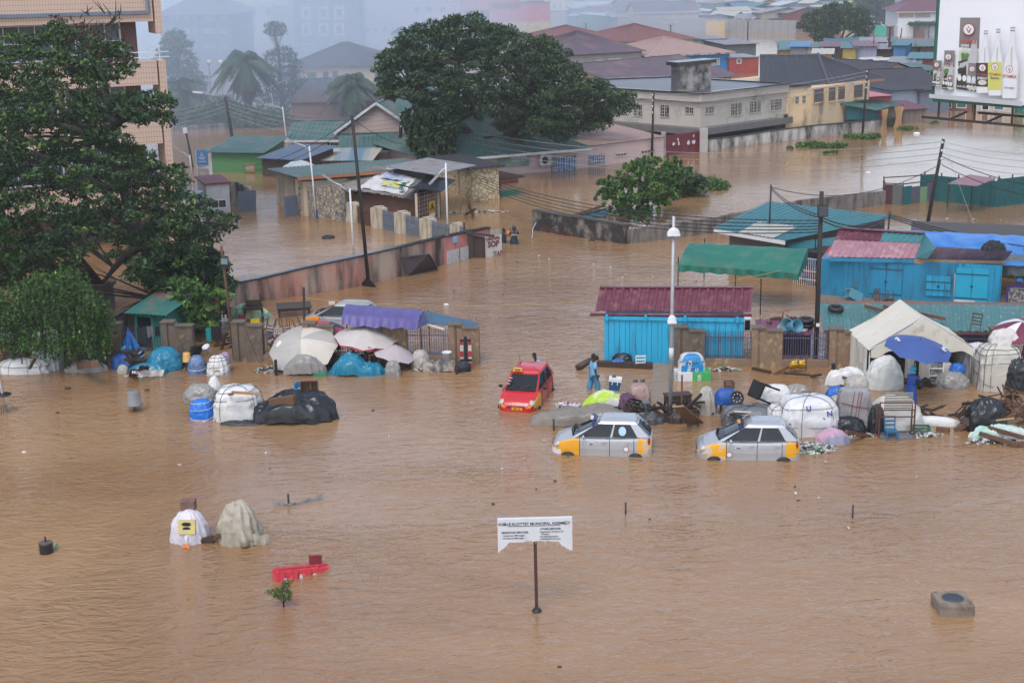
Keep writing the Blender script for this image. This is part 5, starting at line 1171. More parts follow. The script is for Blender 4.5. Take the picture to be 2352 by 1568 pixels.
 for sy in (-1,1):
  for x in (-.76,.28,1.12):s_.tube([(x*k,sy*.757*W/1.5,.2),(x*k,sy*.762*W/1.5,.6),(x*k,sy*.74*W/1.5,.85),(x*k,sy*.70*W/1.5,.93)],.009,4)
  s_.tube([(-.9*k,sy*.70*W/1.5,.94),(.3*k,sy*.71*W/1.5,.935),(1.3*k,sy*.70*W/1.5,.975)],.01,4)
  for x in (-1.2,1.2):
   pass
 s_.tube([(-1.0*k,-.6,1.0),(-1.08*k,0,1.02),(-1.0*k,.6,1.0)],.03,5)
 s_.tube([(-1.02*k,.45,1.03),(-.8*k,.1,1.13)],.012,4);s_.tube([(-1.02*k,.0,1.03),(-.8*k,-.35,1.13)],.012,4)
 s_.build('trim',rub,th)
 for x in (-1.17,1.18):
  for sy in (-1,1):
   a=MB();n2=18;y=sy*(.752 if abs(x)<1.175 else .75)*W/1.5*(1.0)
   a.add([(x*k+.29*math.cos(PI*i/n2),y*1.0+sy*.012,.17+.27*math.sin(PI*i/n2))for i in range(n2+1)]+[(x*k-.29,y+sy*.012,.1),(x*k+.29,y+sy*.012,.1)],[tuple(range(n2+3))if sy<0 else tuple(range(n2+3))[::-1]])
   a.build('wheel_arch',rub,th)
   w_=MB();w_.lathe([(.02,.05),(.16,.05),(.19,.03),(.22,.03),(.23,0),(.23,-.15),(.02,-.15)],(0,0,0),18)
   o=w_.build('wheel',tyre_m,th);o.location=(x*k,sy*(.755*W/1.5),.2);o.rotation_euler=(-sy*-PI/2 if False else(PI/2 if sy<0 else -PI/2),0,0)
 for sy in (-1,1):
  h=MB();h.smooth=True;c=V((-1.53*k,sy*.55*W/1.5,.665));h.sphere((0,0,0),.15,7,.62);o=h.build('headlight',lens,th);o.location=c;o.scale=(1.15,.95,1.0);o.rotation_euler=(0,R(-28),sy*R(-25))
  h=MB();h.sphere((0,0,0),.11,6,1.5);o=h.build('tail_light',tail,th);o.location=(1.62*k,sy*.60*W/1.5,.83);o.scale=(.55,.75,1)
  mi=MB();mi.sphere((0,0,0),.1,6,.8);o=mi.build('mirror',body if gh else rub,th);o.location=(-.62*k,sy*(.84*W/1.5),1.0);o.scale=(.55,.9,.9)
 g_=MB();
 for z_ in (.5,.56):g_.beam((-1.745*k,-.35,z_),(-1.745*k,.35,z_),.03,.03)
 g_.build('grille',rub,th)
 if sign=='visor':
  v_=MB();v_.box((-.28*k,-.25,1.53),(.2,.5,.1),0,Matrix.Rotation(R(25),3,'Y'));o=v_.build('roof_sign',mat('navy roof sign',(0.02,0.03,0.12),.4),th)
  v2=MB();v2.box((-.34*k,-.45,1.6),(.1,.14,.1));v2.build('lamp',white_pt if 'Spark' in label or side_z else yel,o)
  v3=MB();v3.beam((-.3*k,-.5,1.5),(-.26*k,-.585,1.3),.12,.03);v3.build('side_flap',mat('navy roof sign',(0,0,0)),o)
 elif sign=='taxi':
  v_=MB();v_.prism([(-.2*k,.12),(-.2*k,.5),(-.05*k,.5),(-.05*k,.12)],1.47,1.6,[(-.17*k,.16),(-.17*k,.46),(-.08*k,.46),(-.08*k,.16)]);o=v_.build('roof_sign',yel,th)
  txt('TAXI',.11,'lettering',black_m,o,(-.2*k-.012,.31,1.5),(0,-1,0),(.25,0,1),.002,bold=.04,world=False)
  o.children[0].location=(0,0,0)
 elif sign=='box':
  v_=MB();v_.box((-.3*k,-.35,1.5),(.3,.16,.13),R(20));v_.build('roof_sign',mat('cream roof lamp',(0.7,0.62,0.5),.5),th)
 if gh:
  def disc(x,z,r,m_,nm,rz_=1.0,dy=.0,par=None):
   a=MB();a.poly([(x*k+r*math.cos(2*PI*i/20),-.765*W/1.5-dy,z+r*rz_*math.sin(2*PI*i/20))for i in range(20)]);return a.build(nm,m_,par or th)
  d=disc(-.35,.74,.12,white_pt,'oval_badge',.62,.004);txt('GH',.11,'lettering',black_m,d,(-.35*k,-.772*W/1.5-.006,.70),(1,0,0),(0,0,1),.002,bold=.03,world=False)
  x2=.85 if side_z else -.66
  d=disc(x2,.58 if side_z else .5,.1,mat('red sticker',(0.4,0.02,0.02),.5),'round_badge',1,.004);disc(x2,.58 if side_z else .5,.082,white_pt,'badge_face',1,.008,d)
  if side_z:
   q=[pt(('l',.6),.25+.0),];a=MB();c=V((.72*k,-.655,1.2));a.poly([c+V((.13*math.cos(2*PI*i/20),-.035+.14*.42*math.sin(2*PI*i/20)*.9,.15*math.sin(2*PI*i/20)))for i in range(20)]);a.build('window_sticker',mat('pale blue sticker',(0.45,0.6,0.7),.5,(0.25,0.4,0.55),12),th)
 return th
def mid(x0,y0,x1,y1):return(P(x0,y0)+P(x1,y1))/2
c1=P(1385,1030);car('small_taxi','silver hatchback taxi with yellow wings and a round sticker on its rear window',c1,R(-8),silver,yel,prim,.31,group='flooded silver taxis',side_z=1,bump_m=white_pt)
c2=P(1716,1040);car('small_taxi','silver hatchback taxi with yellow roof lamp and scraped front wing beside the white bales',c2,R(-5.5),silver,prim,yel,.30,group='flooded silver taxis',bump_m=silver)
c3=P(1210,914);car('red_taxi','red hatchback taxi with yellow wings and a TAXI roof sign',c3,R(76),redp,yel,yel,.34,L=3.7,W=1.58,sign='taxi',gh=False,bump_m=redp)
th=bpy.data.objects['red_taxi']
a=MB();a.box((-1.86,-.05,.48),(.02,.42,.11));o=a.build('number_plate',yel,th);txt('GX 13',.1,'lettering',black_m,o,(-1.875,-.05,.445),(0,-1,0),(0,0,1),.002,bold=.02,world=False)
a=MB()
for z_,y_ in ((1.3,.48),(1.22,.5),(1.14,.52)):a.box((-.62-(1.3-z_)*1.6,y_,z_+.02),(.02,.13,.06),0,Matrix.Rotation(R(-58),3,'Y'))
a.build('windscreen_stickers',white_pt,th)
a=MB()
for sy in (-1,1):a.tube([(-1.79,sy*.28-.17,.6),(-1.8,sy*.28,.575),(-1.79,sy*.28+.17,.6),(-1.785,sy*.28,.645),(-1.79,sy*.28-.17,.6)],.015,5)
a.build('grille_surround',galv,th)
a=MB();a.tube([(.3,.3,1.5),(.28,.34,2.0)],.008,4);a.build('aerial',black_m,th)
c4=P(785,733);car('sunken_taxi','silver taxi with orange wings sunk to its windows behind the purple awning',c4,R(-14),mat('pale silver paint',(0.4,0.42,0.42),.35,metal=.2,coat=.3),orng,orng,.62,L=3.9,W=1.6,sign='box',gh=False)
bpy.data.objects['sunken_taxi']['category']='car'
# ------------------------------------------------------------------ people
def skin(name,vs,es,rs,m,parent,sub=2,root=0):
 me=bpy.data.meshes.new(name);me.from_pydata([tuple(v)for v in vs],es,[]);o=bpy.data.objects.new(name,me);COL.objects.link(o)
 md=o.modifiers.new('s','SKIN');md.use_smooth_shade=True
 sv=me.skin_vertices[0].data
 for i,r in enumerate(rs):sv[i].radius=(r,r)if not hasattr(r,'__len__')else r;sv[i].use_root=i==root
 su=o.modifiers.new('u','SUBSURF');su.levels=sub;su.render_levels=sub
 bpy.context.view_layer.update()
 m2=bpy.data.meshes.new_from_object(o.evaluated_get(bpy.context.evaluated_depsgraph_get()));m2.name=name
 bpy.data.objects.remove(o);m2.materials.clear();m2.materials.append(m)
 o=bpy.data.objects.new(name,m2);COL.objects.link(o);o.parent=parent;return o
skin_m=mat('dark brown skin',(0.055,0.026,0.016),.5,(0.04,0.019,0.012),3)
hair_m=mat('black hair',(0.008,0.007,0.007),.8)
def person(label,loc,rz,shirt,trouser,hips=.35,lean=(0,0),arms=None,hood=None,robe=None,head=(0,0),step=.16,sleeve=.5,name='person',group=None):
 """hips: height of the hip joint over the water; local -Y is ahead"""
 th=T(name,label,'person',loc,rz,group);H=hips;lx,ly=lean
 hip=V((0,0,H));chest=V((lx*.6,ly*.6,H+.33));neck=V((lx,ly,H+.52));hd0=neck+V((head[0]*.3,head[1]*.3-.01,.1));hd1=neck+V((head[0],head[1]-.02,.22))
 vs=[hip,chest,neck,hd0,hd1];rs=[(.14,.1),(.15,.1),.055,.078,.088];es=[(0,1),(1,2),(2,3),(3,4)]
 arms=arms or [[(-.24,-.02,-.28),(-.24,-.12,-.52)],[(.24,0,-.28),(.25,-.1,-.52)]]
 hands=[]
 for sx,A_ in zip((-1,1),arms):
  sh=chest+V((sx*.17,0,.13));el=neck+V(A_[0]);wr=neck+V(A_[1]);n0=len(vs)
  vs+=[sh,el,wr];rs+=[.05,.04,.028];es+=[(1,n0),(n0,n0+1),(n0+1,n0+2)];hands.append((n0+2,wr,(wr-el).normalized(),sx))
 for i,wr,d,sx in hands:
  pm=wr+d*.08;k=len(vs);vs.append(pm);rs.append((.04,.018));es.append((i,k));s_=d.cross(V((0,-1,.2))).normalized()
  for q,ln in ((-.03,.065),(-.01,.078),(.01,.074),(.03,.058)):
   a=pm+s_*q+d*.045;b=a+d*ln*.6;c=b+(d*.6+V((0,-.5,-.2))).normalized()*ln*.4;k2=len(vs);vs+=[a,b,c];rs+=[.009,.0085,.007];es+=[(k,k2),(k2,k2+1),(k2+1,k2+2)]
  a=pm-d*.03+s_*.04*sx;b=a+(d+s_*sx).normalized()*.05;k2=len(vs);vs+=[a,b];rs+=[.011,.009];es+=[(k,k2),(k2,k2+1)]
 for sx in (-1,1):
  k2=len(vs);f=step*sx;vs+=[V((sx*.09,0,H-.06)),V((sx*.1,f*.7,H-.48)),V((sx*.1,f*.6+.06,H-.9))];rs+=[.085,.058,.04];es+=[(0,k2),(k2,k2+1),(k2+1,k2+2)]
 bm_=skin('body',vs,es,rs,skin_m,th)
 hc=hd1;
 for sx in (-1,1):MB().sphere(hc+V((sx*.032,-.083,.0)),.012,5).build('eye',mat('eye white',(0.5,0.48,0.45),.3),bm_)
 f=MB();f.sphere(hc+V((0,-.098,-.03)),.017,5,1.3);f.box(hc+V((0,-.085,-.066)),(.045,.012,.012))
 for sx in (-1,1):f.sphere(hc+V((sx*.088,0,-.01)),.02,5,1.5)
 f.build('face',mat('darker lip skin',(0.04,0.017,0.012),.5),bm_)
 if hood is None:
  h=MB();h.smooth=True;h.lathe([(.096*math.sin(a),.106*math.cos(a))for a in np.linspace(PI*.58,.02,8)],hc+V((0,.014,.012)),14);h.build('hair',hair_m,th)
 else:
  h=MB();h.lathe([(.13,-.16)]+[(.12*math.sin(a),.135*math.cos(a))for a in np.linspace(PI*.7,.02,9)],hc+V((0,.025,.01)),14);h.build('hood',hood,th)
  hb=MB();hb.sphere(hc+V((0,-.06,-.01)),.082,7,1.15);hb.build('hood_opening',skin_m,th)
 ex=.02;cv=[hip+V((0,0,-.2)),hip+V((0,0,.12)),chest,neck+V((0,0,-.05))];cr=[(.2,.16),(.175,.14),(.2,.135),.075];ce=[(0,1),(1,2),(2,3)]
 for sx,A_ in zip((-1,1),arms):
  sh=chest+V((sx*.17,0,.13));el=neck+V(A_[0]);wr=neck+V(A_[1]);n0=len(cv);cv+=[sh,sh.lerp(el,.9 if sleeve>.4 else sleeve)];cr+=[.075,.062];ce+=[(2,n0),(n0,n0+1)]
  if sleeve>.7:cv.append(wr);cr.append(.045);ce.append((n0+1,n0+2))
 skin('shirt',cv,ce,cr,shirt,th)
 if robe:
  rb=MB();n_=28
  def fn(u,v):
   a=2*PI*u;r=(.2+.1*v)*(1+.09*v*math.sin(a*7+1)+.04*math.sin(a*3));z_=H+.15-(H+.35)*v
   return V((r*math.cos(a)+robe[1]*v*v,r*.8*math.sin(a)+robe[2]*v*v,z_))
  rb.grid(fn,36,10,closeu=True);rb.build('gown',robe[0],th)
 else:
  tv=[hip];tr=[(.18,.14)];te=[]
  for sx in (-1,1):
   k2=len(tv);f=step*sx;tv+=[V((sx*.095,0,H-.08)),V((sx*.1,f*.7,H-.48)),V((sx*.1,f*.6+.05,H-.85))];tr+=[.12,.12,.12];te+=[(0,k2),(k2,k2+1),(k2+1,k2+2)]
  skin('trousers',tv,te,tr,trouser,th)
 return th
lb_cloth=mat('light blue cotton',(0.2,0.42,0.62),.8,(0.12,0.3,0.5),3,bump=.02,bs=10)
tb_cloth=mat('teal blue trousers',(0.06,0.24,0.38),.8,(0.04,0.16,0.28),3,bump=.02,bs=10)
person('bareheaded man in a light blue shirt bending behind the red taxi',P(1241,852)+V((0,.0,0)),R(-60),lb_cloth,tb_cloth,hips=.0,lean=(0,-.22),head=(0,-.06),sleeve=.45)
person('man in a light blue tunic and teal trousers wading away right of the red taxi',P(1364,893),R(110),lb_cloth,tb_cloth,hips=.62,lean=(0,.02),head=(0,.0),step=.2,arms=[[(-.22,.02,-.3),(-.23,-.06,-.56)],[(.22,.05,-.28),(.22,.02,-.54)]])
person('man in a pink shirt standing behind the painted sheet',P(1136,562),R(15),mat('pink shirt',(0.5,0.22,0.42),.8,(0.6,0.35,0.55),4),wood_dk,hips=.1,arms=[[(-.2,-.1,-.28),(0,-.3,-.26)],[(.2,-.1,-.28),(.02,-.3,-.24)]])
navy=mat('navy raincoat',(0.018,0.024,0.042),.5,(0.01,0.014,0.026),3,bump=.02,bs=8)
pc=person('bareheaded man in a navy jacket carrying an orange bundle',P(1157,557),R(150),navy,navy,hips=.05,arms=[[(-.3,-.1,-.15),(-.1,-.15,.05)],[(.3,-.15,-.25),(.3,-.3,-.2)]],sleeve=1)
pd=person('hooded person in a navy raincoat with white back print',P(1181,560),R(185),navy,navy,hips=.25,hood=navy,arms=[[(-.3,-.1,-.2),(-.2,-.3,0)],[(.3,-.1,-.2),(.2,-.3,0)]],sleeve=1,robe=(navy,0,0))
txt('RESCUE',.1,'back_print',white_pt,pd,(0,.165,.55),(-1,0,0),(0,0,1),.003,bold=.03,world=False)
mb=MB();mb.grid(lambda u,v:(.16*math.sin(PI*v)*math.cos(2*PI*u)*(1+.08*math.sin(u*50)),.16*math.sin(PI*v)*math.sin(2*PI*u),.19*-math.cos(PI*v)),24,10,closeu=True)
solo(mb,'orange_bundle',mat('orange mesh bag',(0.6,0.2,0.04),.6,(0.4,0.1,0.02),6),'orange mesh bundle held by the man in the navy jacket','bag',P(1168,559)+V((0,0,.62)))
rain=mat('royal blue raincoat',(0.012,0.07,0.32),.42,(0.008,0.045,0.22),3,bump=.03,bs=8);cyan=mat('cyan hood',(0.03,0.4,0.6),.6,(0.02,0.3,0.5),3)
pr=person('person in a long royal blue raincoat and cyan hood walking under the blue parasol',P(2091,926),R(125),rain,rain,hips=.62,hood=cyan,arms=[[(-.26,-.15,-.22),(-.05,-.32,-.18)],[(.26,-.1,-.28),(.1,-.32,-.3)]],sleeve=1,robe=(rain,-.05,.12),lean=(0,-.05),step=.22)
bg_=MB();bg_.sphere((0,0,0),.12,6,1.4);solo(bg_,'handbag',black_m,'black handbag hanging from the arm of the person in the raincoat','bag',P(2111,926)+V((0,0,.72)))

# ------------------------------------------------------------------ bundles, tarps, parasols, furniture
def ridged(x,y,z,s):return 1-2*abs(noise.noise(V((x*s,y*s,z*s))))
def bag_fn(rx,ry,h,seed,p=2.6,nf=11,fold=.035,wr=.08,z0=-.2,tie=0,ws=2.2,seg=0):
 def fn(u,v):
  a=2*PI*u;ph=(-.22+1.22*v)*PI/2
  ca,sa,cp,sp=math.cos(a),math.sin(a),max(0,math.cos(ph)),math.sin(ph)
  g=lambda q,e:math.copysign(abs(q)**(2/e),q)
  x,y,z=g(ca,p)*g(cp,p),g(sa,p)*g(cp,p),(g(sp,p)if sp>0 else sp*.9)
  n_=noise.noise(V((x*ws+seed,y*ws,z*ws)))*wr*.5+ridged(x+seed,y,z*.5,ws*1.9)*wr*.45+.3*wr*noise.noise(V((x*7+seed,y*7,z*7)))
  k=1+n_+(fold*math.sin(nf*a+3*noise.noise(V((seed,z*2,a))))*(1.15-.8*v)*(.4+1.2*abs(noise.noise(V((math.cos(a)*2+seed,math.sin(a)*2,5)))))*1.6 if nf else 0)
  k+=.07*max(0,ridged(math.cos(a)*1.3+seed+.5*z,math.sin(a)*1.3,z*.35,3.2))**2+.05*max(0,ridged(x*.6+seed,y*.6+z*.5,z*1.4,3.8))**2-.04*max(0,ridged(a*.8+seed,z*.5,0,2.7))**3
  if seg:k+=.035*abs(math.sin(PI*seg*(z+.1)))
  return V((x*rx*k,y*ry*k,max(z0,z*h*(1+n_*.6))))
 return fn
def sack(name,label,cat,loc,rx,ry,h,m,seed=1,ropes=None,rm=None,rz=0,group=None,nu=64,nv=28,part='cover',**kw):
 if ropes and ropes[1]:kw.setdefault('seg',ropes[1]+1)
 th=T(name,label,cat,loc,rz,group);fn=bag_fn(rx,ry,h,seed,**kw);mb=MB();mb.grid(fn,nu,nv,closeu=True);mb.build(part,m,th)
 if ropes:
  nv_,nh=ropes;k=MB();rn=random.Random(seed)
  for i in range(nv_):
   a=(i+rn.random()*.5)/nv_/2
   pts=[fn(a%1,v)*1.02 for v in np.linspace(.05,1,12)]+[fn((a+.5)%1,v)*1.02 for v in np.linspace(1,.05,12)]
   k.tube(pts,.009,4)
  for i in range(nh):
   v=.2+.6*(i+rn.random()*.4)/nh;k.tube([fn(u,min(.95,max(.05,v+.04*math.sin(u*6.28+i))))*1.02 for u in np.linspace(0,1,30)],.009,4)
  k.build('strapping',rm or rope_m,th)
 return th
def tarp(name,label,cat,loc,pts,m,seed=1,rz=0,sx=1,sy=1,nu=80,nv=30,wr=.05,nf=9,part='sheet',group=None,fold=.06,skirt=.12):
 """sheet draped over a pile; pts = bumps (x, y, radius, height)"""
 th=T(name,label,cat,loc,rz,group)
 def hgt(x,y):
  z=0
  for(bx,by,br,bh)in pts:
   d=math.hypot(x-bx,y-by)/br;z=max(z,bh*max(0,1-d**1.7))if d<1 else z
  return z
 def fn(u,v):
  a=2*PI*u;r=v;e=1+fold*math.sin(nf*a+seed)+.12*noise.noise(V((math.cos(a)*1.5+seed,math.sin(a)*1.5,0)))
  x,y=sx*r*e*math.cos(a),sy*r*e*math.sin(a)
  z=hgt(x,y)+wr*(.7*ridged(x+seed,y,0,1.8)+.5*ridged(x,y+seed,1,4.2)+.9*max(0,ridged(x*.4+y*1.6,x+seed,2,2.4))**3+.35*ridged(x,y,3,8))+.3*fold*r*math.sin(nf*a*2+seed)*min(1,hgt(x,y)*3+.2)
  z=z*(1-max(0,v-.93)/.07*.6)+(.02 if v<.93 else -skirt*(v-.93)/.07)
  return V((x,y,z))
 mb=MB();mb.grid(fn,nu,nv,closeu=True);mb.build(part,m,th);return th
def parasol(label,apex,r,m,cut=.45,tilt=(0,0),n=8,edge=None,pole=1.6,patch=None,fringe=.1,group=None,pm=None):
 th=T('parasol',label,'parasol',apex,group=group,rot=(tilt[0],tilt[1],0));mb=MB();sc_=.35
 def fn(u,v):
  a=2*PI*u;w_=abs(((u*n)%1)-.5)*2;rr=r*v*(1-.07*(1-w_*w_));z=-cut*(v**1.5)+.05*r*v*(1-w_)*(1 if v<1 else .9)
  return V((rr*math.cos(a),rr*math.sin(a),z+.01*noise.noise(V((u*30,v*5,r)))))
 for i in range(n):
  u0=i/n;mb.cm=1 if(patch and i in patch)else 0
  mb.grid(lambda u,v:fn(u0+u/n,max(.001,v)),6,7)
 mb.build('canopy',[m,edge or m],th)
 if edge:
  e=MB();rn=random.Random(3);e.grid(lambda u,v:fn(u,1)+V((0,0,-fringe*v*(.6+.4*math.sin(u*90)))),96,1);e.build('fringe',edge,th)
 rb=MB()
 for i in range(n):rb.tube([fn(i/n,v)-V((0,0,.02))for v in (.01,.4,.7,1)],.008,4)
 rb.build('ribs',galv,th)
 p=MB();p.tube([(0,0,.06),(0,0,-pole)],.02,6);p.build('pole',pm or galv,th);return th
def chair(label,loc,rot,m,group=None,sc_=1.0,name='chair'):
 th=T(name,label,'chair',loc,group=group,rot=rot);s=sc_
 MB().box((0,0,.42*s),(.42*s,.42*s,.04*s)).build('seat',m,th)
 for sx in (-1,1):
  for sy in (-1,1):MB().beam((sx*.18*s,sy*.18*s,.4*s),(sx*.21*s,sy*.21*s,0),.04*s).build('leg',m,th)
 b=MB()
 for sx in (-1,1):b.beam((sx*.18*s,.19*s,.42*s),(sx*.19*s,.27*s,.88*s),.035*s)
 for z_ in (.56,.7,.85):b.beam((-.18*s,.22*s+(z_-.5)*.14*s,z_*s),(.18*s,.22*s+(z_-.5)*.14*s,z_*s),.025*s,.06*s)
 b.build('backrest',m,th);return th
def table(label,loc,rot,m,w_=1.2,d=.8,h=.5,name='table'):
 th=T(name,label,'table',loc,rot=rot);MB().box((0,0,h),(w_,d,.06)).build('tabletop',m,th)
 MB().box((0,-d*.42,h-.08),(w_*.85,.03,.1)).box((0,d*.42,h-.08),(w_*.85,.03,.1)).build('apron',m,th)
 for sx in (-1,1):
  for sy in (-1,1):MB().beam((sx*w_*.42,sy*d*.42,h),(sx*w_*.45,sy*d*.45,-.3 if abs(rot[0])<.5 else 0),.07).build('leg',m,th)
 return th
def stick(name,label,x0,y0,z0,x1,y1,z1,w_,m,cat=None,round_=False):
 a,b=P(x0,y0,z0),P(x1,y1,z1);mb=MB()
 if round_:mb.tube([a,b],w_/2,8)
 else:mb.beam(a,b,w_)
 return solo(mb,name,m,label,cat or name.replace('_',' '),V((a.x,a.y,0)),world=True)
def upright(name,label,x,yb,yt,w_,m,cat='post',lean=(0,0),rnd=True):
 q=P(x,yb);z=ZH(q,yt);mb=MB();a,b=q+V((0,0,-.5)),q+V((lean[0],lean[1],z))
 mb.tube([a,b],w_/2,8)if rnd else mb.beam(a,b,w_)
 return solo(mb,name,m,label,cat,q,world=True)
def bucket(label,loc,m,rot=(0,0,0),r=.15,h=.28,name='bucket',cat='bucket'):
 mb=MB();mb.lathe([(.01,0),(r*.78,0),(r*.97,h*.9),(r*1.08,h*.92),(r*1.06,h),(r*.95,h),(r*.76,.02),(.01,.02)],(0,0,0),18)
 o=solo(mb,name,m,label,cat,loc);o.rotation_euler=rot;return o
def crate(label,loc,rot,m,d=(.4,.3,.3),name='crate'):
 mb=MB();a,b,c=d
 for z_ in (.04,c/2,c-.04):
  for s_ in (-1,1):mb.box((0,s_*b/2,z_),(a,.02,c*.2));mb.box((s_*a/2,0,z_),(.02,b,c*.2))
 for sx in (-1,1):
  for sy in (-1,1):mb.box((sx*a*.48,sy*b*.48,c/2),(.04,.04,c))
 mb.box((0,0,.01),(a,b,.02));o=solo(mb,name,m,label,name.replace('_',' '),loc);o.rotation_euler=rot;return o
def litter(name,label,c,rx,ry,n,seed,zmax=.12,s=.12,cols=None):
 cols=cols or [(0.6,0.6,0.6),(0.1,0.2,0.45),(0.02,0.02,0.02),(0.4,0.08,0.08),(0.3,0.25,0.18),(0.05,0.3,0.3),(0.5,0.4,0.1)]
 ms=[mat('litter colour '+str(i)+'_'+str(len(cols)),q,.6)for i,q in enumerate(cols)];rn=random.Random(seed);mb=MB()
 for i in range(n):
  a,r=rn.random()*2*PI,math.sqrt(rn.random());x,y=rx*r*math.cos(a),ry*r*math.sin(a);z_=zmax*(1-r)*rn.random()+.01;mb.cm=rn.choice([0,0,0,1,2,2,3,4,4,5,6][:11])%len(ms)
  d=[s*rn.uniform(.3,1.3),s*rn.uniform(.3,1),s*rn.uniform(.1,.5)]
  k=len(mb.v);mb.box((x,y,z_),d,rn.random()*3);
  for j in range(k,len(mb.v)):v=mb.v[j];mb.v[j]=(v[0]+rn.uniform(-.3,.3)*s,v[1]+rn.uniform(-.3,.3)*s,max(-.02,v[2]+rn.uniform(-.2,.2)*s))
 o=mb.build(name,ms);o.location=c;return tag(o,label,'litter',kind='stuff')
def cloth(name,label,cat,pts,m,drop=0,nu=14,nv=8,seed=1,amp=.04,loc=None):
 a,b,c,d=pts;mb=MB()
 mb.grid(lambda u,v:a.lerp(b,u).lerp(d.lerp(c,u),v)+V((0,-amp*math.sin(u*15+seed),amp*ridged(u*3+seed,v*3,0,1))),nu,nv)
 return solo(mb,name,m,label,cat,loc or V((a.x,a.y,0)),world=True)
# --- foreground
def sign_board():
 q=P(1233,1403);th=T('municipal_sign','white municipal sign board torn along its bottom edge on a rusty pole','sign',q)
 b,top=q,ZH(q,1186);z0=ZH(q,1246)
 MB().beam(q+V((0,0,-.4)),q+V((-.02,.05,z0+.3)),.085).build('pole',mat('rusty dark pole',(0.1,0.03,0.025),.6,(0.02,0.014,0.014),.5,stretch=(1,1,1.2)),th,True)
 MB().lathe([(.01,.1),(.09,.08),(.13,.03),(.14,-.1)],q,10).build('base_collar',black_m,th,True)
 t=V((math.cos(R(1.2)),math.sin(R(1.2)),0));n=V((t.y,-t.x,0));A=q-t*.99+n*.06;Bp=q+t*.95+n*.06;rn=random.Random(4)
 up=V((0,.02,1));mb=MB();k=40;front=[]
 lows=[]
 for i in range(k+1):
  u=i/k;e=max(0,abs(u-.47)*2-.66)/.34;z_=z0+.02+.05*math.sin(u*PI)-(.28 if u<.3 else .24)*min(1,e)**.8+rn.uniform(-.014,.014);lows.append(z_)
 pts=[A+(Bp-A)*(i/k)+V((0,0,lows[i]))for i in range(k+1)];tp=[A+(Bp-A)*(i/k)+V((0,0,top-.03))for i in range(k+1)]
 for i in range(k):mb.quad(pts[i],pts[i+1],tp[i+1],tp[i]);mb.quad(tp[i]-n*.12,tp[i+1]-n*.12,pts[i+1]-n*.12,pts[i]-n*.12);mb.quad(pts[i+1],pts[i],pts[i]-n*.12,pts[i+1]-n*.12);mb.quad(tp[i],tp[i+1],tp[i+1]-n*.12,tp[i]-n*.12)
 for e in (0,k):mb.quad(pts[e],tp[e],tp[e]-n*.12,pts[e]-n*.12)
 pn=mb.build('panel',mat('grimy white sign',(0.62,0.63,0.66),.6,(0.5,0.51,0.54),2,streak=((0.3,0.3,0.3),.1,3,.8)),th,True)
 ink=mat('charcoal lettering',(0.03,0.035,0.05),.7);o=(A+Bp)/2+n*.008;L=lambda s_,sz,x,y,al='LEFT',bd=.01,nm='lettering':txt(s_,sz,nm,ink,pn,o+t*x+V((0,0,top-y)),t,(0,0,1),.002,align=al,bold=bd)
 L('KORLE KLOTTEY MUNICIPAL ASSEMBLY',.104,-.02,.2,'CENTER',.012)
 MB().beam(o+t*-.68+V((0,0,top-.225)),o+t*.66+V((0,0,top-.225)),.006,.01).build('underline',ink,pn,True)
 L('MARRIAGE SERVICES:',.075,-.87,.42,bd=.012);L('\u2022 Customary Marriages',.064,-.87,.50,bd=.005);L('\u2022 Ordinance Marriages',.064,-.87,.575,bd=.005)
 L('OTHER SERVICES:',.07,.13,.34,bd=.012)
 for i,s_ in enumerate(('\u2022 Registration Of Places Of','   Worship','\u2022 Wedding Reception','\u2022 Wedding Photoshoots')):L(s_,.058,.1,.415+.066*i,bd=.004)
 c=o+t*-.79+V((0,0,top-.2));e=MB()
 for i in range(5):a=PI*(.1+.2*i);e.beam(c,c+t*.05*math.cos(a)+V((0,0,.06*math.sin(a))),.004,.01)
 e.beam(c,c+V((0,0,.1)),.004,.012);e.build('crest',mat('green grey crest',(0.1,0.16,0.12),.7),pn,True)
 c=o+t*.79+V((0,0,top-.16));e=MB();e.tube([c+t*.055*math.cos(2*PI*i/14)+V((0,0,.055*math.sin(2*PI*i/14)))for i in range(15)],.004,4);e.build('round_seal',mat('grey seal',(0.35,0.35,0.36),.7),pn,True)
 r=MB()
 for i in range(46):u=rn.choice([rn.uniform(.0,.2),rn.uniform(.62,1),rn.uniform(.2,.6)]);p=A.lerp(Bp,u)+V((0,0,lows[int(u*k)]));r.beam(p,p+V((rn.uniform(-.03,.03),rn.uniform(-.02,.02),-rn.uniform(.02,.08))),.012,.004)
 r.build('torn_edge',mat('frayed yellow white edge',(0.6,0.57,0.42),.8,(0.15,0.12,0.08),8),pn,True)
sign_board()
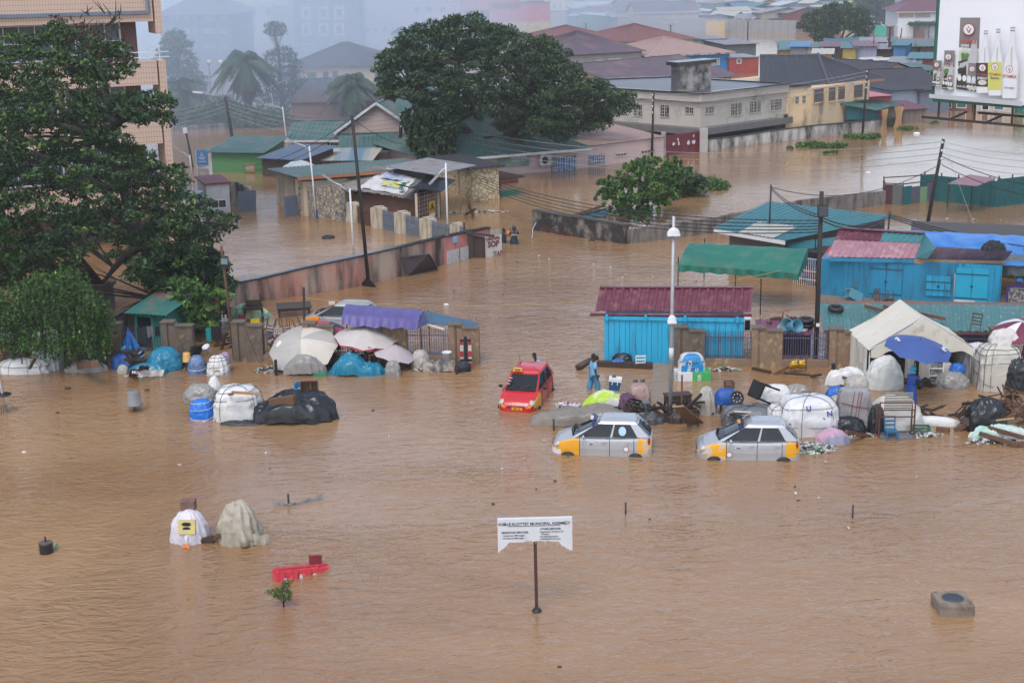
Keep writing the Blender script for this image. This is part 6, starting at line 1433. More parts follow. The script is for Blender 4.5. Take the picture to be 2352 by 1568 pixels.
def manhole():
 a,b,c,d=P(2158,1415),P(2238,1414),P(2213,1377),P(2138,1378);q=(a+b+c+d)/4;q.z=0
 fl,fr=P(2158,1415),P(2238,1414);t=(fr-fl).normalized();n=V((-t.y,t.x,0));L=(fr-fl).length;rz=math.atan2(t.y,t.x);h=.31
 c=fl+t*L/2+n*L*.48;th=T('manhole_block','square concrete manhole block with a round dark iron cover standing out of the water','manhole',c,rz)
 cm_=mat('wet block concrete',(0.3,0.245,0.19),.9,(0.15,0.115,0.085),2.5,bump=.01,bs=20,streak=((0.1,0.075,0.055),.5,2.5,2.5))
 mb=MB();w_=L/2;rn=random.Random(2)
 lv=[(-.5,1.0),(.155,1.0),(.165,.985),(.175,1.0),(h-.04,1.0),(h,.95)]
 ring=lambda z_,s_:[V((x*w_*s_,y*w_*s_,z_))for x,y in ((-1,-.93),(-.93,-1),(.93,-1),(1,-.93),(1,.93),(.93,1),(-.93,1),(-1,.93))]
 rs=[ring(*l)for l in lv]
 for r1,r2 in zip(rs,rs[1:]):
  for i in range(8):mb.quad(r1[i],r1[(i+1)%8],r2[(i+1)%8],r2[i])
 mb.poly(rs[-1]);mb.build('block',cm_,th)
 iron=mat('blue grey iron',(0.045,0.055,0.075),.5,(0.07,0.08,0.1),12,bump=.01,bs=60)
 MB().lathe([(.26,h-.005),(.285,h+.006),(.285,h-.02)],(0,0,0),32).build('rim',black_m,th);cv=MB();cv.lathe([(.001,h+.008),(.262,h+.008),(.262,h-.02)],(0,0,0),32)
 for i in range(-10,11):y=i*.024;x=math.sqrt(max(0,.25**2-y*y));cv.box((0,y,h+.01),(2*x,.007,.006))
 cv.build('cover',iron,th)
 for sx,sy in ((-1,1),(1,-1)):l=MB();l.tube([(sx*.36-.03,sy*.34,h),(sx*.36,sy*.34,h+.035),(sx*.36+.03,sy*.34,h)],.006,5);l.build('lifting_loop',black_m,th)
manhole()
th=T('canister','short black drum with a stub pipe floating in the left foreground','drum',P(107,1268))
MB().lathe([(.01,-.3),(.2,-.3),(.2,.27),(.21,.3),(.19,.32),(.01,.33)],(0,0,0),22).build('drum',mat('black drum',(0.012,0.014,0.02),.35,(0.03,0.03,0.03),5),th)
MB().lathe([(.01,.5),(.03,.5),(.03,.3)],(0,0,0),8).build('pipe',black_m,th);MB().lathe([(.01,.334),(.19,.325)],(0,0,0),20).build('lid',mat('dusty lid',(0.12,0.1,0.07),.8,(0.06,0.05,0.04),6),th)
cloth('green_rag','scrap of sea green cloth beside the black drum','cloth',[P(124,1262),P(129,1264),P(134,1250,.1),P(130,1247,.14)],mat('sea green cloth',(0.03,0.35,0.22),.6),amp=.02)
# wrapped bundles left
wv=mat('white mesh netting',(0.6,0.57,0.62),.5,(0.46,0.43,0.47),4,bump=.03,bs=14)
th=sack('netted_stand','vendor stand wrapped in white netting with a yellow poster and a brown box on top','stand',P(437,1238),.54,.42,.95,wv,3,None,p=2.2,nf=13,fold=.06,wr=.08)
MB().box((.02,-.36,.55),(.5,.12,.42),0,Matrix.Rotation(R(-14),3,'X')).build('yellow_poster',mat('yellow poster paper',(0.62,0.5,0.06),.7,(0.4,0.35,0.25),5,con=.3),th)
for z_,r_ in ((.66,.14),(.52,.12)):MB().poly([(.02+r_*math.cos(2*PI*i/16),-.425-(.6-z_)*-.25-.012+(z_-.52)*.25-.02,z_+r_*.42*math.sin(2*PI*i/16))for i in range(16)]).build('black_emblem',black_m,th)
MB().tube([(0,-.38,.35),(.0,-.47,.2),(.01,-.48,.02),(.03,-.45,-.05)],[.05,.07,.04,.07],8).build('knot',wv,th)
bx=MB();bx.box((0,0,.16),(.42,.36,.3));o=solo(bx,'box',mat('mesh fronted brown box',(0.22,0.15,0.11),.8,(0.1,0.03,0.03),4),'brown mesh box set on top of the netted stand','box',P(437,1236)+V((0,.1,.88)))
sack('covered_stand','rounded bundle under a knotted dusty beige sheet beside the netted stand','bundle',P(551,1240),.58,.46,1.2,mat('dusty beige voile',(0.38,0.34,0.27),.6,(0.28,0.25,0.195),3,bump=.05,bs=6),8,None,p=2.2,nf=13,fold=.12,wr=.2)
o=bpy.data.objects['covered_stand'];vm=mat('dusty beige voile',(0,0,0));MB().tube([(.1,-.42,.62),(.2,-.5,.4),(.22,-.52,.3),(.26,-.55,.05)],[.03,.05,.09,.14],9).build('knot',vm,o);MB().grid(lambda u,v:V((-.3+1.25*u,-.5+.15*u-.05*math.sin(u*30)*(1-v),.42*v*(1-.3*u)+.03*math.sin(u*22))),30,6).build('trailing_hem',vm,o)
stick('plank','dark wet plank lying between the two wrapped stands',444,1242,.05,492,1236,.12,.16,wood_dk);stick('plank','short reddish plank propped at the end of the dark plank',487,1243,.0,503,1228,.3,.1,wood_br)
cloth('orange_scrap','orange plastic scrap floating below the netted stand','plastic',[P(417,1256),P(436,1261,.02),P(434,1251,.07),P(420,1250,.07)],mat('orange plastic',(0.7,0.18,0.02),.4),amp=.02)
for i in range(1):
 upright('post','short dark post holding grey plastic strips in the left foreground',663,1158,1134,.07,black_m)
th=T('plastic_strips','grey plastic strips spread in a wide fan by the current around the short post','plastic',P(663,1160))
for sx,ln in ((-1,.55),(1,1.0)):
 MB().grid(lambda u,v,sx=sx,ln=ln:V((sx*u*ln+.03,u*ln*(.55 if sx>0 else .35)-.1*v,.04+.1*u*(1-v)+.03*math.sin(u*15+v*5))),12,4).build('strip',mat('grey plastic strips',(0.22,0.21,0.2),.4,(0.08,0.08,0.085),8),th)
# red barrier
def barrier():
 a,b=P(637,1338),P(757,1308);t=(b-a).normalized();L=(b-a).length;rz=math.atan2(t.y,t.x)
 th=T('road_barrier','red plastic road barrier tipped and half sunk in the water','barrier',a,rot=(R(-12),R(8),rz));rm=mat('red barrier plastic',(0.55,0.035,0.05),.5,(0.42,0.03,0.045),2,streak=((0.5,0.25,0.25),.12,4,4))
 mb=MB();prof=[(-.06,-.5),(-.02,-.2),(.0,.28),(.08,.36),(.28,.36),(.36,.28),(.4,-.5)]
 k=len(prof);vs=[(x,y,z)for x in (0,L)for y,z in prof];mb.add(vs,[(i,i+1,k+i+1,k+i)for i in range(k-1)]+[tuple(range(k))[::-1],tuple(range(k,2*k))]);mb.build('body',rm,th)
 for i in range(4):u=(.08+.245*i)*L;MB().box((u,-.05,.08),(.12,.1,.5)).build('rib',rm,th)
 MB().box((L*.5,.15,.37),(L*.94,.22,.04)).build('top_rail',rm,th)
 MB().box((L*.78,.18,.5),(.3,.22,.26)).build('light_box',mat('dark red box',(0.25,0.01,0.02),.5,(0.05,0.005,0.01),4),th)
 for x,z_ in ((.2,.05),(L*.42,.12),(L*.68,.1)):MB().box((x,-.112,z_),(.09,.01,.15)).build('worn_mark',mat('white scuff',(0.6,0.6,0.6),.7,(0.5,0.1,0.1),20,con=.1),th)
barrier()
for x,yb,yt,lb in ((1437,1180,1153,'thin dark stake standing alone right of the municipal sign'),(1958,1188,1159,'thin dark stake standing alone in the right foreground')):upright('stake',lb,x,yb,yt,.055,black_m)
for x,y,s_,lb,m_ in ((55,1038,.11,'white foam scrap floating at the far left',white_pt),(156,893,.2,'small black block floating below the brown heap',black_m),(338,897,.16,'small black strip floating near the grey bucket',black_m),(132,948,.12,'tiny black scrap floating left of the grey bucket',black_m),(1285,1531,.08,'tiny black lump floating at the bottom edge',black_m),(1478,1061,.07,'small purple ball floating by the scraped front wing',mat('purple plastic',(0.25,0.1,0.5),.4)),(1656,1058,.07,'small lilac lump floating between the silver taxis',mat('lilac plastic',(0.35,0.22,0.6),.4)),(1359,553,.3,'dark flat scrap floating below the mouldy wall',black_m),(2105,308,.5,'white plastic lump floating off the corner stall',white_pt),(1992,438,.3,'white jerrycan standing on the low concrete wall',white_pt),(1025,700,.2,'pale scrap floating behind the corrugated lean to',white_pt)):
 mb=MB();f_=bag_fn(s_*.6,s_*.4,s_*.35,x,wr=.3);mb.grid(f_,12,6,closeu=True);solo(mb,'floating_scrap',m_,lb,'debris',P(x,y)+V((0,0,1.3 if x==1992 else 0)))
th=T('upturned_bucket','grey bucket upturned on a rusty stake in the left foreground','bucket',P(310,944));MB().lathe([(.01,.82),(.21,.82),(.235,.78),(.29,.32),(.33,.3),(.33,.26),(.28,.27),(.01,.3)],(0,0,0),22).build('bucket',mat('grey rubber bucket',(0.12,0.125,0.13),.6,(0.2,0.2,0.2),6),th);MB().beam((-.04,0,-.3),(-.04,0,.32),.05).beam((.04,0,-.3),(.04,0,.32),.05).build('stake',rust,th)
th=T('rusty_stand','grey pole with a flat wheel and bent wires at the left edge','pole',P(16,948));MB().tube([(-.25,.1,1.9),(.02,0,-.4)],.04,8).build('pole',galv,th);MB().lathe([(.04,.78),(.3,.76),(.31,.72),(.04,.7)],(-.08,.03,0),16).build('wheel',black_m,th);w_=MB();[w_.tube([(-.3+.1*i,-.1,0),(-.25+.1*i,-.1,.3),(-.15+.1*i,-.1,.35)],.012,4)for i in range(3)];w_.tube([(.15+.14*math.cos(a),-.05,.22+.16*math.sin(a))for a in np.linspace(0,5,12)],.012,4);w_.build('bent_wire',black_m,th)
# --- second row left
sack('blue_sack','bright blue sack bound with straps under the grey bags','sack',P(465,958),.43,.36,.72,mat('bright blue sack',(0.01,0.17,0.62),.4,(0.01,0.1,0.4),3,bump=.04,bs=6),4,(0,3),white_pt,p=2.8)
sack('grey_bags','dusty grey plastic bags heaped on the blue sack','bags',P(463,950)+V((0,.1,.62)),.62,.4,.55,sack_g,12,None,p=2.0,wr=.22,nf=5)
sack('pillow','white pillow sack standing on end beside the big white bale','pillow',P(496,945)+V((0,.05,.55)),.26,.2,.85,sack_w,5,None,p=2.0,wr=.12,rz=.3)
sack('white_bale','big white bale bound with black straps in the left row','bale',P(548,956),.82,.66,1.22,sack_w,7,(3,3),p=3.6,wr=.06)
upright('post','dark post standing in front of the big white bale',553,963,924,.11,wood_dk,rnd=False)
stick('timber','brown timber lying across the top of the white bale',532,900,1.25,600,905,1.15,.09,wood_lt,'timber');stick('timber','short brown timber sticking up behind the white bale',526,905,1.1,534,905,1.65,.09,wood_br,'timber')
tarp('black_tarp','pile under a glossy black plastic tarp with boards on top','tarp',P(676,962),[(-.1,.1,1.5,1.02),(.7,.2,1.25,.95),(-1.0,.1,.9,.6)],tarp_k,3,sx=1.72,sy=.85,wr=.07,nf=13,fold=.05)
tarp('black_sheet','flat black sheet awash in front of the white bale','sheet',P(560,973),[(0,0,1,.04)],mat('wet black sheet',(0.02,0.022,0.024),.2),5,sx=.85,sy=.3,wr=.03,nf=5)
sack('white_bag','small white bag at the left end of the black tarp','bag',P(598,962),.2,.18,.3,sack_w,3)
q=P(713,948);th=T('open_chest','open wooden chest lying on the black tarp','chest',q+V((0,.1,.78)),.05);MB().box((0,.12,.25),(.66,.03,.5)).box((-.32,0,.25),(.03,.25,.5)).box((.32,0,.25),(.03,.25,.5)).build('panel',wood_br,th);MB().box((0,.0,.5),(.68,.26,.04)).box((0,0,.0),(.68,.26,.04)).box((.05,0,.25),(.05,.05,.5)).build('frame',mat('orange brown wood',(0.22,0.09,0.035),.5),th)
stick('board','wide brown board lying behind the black tarp',622,925,.75,678,917,.95,.32,wood_br);bucket('small blue bucket lying on the black tarp',P(690,940)+V((0,0,.85)),mat('blue bucket',(0.05,0.25,0.45),.4),(R(50),0,0),.17,.3)
sack('bundle','pink and white cloth bundle tied with blue string on the black tarp','bundle',P(708,955)+V((0,-.05,.68)),.3,.15,.17,mat('pink white print',(0.65,0.5,0.5),.7,(0.5,0.25,0.28),5),2)
upright('post','brown post at the right end of the black tarp',746,948,901,.13,wood_br,rnd=False);sack('black_bag','grey black plastic bag beside the brown post','bag',P(757,950),.25,.2,.6,tarp_k,6,None,wr=.2)
# --- left stall row by the fence
sack('wrapped_cart','long cart wrapped in white plastic and tied with string at the left edge','cart',P(58,853),1.05,.45,.62,sack_w,21,(6,1),p=3,wr=.09)
sack('tall_sheeted_stall','tall stall sheeted in white plastic with faint red letters under the drooping tree','stall',P(112,845),.55,.5,1.65,mat('white stall sheeting',(0.5,0.53,0.57),.4,(0.35,0.38,0.42),2,bump=.03,bs=5),22,None,p=5,wr=.04)
chair('lime green plastic chair tipped on the white wrapped cart',P(64,852)+V((0,.1,.6)),(R(-60),0,.3),mat('lime plastic',(0.2,0.5,0.08),.4),name='plastic_chair')
stick('tree_prop','dark slanting stem behind the white cart',68,845,.6,82,820,2.0,.1,wood_dk,'stem');sack('brown_heap','heap of brown cloths and bowls on the white cart','heap',P(40,850)+V((0,.1,.5)),.5,.3,.35,wood_dk,9,None,wr=.3)
parasol('small lilac parasol at the far left edge',P(10,850)+V((-.35,.3,1.75)),.8,mat('lilac canvas',(0.42,0.34,0.4),.8,(0.3,0.24,0.28),2),.35,(0,R(4)),edge=mat('pink edge',(0.5,0.3,0.38),.8))
tarp('grey_heap','low grey plastic covered heap beside the tree fence','heap',P(197,850),[(0,0,.9,.35),(.5,.1,.5,.3)],sack_g,8,sx=.95,sy=.45,wr=.06)
stick('plank','broad brown plank tilted on the low grey heap',184,840,.35,218,835,1.05,.3,wood_br);sack('black_bag','dark sodden bags on the low grey heap','bags',P(212,842)+V((0,.1,.2)),.55,.3,.5,wood_dk,14,None,wr=.3)
# turquoise pile
th=sack('turquoise_bundle','long boat shaped bundle wrapped in turquoise tarpaulin','bundle',P(380,846),.72,.62,.95,tarp_t,31,None,p=2.3,wr=.12,nf=5,rz=.5)
sack('turquoise_bundle','low front roll of the turquoise wrapped pile','bundle',P(340,858),.75,.35,.45,tarp_t,33,None,p=2.5,wr=.12)
q=P(301,838);mb=MB();mb.grid(lambda u,v:V(((u-.5)*1.0*(1.02-v)+.0+.1*v-.2*v,.1*math.sin(u*14)*(1-v)-.3+.2*v,.55+1.1*v+.04*math.sin(u*12))),20,8);solo(mb,'blue_peak_tarp',tarp_b,'blue tarpaulin drawn up to a peak behind the turquoise pile','tarp',q+V((0,.5,-.1)))
sack('blue_tarp_bundle','crumpled dark blue tarp at the left of the turquoise pile','tarp',P(285,842),.5,.35,.55,tarp_b,35,None,wr=.25)
mb=MB();rn=random.Random(8)
for i in range(14):c=V((rn.uniform(-.8,.7),rn.uniform(-.3,.4),rn.uniform(.35,.85)));d=V((rn.uniform(-1,1),rn.uniform(-.6,.6),rn.uniform(-.3,.5))).normalized()*rn.uniform(.2,.45);mb.beam(c-d,c+d,.06,.12)
tag(solo(mb,'broken_timber',wood_dk,'tangle of dark broken timber on the turquoise pile','timber',P(338,848)),kind='stuff')
for x,y,lb,m_ in ((318,832,'blue basin upside down on the timber tangle','basin blue'),(295,835,'turquoise basin at the left of the timber tangle','basin teal'),(324,842,'pale blue bowl in front of the timber tangle','bowl blue')):bucket(lb,P(x,y)+V((0,-.1,.55 if x!=324 else .4)),mat(m_,{'basin blue':(0.03,0.25,0.5),'basin teal':(0.02,0.3,0.42),'bowl blue':(0.15,0.4,0.7)}[m_],.4),(R(200 if x==318 else 20),0,0),.22,.2,'basin','basin')
cloth('maroon_banner','maroon banner cloth with white letters hanging over the pile','banner',[P(295,864,.02),P(314,866,.02),P(327,850,.62),P(300,848,.6)],mat('maroon cloth',(0.14,0.03,0.045),.8,(0.09,0.02,0.03),3))
o=bpy.data.objects['maroon_banner'];c=P(313,856,.42);txt('NOI',.17,'lettering',white_pt,o,c+V((0,-.12,0)),(1,0,-.1),(.1,.3,1),.003,bold=.03)
cloth('white_sheet','white printed sheet trailing in the water below the turquoise roll','sheet',[P(312,867,.0),P(372,866,.0),P(378,851,.3),P(320,850,.34)],sack_w,seed=4);sack('rope_coil','coil of dirty white rope left of the maroon banner','rope',P(283,856),.22,.18,.35,mat('dirty rope',(0.45,0.42,0.36),.9,(0.25,0.23,0.2),9,bump=.03,bs=20),17)
cloth('patterned_cloth','dark patterned cloth draped beside the maroon banner','cloth',[P(316,852,.3),P(342,851,.3),P(345,842,.62),P(322,841,.62)],mat('dark print',(0.05,0.05,0.055),.7,(0.15,0.03,0.04),5),seed=7)
th=T('yellow_bucket','yellow bucket upturned on a dark post beside the blue bundle','bucket',P(432,850));MB().lathe([(.01,.78),(.16,.78),(.17,.74),(.2,.42),(.22,.4),(.2,.4),(.01,.42)],(0,0,0),18).build('bucket',mat('amber plastic',(0.6,0.35,0.1),.5,(0.5,0.28,0.07),3),th);MB().beam((0,0,-.3),(0,0,.42),.13).build('post',wood_dk,th)
sack('blue_bundle','blue checked bundle in clear plastic under stacked black chairs','bundle',P(454,855),.36,.32,.75,mat('blue checked plastic',(0.04,0.1,0.26),.35,(0.15,0.2,0.3),5,bump=.04,bs=7),41,(0,1),white_pt)
th=T('stacked_chairs','stack of black plastic chairs lying on the blue bundle','chairs',P(466,852)+V((-.2,.1,.72)),rot=(R(-70),R(10),.6))
for i in range(3):MB().grid(lambda u,v,i=i:V(((u-.5)*.5,(v-.5)*.55,i*.07+.12*(2*abs(u-.5))**3+.15*v*v)),10,8).build('chair_shell',mat('black plastic',(0.015,0.016,0.02),.4),th)
bucket('white paint bucket with red and blue label on the black chairs',P(483,848)+V((0,.0,.78)),mat('white plastic bucket',(0.7,0.7,0.72),.4),(R(25),R(-20),0),.16,.32)
th=sack('white_bag','white bag criss crossed with black straps beside the blue bundle','bag',P(502,858),.44,.38,.82,sack_w,43,(3,4),p=2.5,wr=.1)
sack('striped_ball','blue and red striped round bundle beside the strapped white bag','bundle',P(520,850)+V((0,-.05,.45)),.2,.2,.36,mat('striped cloth',(0.14,0.22,0.42),.8,(0.42,0.18,0.18),3,stretch=(.2,.2,6)),44);cloth('yellow_cloth','small yellow cloth on top of the strapped white bag','cloth',[P(490,855,.8),P(506,855,.8),P(503,852,.92),P(495,852,.9)],mat('yellow cloth',(0.7,0.5,0.02),.8))
def fencecloth(lb,x0,x1,y0,y1,m_,base=828,nm='laundry'):
 q=P((x0+x1)/2,base);z0,z1=ZH(q,y1),ZH(q,y0);a,b=GX(x0,q),GX(x1,q)
 mb=MB();mb.grid(lambda u,v:a.lerp(b,u)*1+V((0,-.04*math.sin(u*12+x0),z0+(z1-z0)*v+.03*math.sin(u*7+x0)*(1-v))),10,5);solo(mb,nm,m_,lb,'laundry',V((a.x,a.y,0)),world=True)
lm=lambda n,c:mat('cloth '+n,c,.85,tuple(v*.6 for v in c),4)
for a_ in (('turquoise towel hanging left of the front fence pillar',478,489,753,784,lm('turq',(0.01,0.3,0.3))),('wide black garment hanging in the fence gap',490,513,751,779,lm('black',(0.01,0.01,0.012))),('dark trousers hanging on the railing of the turquoise kiosk',320,341,752,790,lm('char',(0.02,0.03,0.035))),('grey shirt hanging on the railing of the turquoise kiosk',343,358,749,774,lm('grey',(0.16,0.16,0.18))),('black cloth hanging right of the grey shirt',362,372,750,772,lm('black',(0,0,0))),('mustard cloth tied to the fence pillar edge',603,618,760,808,lm('must',(0.35,0.24,0.06)))):fencecloth(a_[0],*a_[1:5],a_[5])
for a_ in (('red cloth hanging by the floodlight pole',492,510,690,718,lm('red',(0.3,0.02,0.03))),('black cloth draped beside the floodlight pole',516,535,705,730,lm('black',(0,0,0))),('white and orange cloth below the black one',512,534,722,738,lm('whit',(0.6,0.58,0.58))),('dark red cloth on the line right of the floodlight pole',550,568,722,742,lm('dkred',(0.2,0.01,0.02))),('yellow cloth at the end of the washing line',578,598,732,746,lm('yell',(0.7,0.5,0.02)))):fencecloth(a_[0],*a_[1:5],a_[5],775)
solo(MB().tube([P(445,826)+V((0,0,1.55)),P(478,826)+V((0,0,1.35)),P(512,826)+V((0,0,1.35)),P(540,826)+V((0,0,1.5))],.012,4),'washing_line',wire_m,'washing line strung across the gap in the left fence','washing line',P(445,826),world=True)
# stalls behind fence: banner piles, tables, chairs
bn=mat('green yellow banner print',(0.55,0.6,0.3),.6,(0.12,0.4,0.3),2.2,con=.12)
th=tarp('banner_heap','green and yellow printed banner sheet draped over a market table','banner',P(568,728),[(0,0,1.2,.65)],bn,5,sx=1.2,sy=.7,wr=.03);c=P(565,718,.6)
txt('food',.3,'lettering',mat('dark green print',(0.02,0.15,0.12),.7),th,P(604,726,.5),(1,0,-.1),(0,.6,.7),.003,bold=.03);txt('12',.42,'lettering',mat('dark green print',(0,0,0)),th,P(548,722,.68),(1,0,0),(0,.6,.7),.003,bold=.02)
table('dark square table standing in the water behind the sunken taxi',P(676,722),(0,0,.2),wood_dk,1.7,1.3,.45)
table('dark table stacked on the green and yellow banner',P(583,738),(0,0,.1),wood_dk,1.0,.7,.75);table('upturned table frame on top of the dark table',P(585,736)+V((0,0,1.3)),(PI,0,.2),wood_dk,.8,.5,.45)
for i,(x,lb)in enumerate(((625,'left upturned dark chair behind the railing'),(652,'middle upturned dark chair behind the railing'),(684,'right upturned dark chair behind the railing'))):chair(lb,P(x,815)+V((0,.6,1.55)),(R(165),R(10-8*i),.5*i),wood_br if i else wood_dk,sc_=.9)
upright('post','dark post leaning beside the sunken taxi',698,800,660,.1,wood_dk,lean=(.15,0),rnd=False)
upright('post','short black post in front of the grey parasol',635,861,826,.11,black_m,rnd=False)
litter('litter','black and white printed scraps and rubbish left of the grey parasol',P(622,852),.75,.25,130,4,.35,.12,[(0.6,0.6,0.6),(0.02,0.02,0.02),(0.5,0.5,0.5),(0.2,0.15,0.1),(0.02,0.02,0.02),(0.05,0.3,0.15),(0.35,0.3,0.2)])
# parasols
gc=mat('grey canvas parasol',(0.4,0.38,0.35),.75,(0.3,0.285,0.26),1.5,bump=.01,bs=8);cc=mat('cream canvas parasol',(0.56,0.52,0.45),.75,(0.44,0.4,0.34),1.5,bump=.01,bs=8);rc_=mat('faded red canvas',(0.42,0.06,0.08),.75,(0.32,0.045,0.06),2)
q=P(706,852);parasol('big faded grey and cream parasol tipped forward over the left stalls',q+V((-.25,.3,1.35)),1.5,gc,.62,(R(30),R(-6)),patch=(6,7,1),edge=cc,fringe=.04,pole=1.2)
q=P(760,840);parasol('navy and red parasol half hidden behind the grey parasol',q+V((-.2,.9,1.45)),1.1,rc_,.4,(R(20),R(12)),patch=(1,3,5),edge=mat('navy canvas',(0.02,0.03,0.14),.7),fringe=.03)
q=P(846,835);parasol('pale parasol with torn faded red rim above the blue heap',q+V((0,0,1.62)),1.42,mat('pale stained canvas',(0.5,0.46,0.43),.8,(0.38,0.34,0.32),1.5),.52,(R(6),R(5)),patch=(),edge=rc_,fringe=.13)
q=P(906,845);parasol('small pinkish grey parasol right of the red rimmed parasol',q+V((.1,0,.98)),.98,mat('pinkish grey canvas',(0.42,0.37,0.38),.8,(0.34,0.29,0.3),1.5),.42,(R(4),R(14)),pole=.9)
tarp('grey_drape','grey sheet hanging to the water beneath the grey parasol','sheet',P(700,858),[(0,.1,1.05,.75)],sack_g,15,sx=.9,sy=.4,wr=.06,nf=16,fold=.06)
sack('white_sack','white sack behind the left edge of the grey parasol','sack',P(650,845)+V((0,.3,0)),.4,.4,1.15,sack_w,51,None)
tarp('blue_heap','stall goods heaped under glossy turquoise blue plastic beneath the parasols','tarp',P(824,858),[(-.35,.1,.9,.78),(.4,0,.9,.35)],mat('glossy turquoise plastic',(0.01,0.21,0.33),.25,(0.006,0.1,0.17),3,bump=.05,bs=6),18,sx=1.25,sy=.5,wr=.08,nf=15,fold=.05)
chair('brown wooden chair standing in the stall under the red rimmed parasol',P(858,852)+V((0,.2,.28)),(0,0,.2),wood_br);chair('dark chair tipped over beside the brown one under the parasol',P(838,846)+V((0,.3,.6)),(R(80),.3,.4),wood_dk)
sack('clear_bag','goods under dusty clear plastic right of the pinkish parasol','bag',P(966,842),.38,.32,.72,clear_g,52,None,wr=.18);sack('clear_bag','greyish plastic bundle under the pinkish parasol','bag',P(903,862),.3,.25,.62,sack_g,53,None,wr=.2)
crate('green plastic tray under the grey drape',P(735,862),(0,0,.1),mat('green tray',(0.02,0.3,0.16),.5),(.5,.3,.18));bucket('white lidded bucket on the rubbish pile at the entrance',P(1027,850)+V((0,.1,.38)),mat('white plastic bucket',(0,0,0)),(0,0,0),.2,.4)
tarp('rubbish_pile','pile of grey and beige rags at the end of the left fence','rubbish',P(1020,850),[(0,0,.9,.32),(-.5,.1,.5,.25)],mat('rag beige',(0.32,0.28,0.23),.8,(0.06,0.06,0.07),3,con=.1),19,sx=.95,sy=.3,wr=.08)
sack('black_bag','dark blue black bag beside the rusty entrance post','bag',P(1062,852),.32,.2,.42,tarp_k,55,None,wr=.25);upright('entrance_post','rusty upright pipe at the entrance end of the left fence',1049,859,758,.1,rust)
th=T('striped_post','red and white striped boards strapped to a dark post by the last fence pillar','post',P(1071,846));
for i in range(5):MB().box((-.17,0,.12+i*.26),(.14,.06,.26)).box((.17,0,.12+i*.26),(.14,.06,.26)).build('stripe',[mat('stripe red',(0.4,0.03,0.05),.7),mat('stripe white',(0.6,0.55,0.48),.7)][i%2],th)
MB().box((0,-.02,.6),(.15,.08,1.6)).build('post',black_m,th);MB().box((0,-.05,.38),(.5,.05,.1)).box((0,-.05,1.25),(.46,.05,.08)).build('crosspiece',black_m,th)
# --- middle
mb=MB();mb.tube([P(1324,846,.05),P(1338,838,.2),P(1355,828,.3),P(1373,820,.4)],[.14,.15,.13,.1],9);solo(mb,'log',wood_dk,'dark tree log slanting out of the water near the wading man','log',P(1326,846),world=True)
stick('sunken_beam','long dark beam awash at the foot of the blue kiosk',1372,836,.08,1498,841,.1,.3,wood_dk,'beam')
chair('white plastic chair standing half sunk by the blue kiosk',P(1470,843)+V((0,0,-.33)),(0,0,PI),white_pt,name='plastic_chair',sc_=1.05);sack('black_bag','black plastic bag lying on the sunken beam','bag',P(1430,837)+V((0,.1,.15)),.35,.2,.3,tarp_k,60,None,wr=.3);sack('blue_bag','blue plastic bag in front of the black one on the sunken beam','bag',P(1420,842)+V((0,0,.1)),.28,.12,.22,tarp_b,61,None,wr=.3)
q=P(1588,866);th=T('banner_bundle','bundle wrapped in a blue and white AFRICA banner at the fence pillar','bundle',q);fn=bag_fn(.52,.4,1.02,62,p=4,wr=.04);MB().grid(fn,40,18,closeu=True).build('cover',mat('blue white banner',(0.55,0.57,0.6),.5,(0.45,0.47,0.5),2,bump=.03,bs=6),th)
o=MB();fn2=bag_fn(.54,.42,1.03,62,p=4,wr=.04);o.grid(lambda u,v:fn2(.62+.22*u,.2+.78*v),16,12);bb_=o.build('blue_panel',mat('banner blue',(0.015,0.25,0.55),.45,bump=.03,bs=6),th)
for s_,x,z_ in (('AFRICA',-.1,.2),('ING',.2,.15),('EL',-.33,.62)):txt(s_,.2,'lettering',white_pt,bb_,(x,-.47,z_),(.08,-.05,1),(-1,0,.08),.004,align='LEFT',bold=.03,world=False)
st=MB();st.tube([(-.55,-.2,.55),(0,-.5,.48),(.55,-.2,.52)],.015,4).tube([(-.5,-.3,.75),(0,-.48,.72),(.5,-.3,.74)],.015,4);st.build('strapping',rope_m,th)
th=T('green_white_box','white and green printed board box beneath the AFRICA bundle','box',P(1588,868),R(-2));MB().box((-.35,-.1,.1),(.7,.7,.5)).build('white_half',white_pt,th);MB().box((.37,-.1,.1),(.74,.7,.5)).build('green_half',mat('print green',(0.05,0.4,0.1),.6),th)
txt('CLIMATE',.12,'lettering',mat('green print',(0.04,0.25,0.06),.6),th,(-.6,-.46,-.02),(0,0,1),(-1,0,0),.003,align='LEFT',world=False);txt('OR',.2,'lettering',white_pt,th,(.35,-.46,0),(0,0,1),(-1,0,0),.003,align='LEFT',bold=.03,world=False)
litter('litter','bottles and wrappers caught on the plinth right of the AFRICA bundle',P(1655,850),.9,.2,60,9,.2,.12)
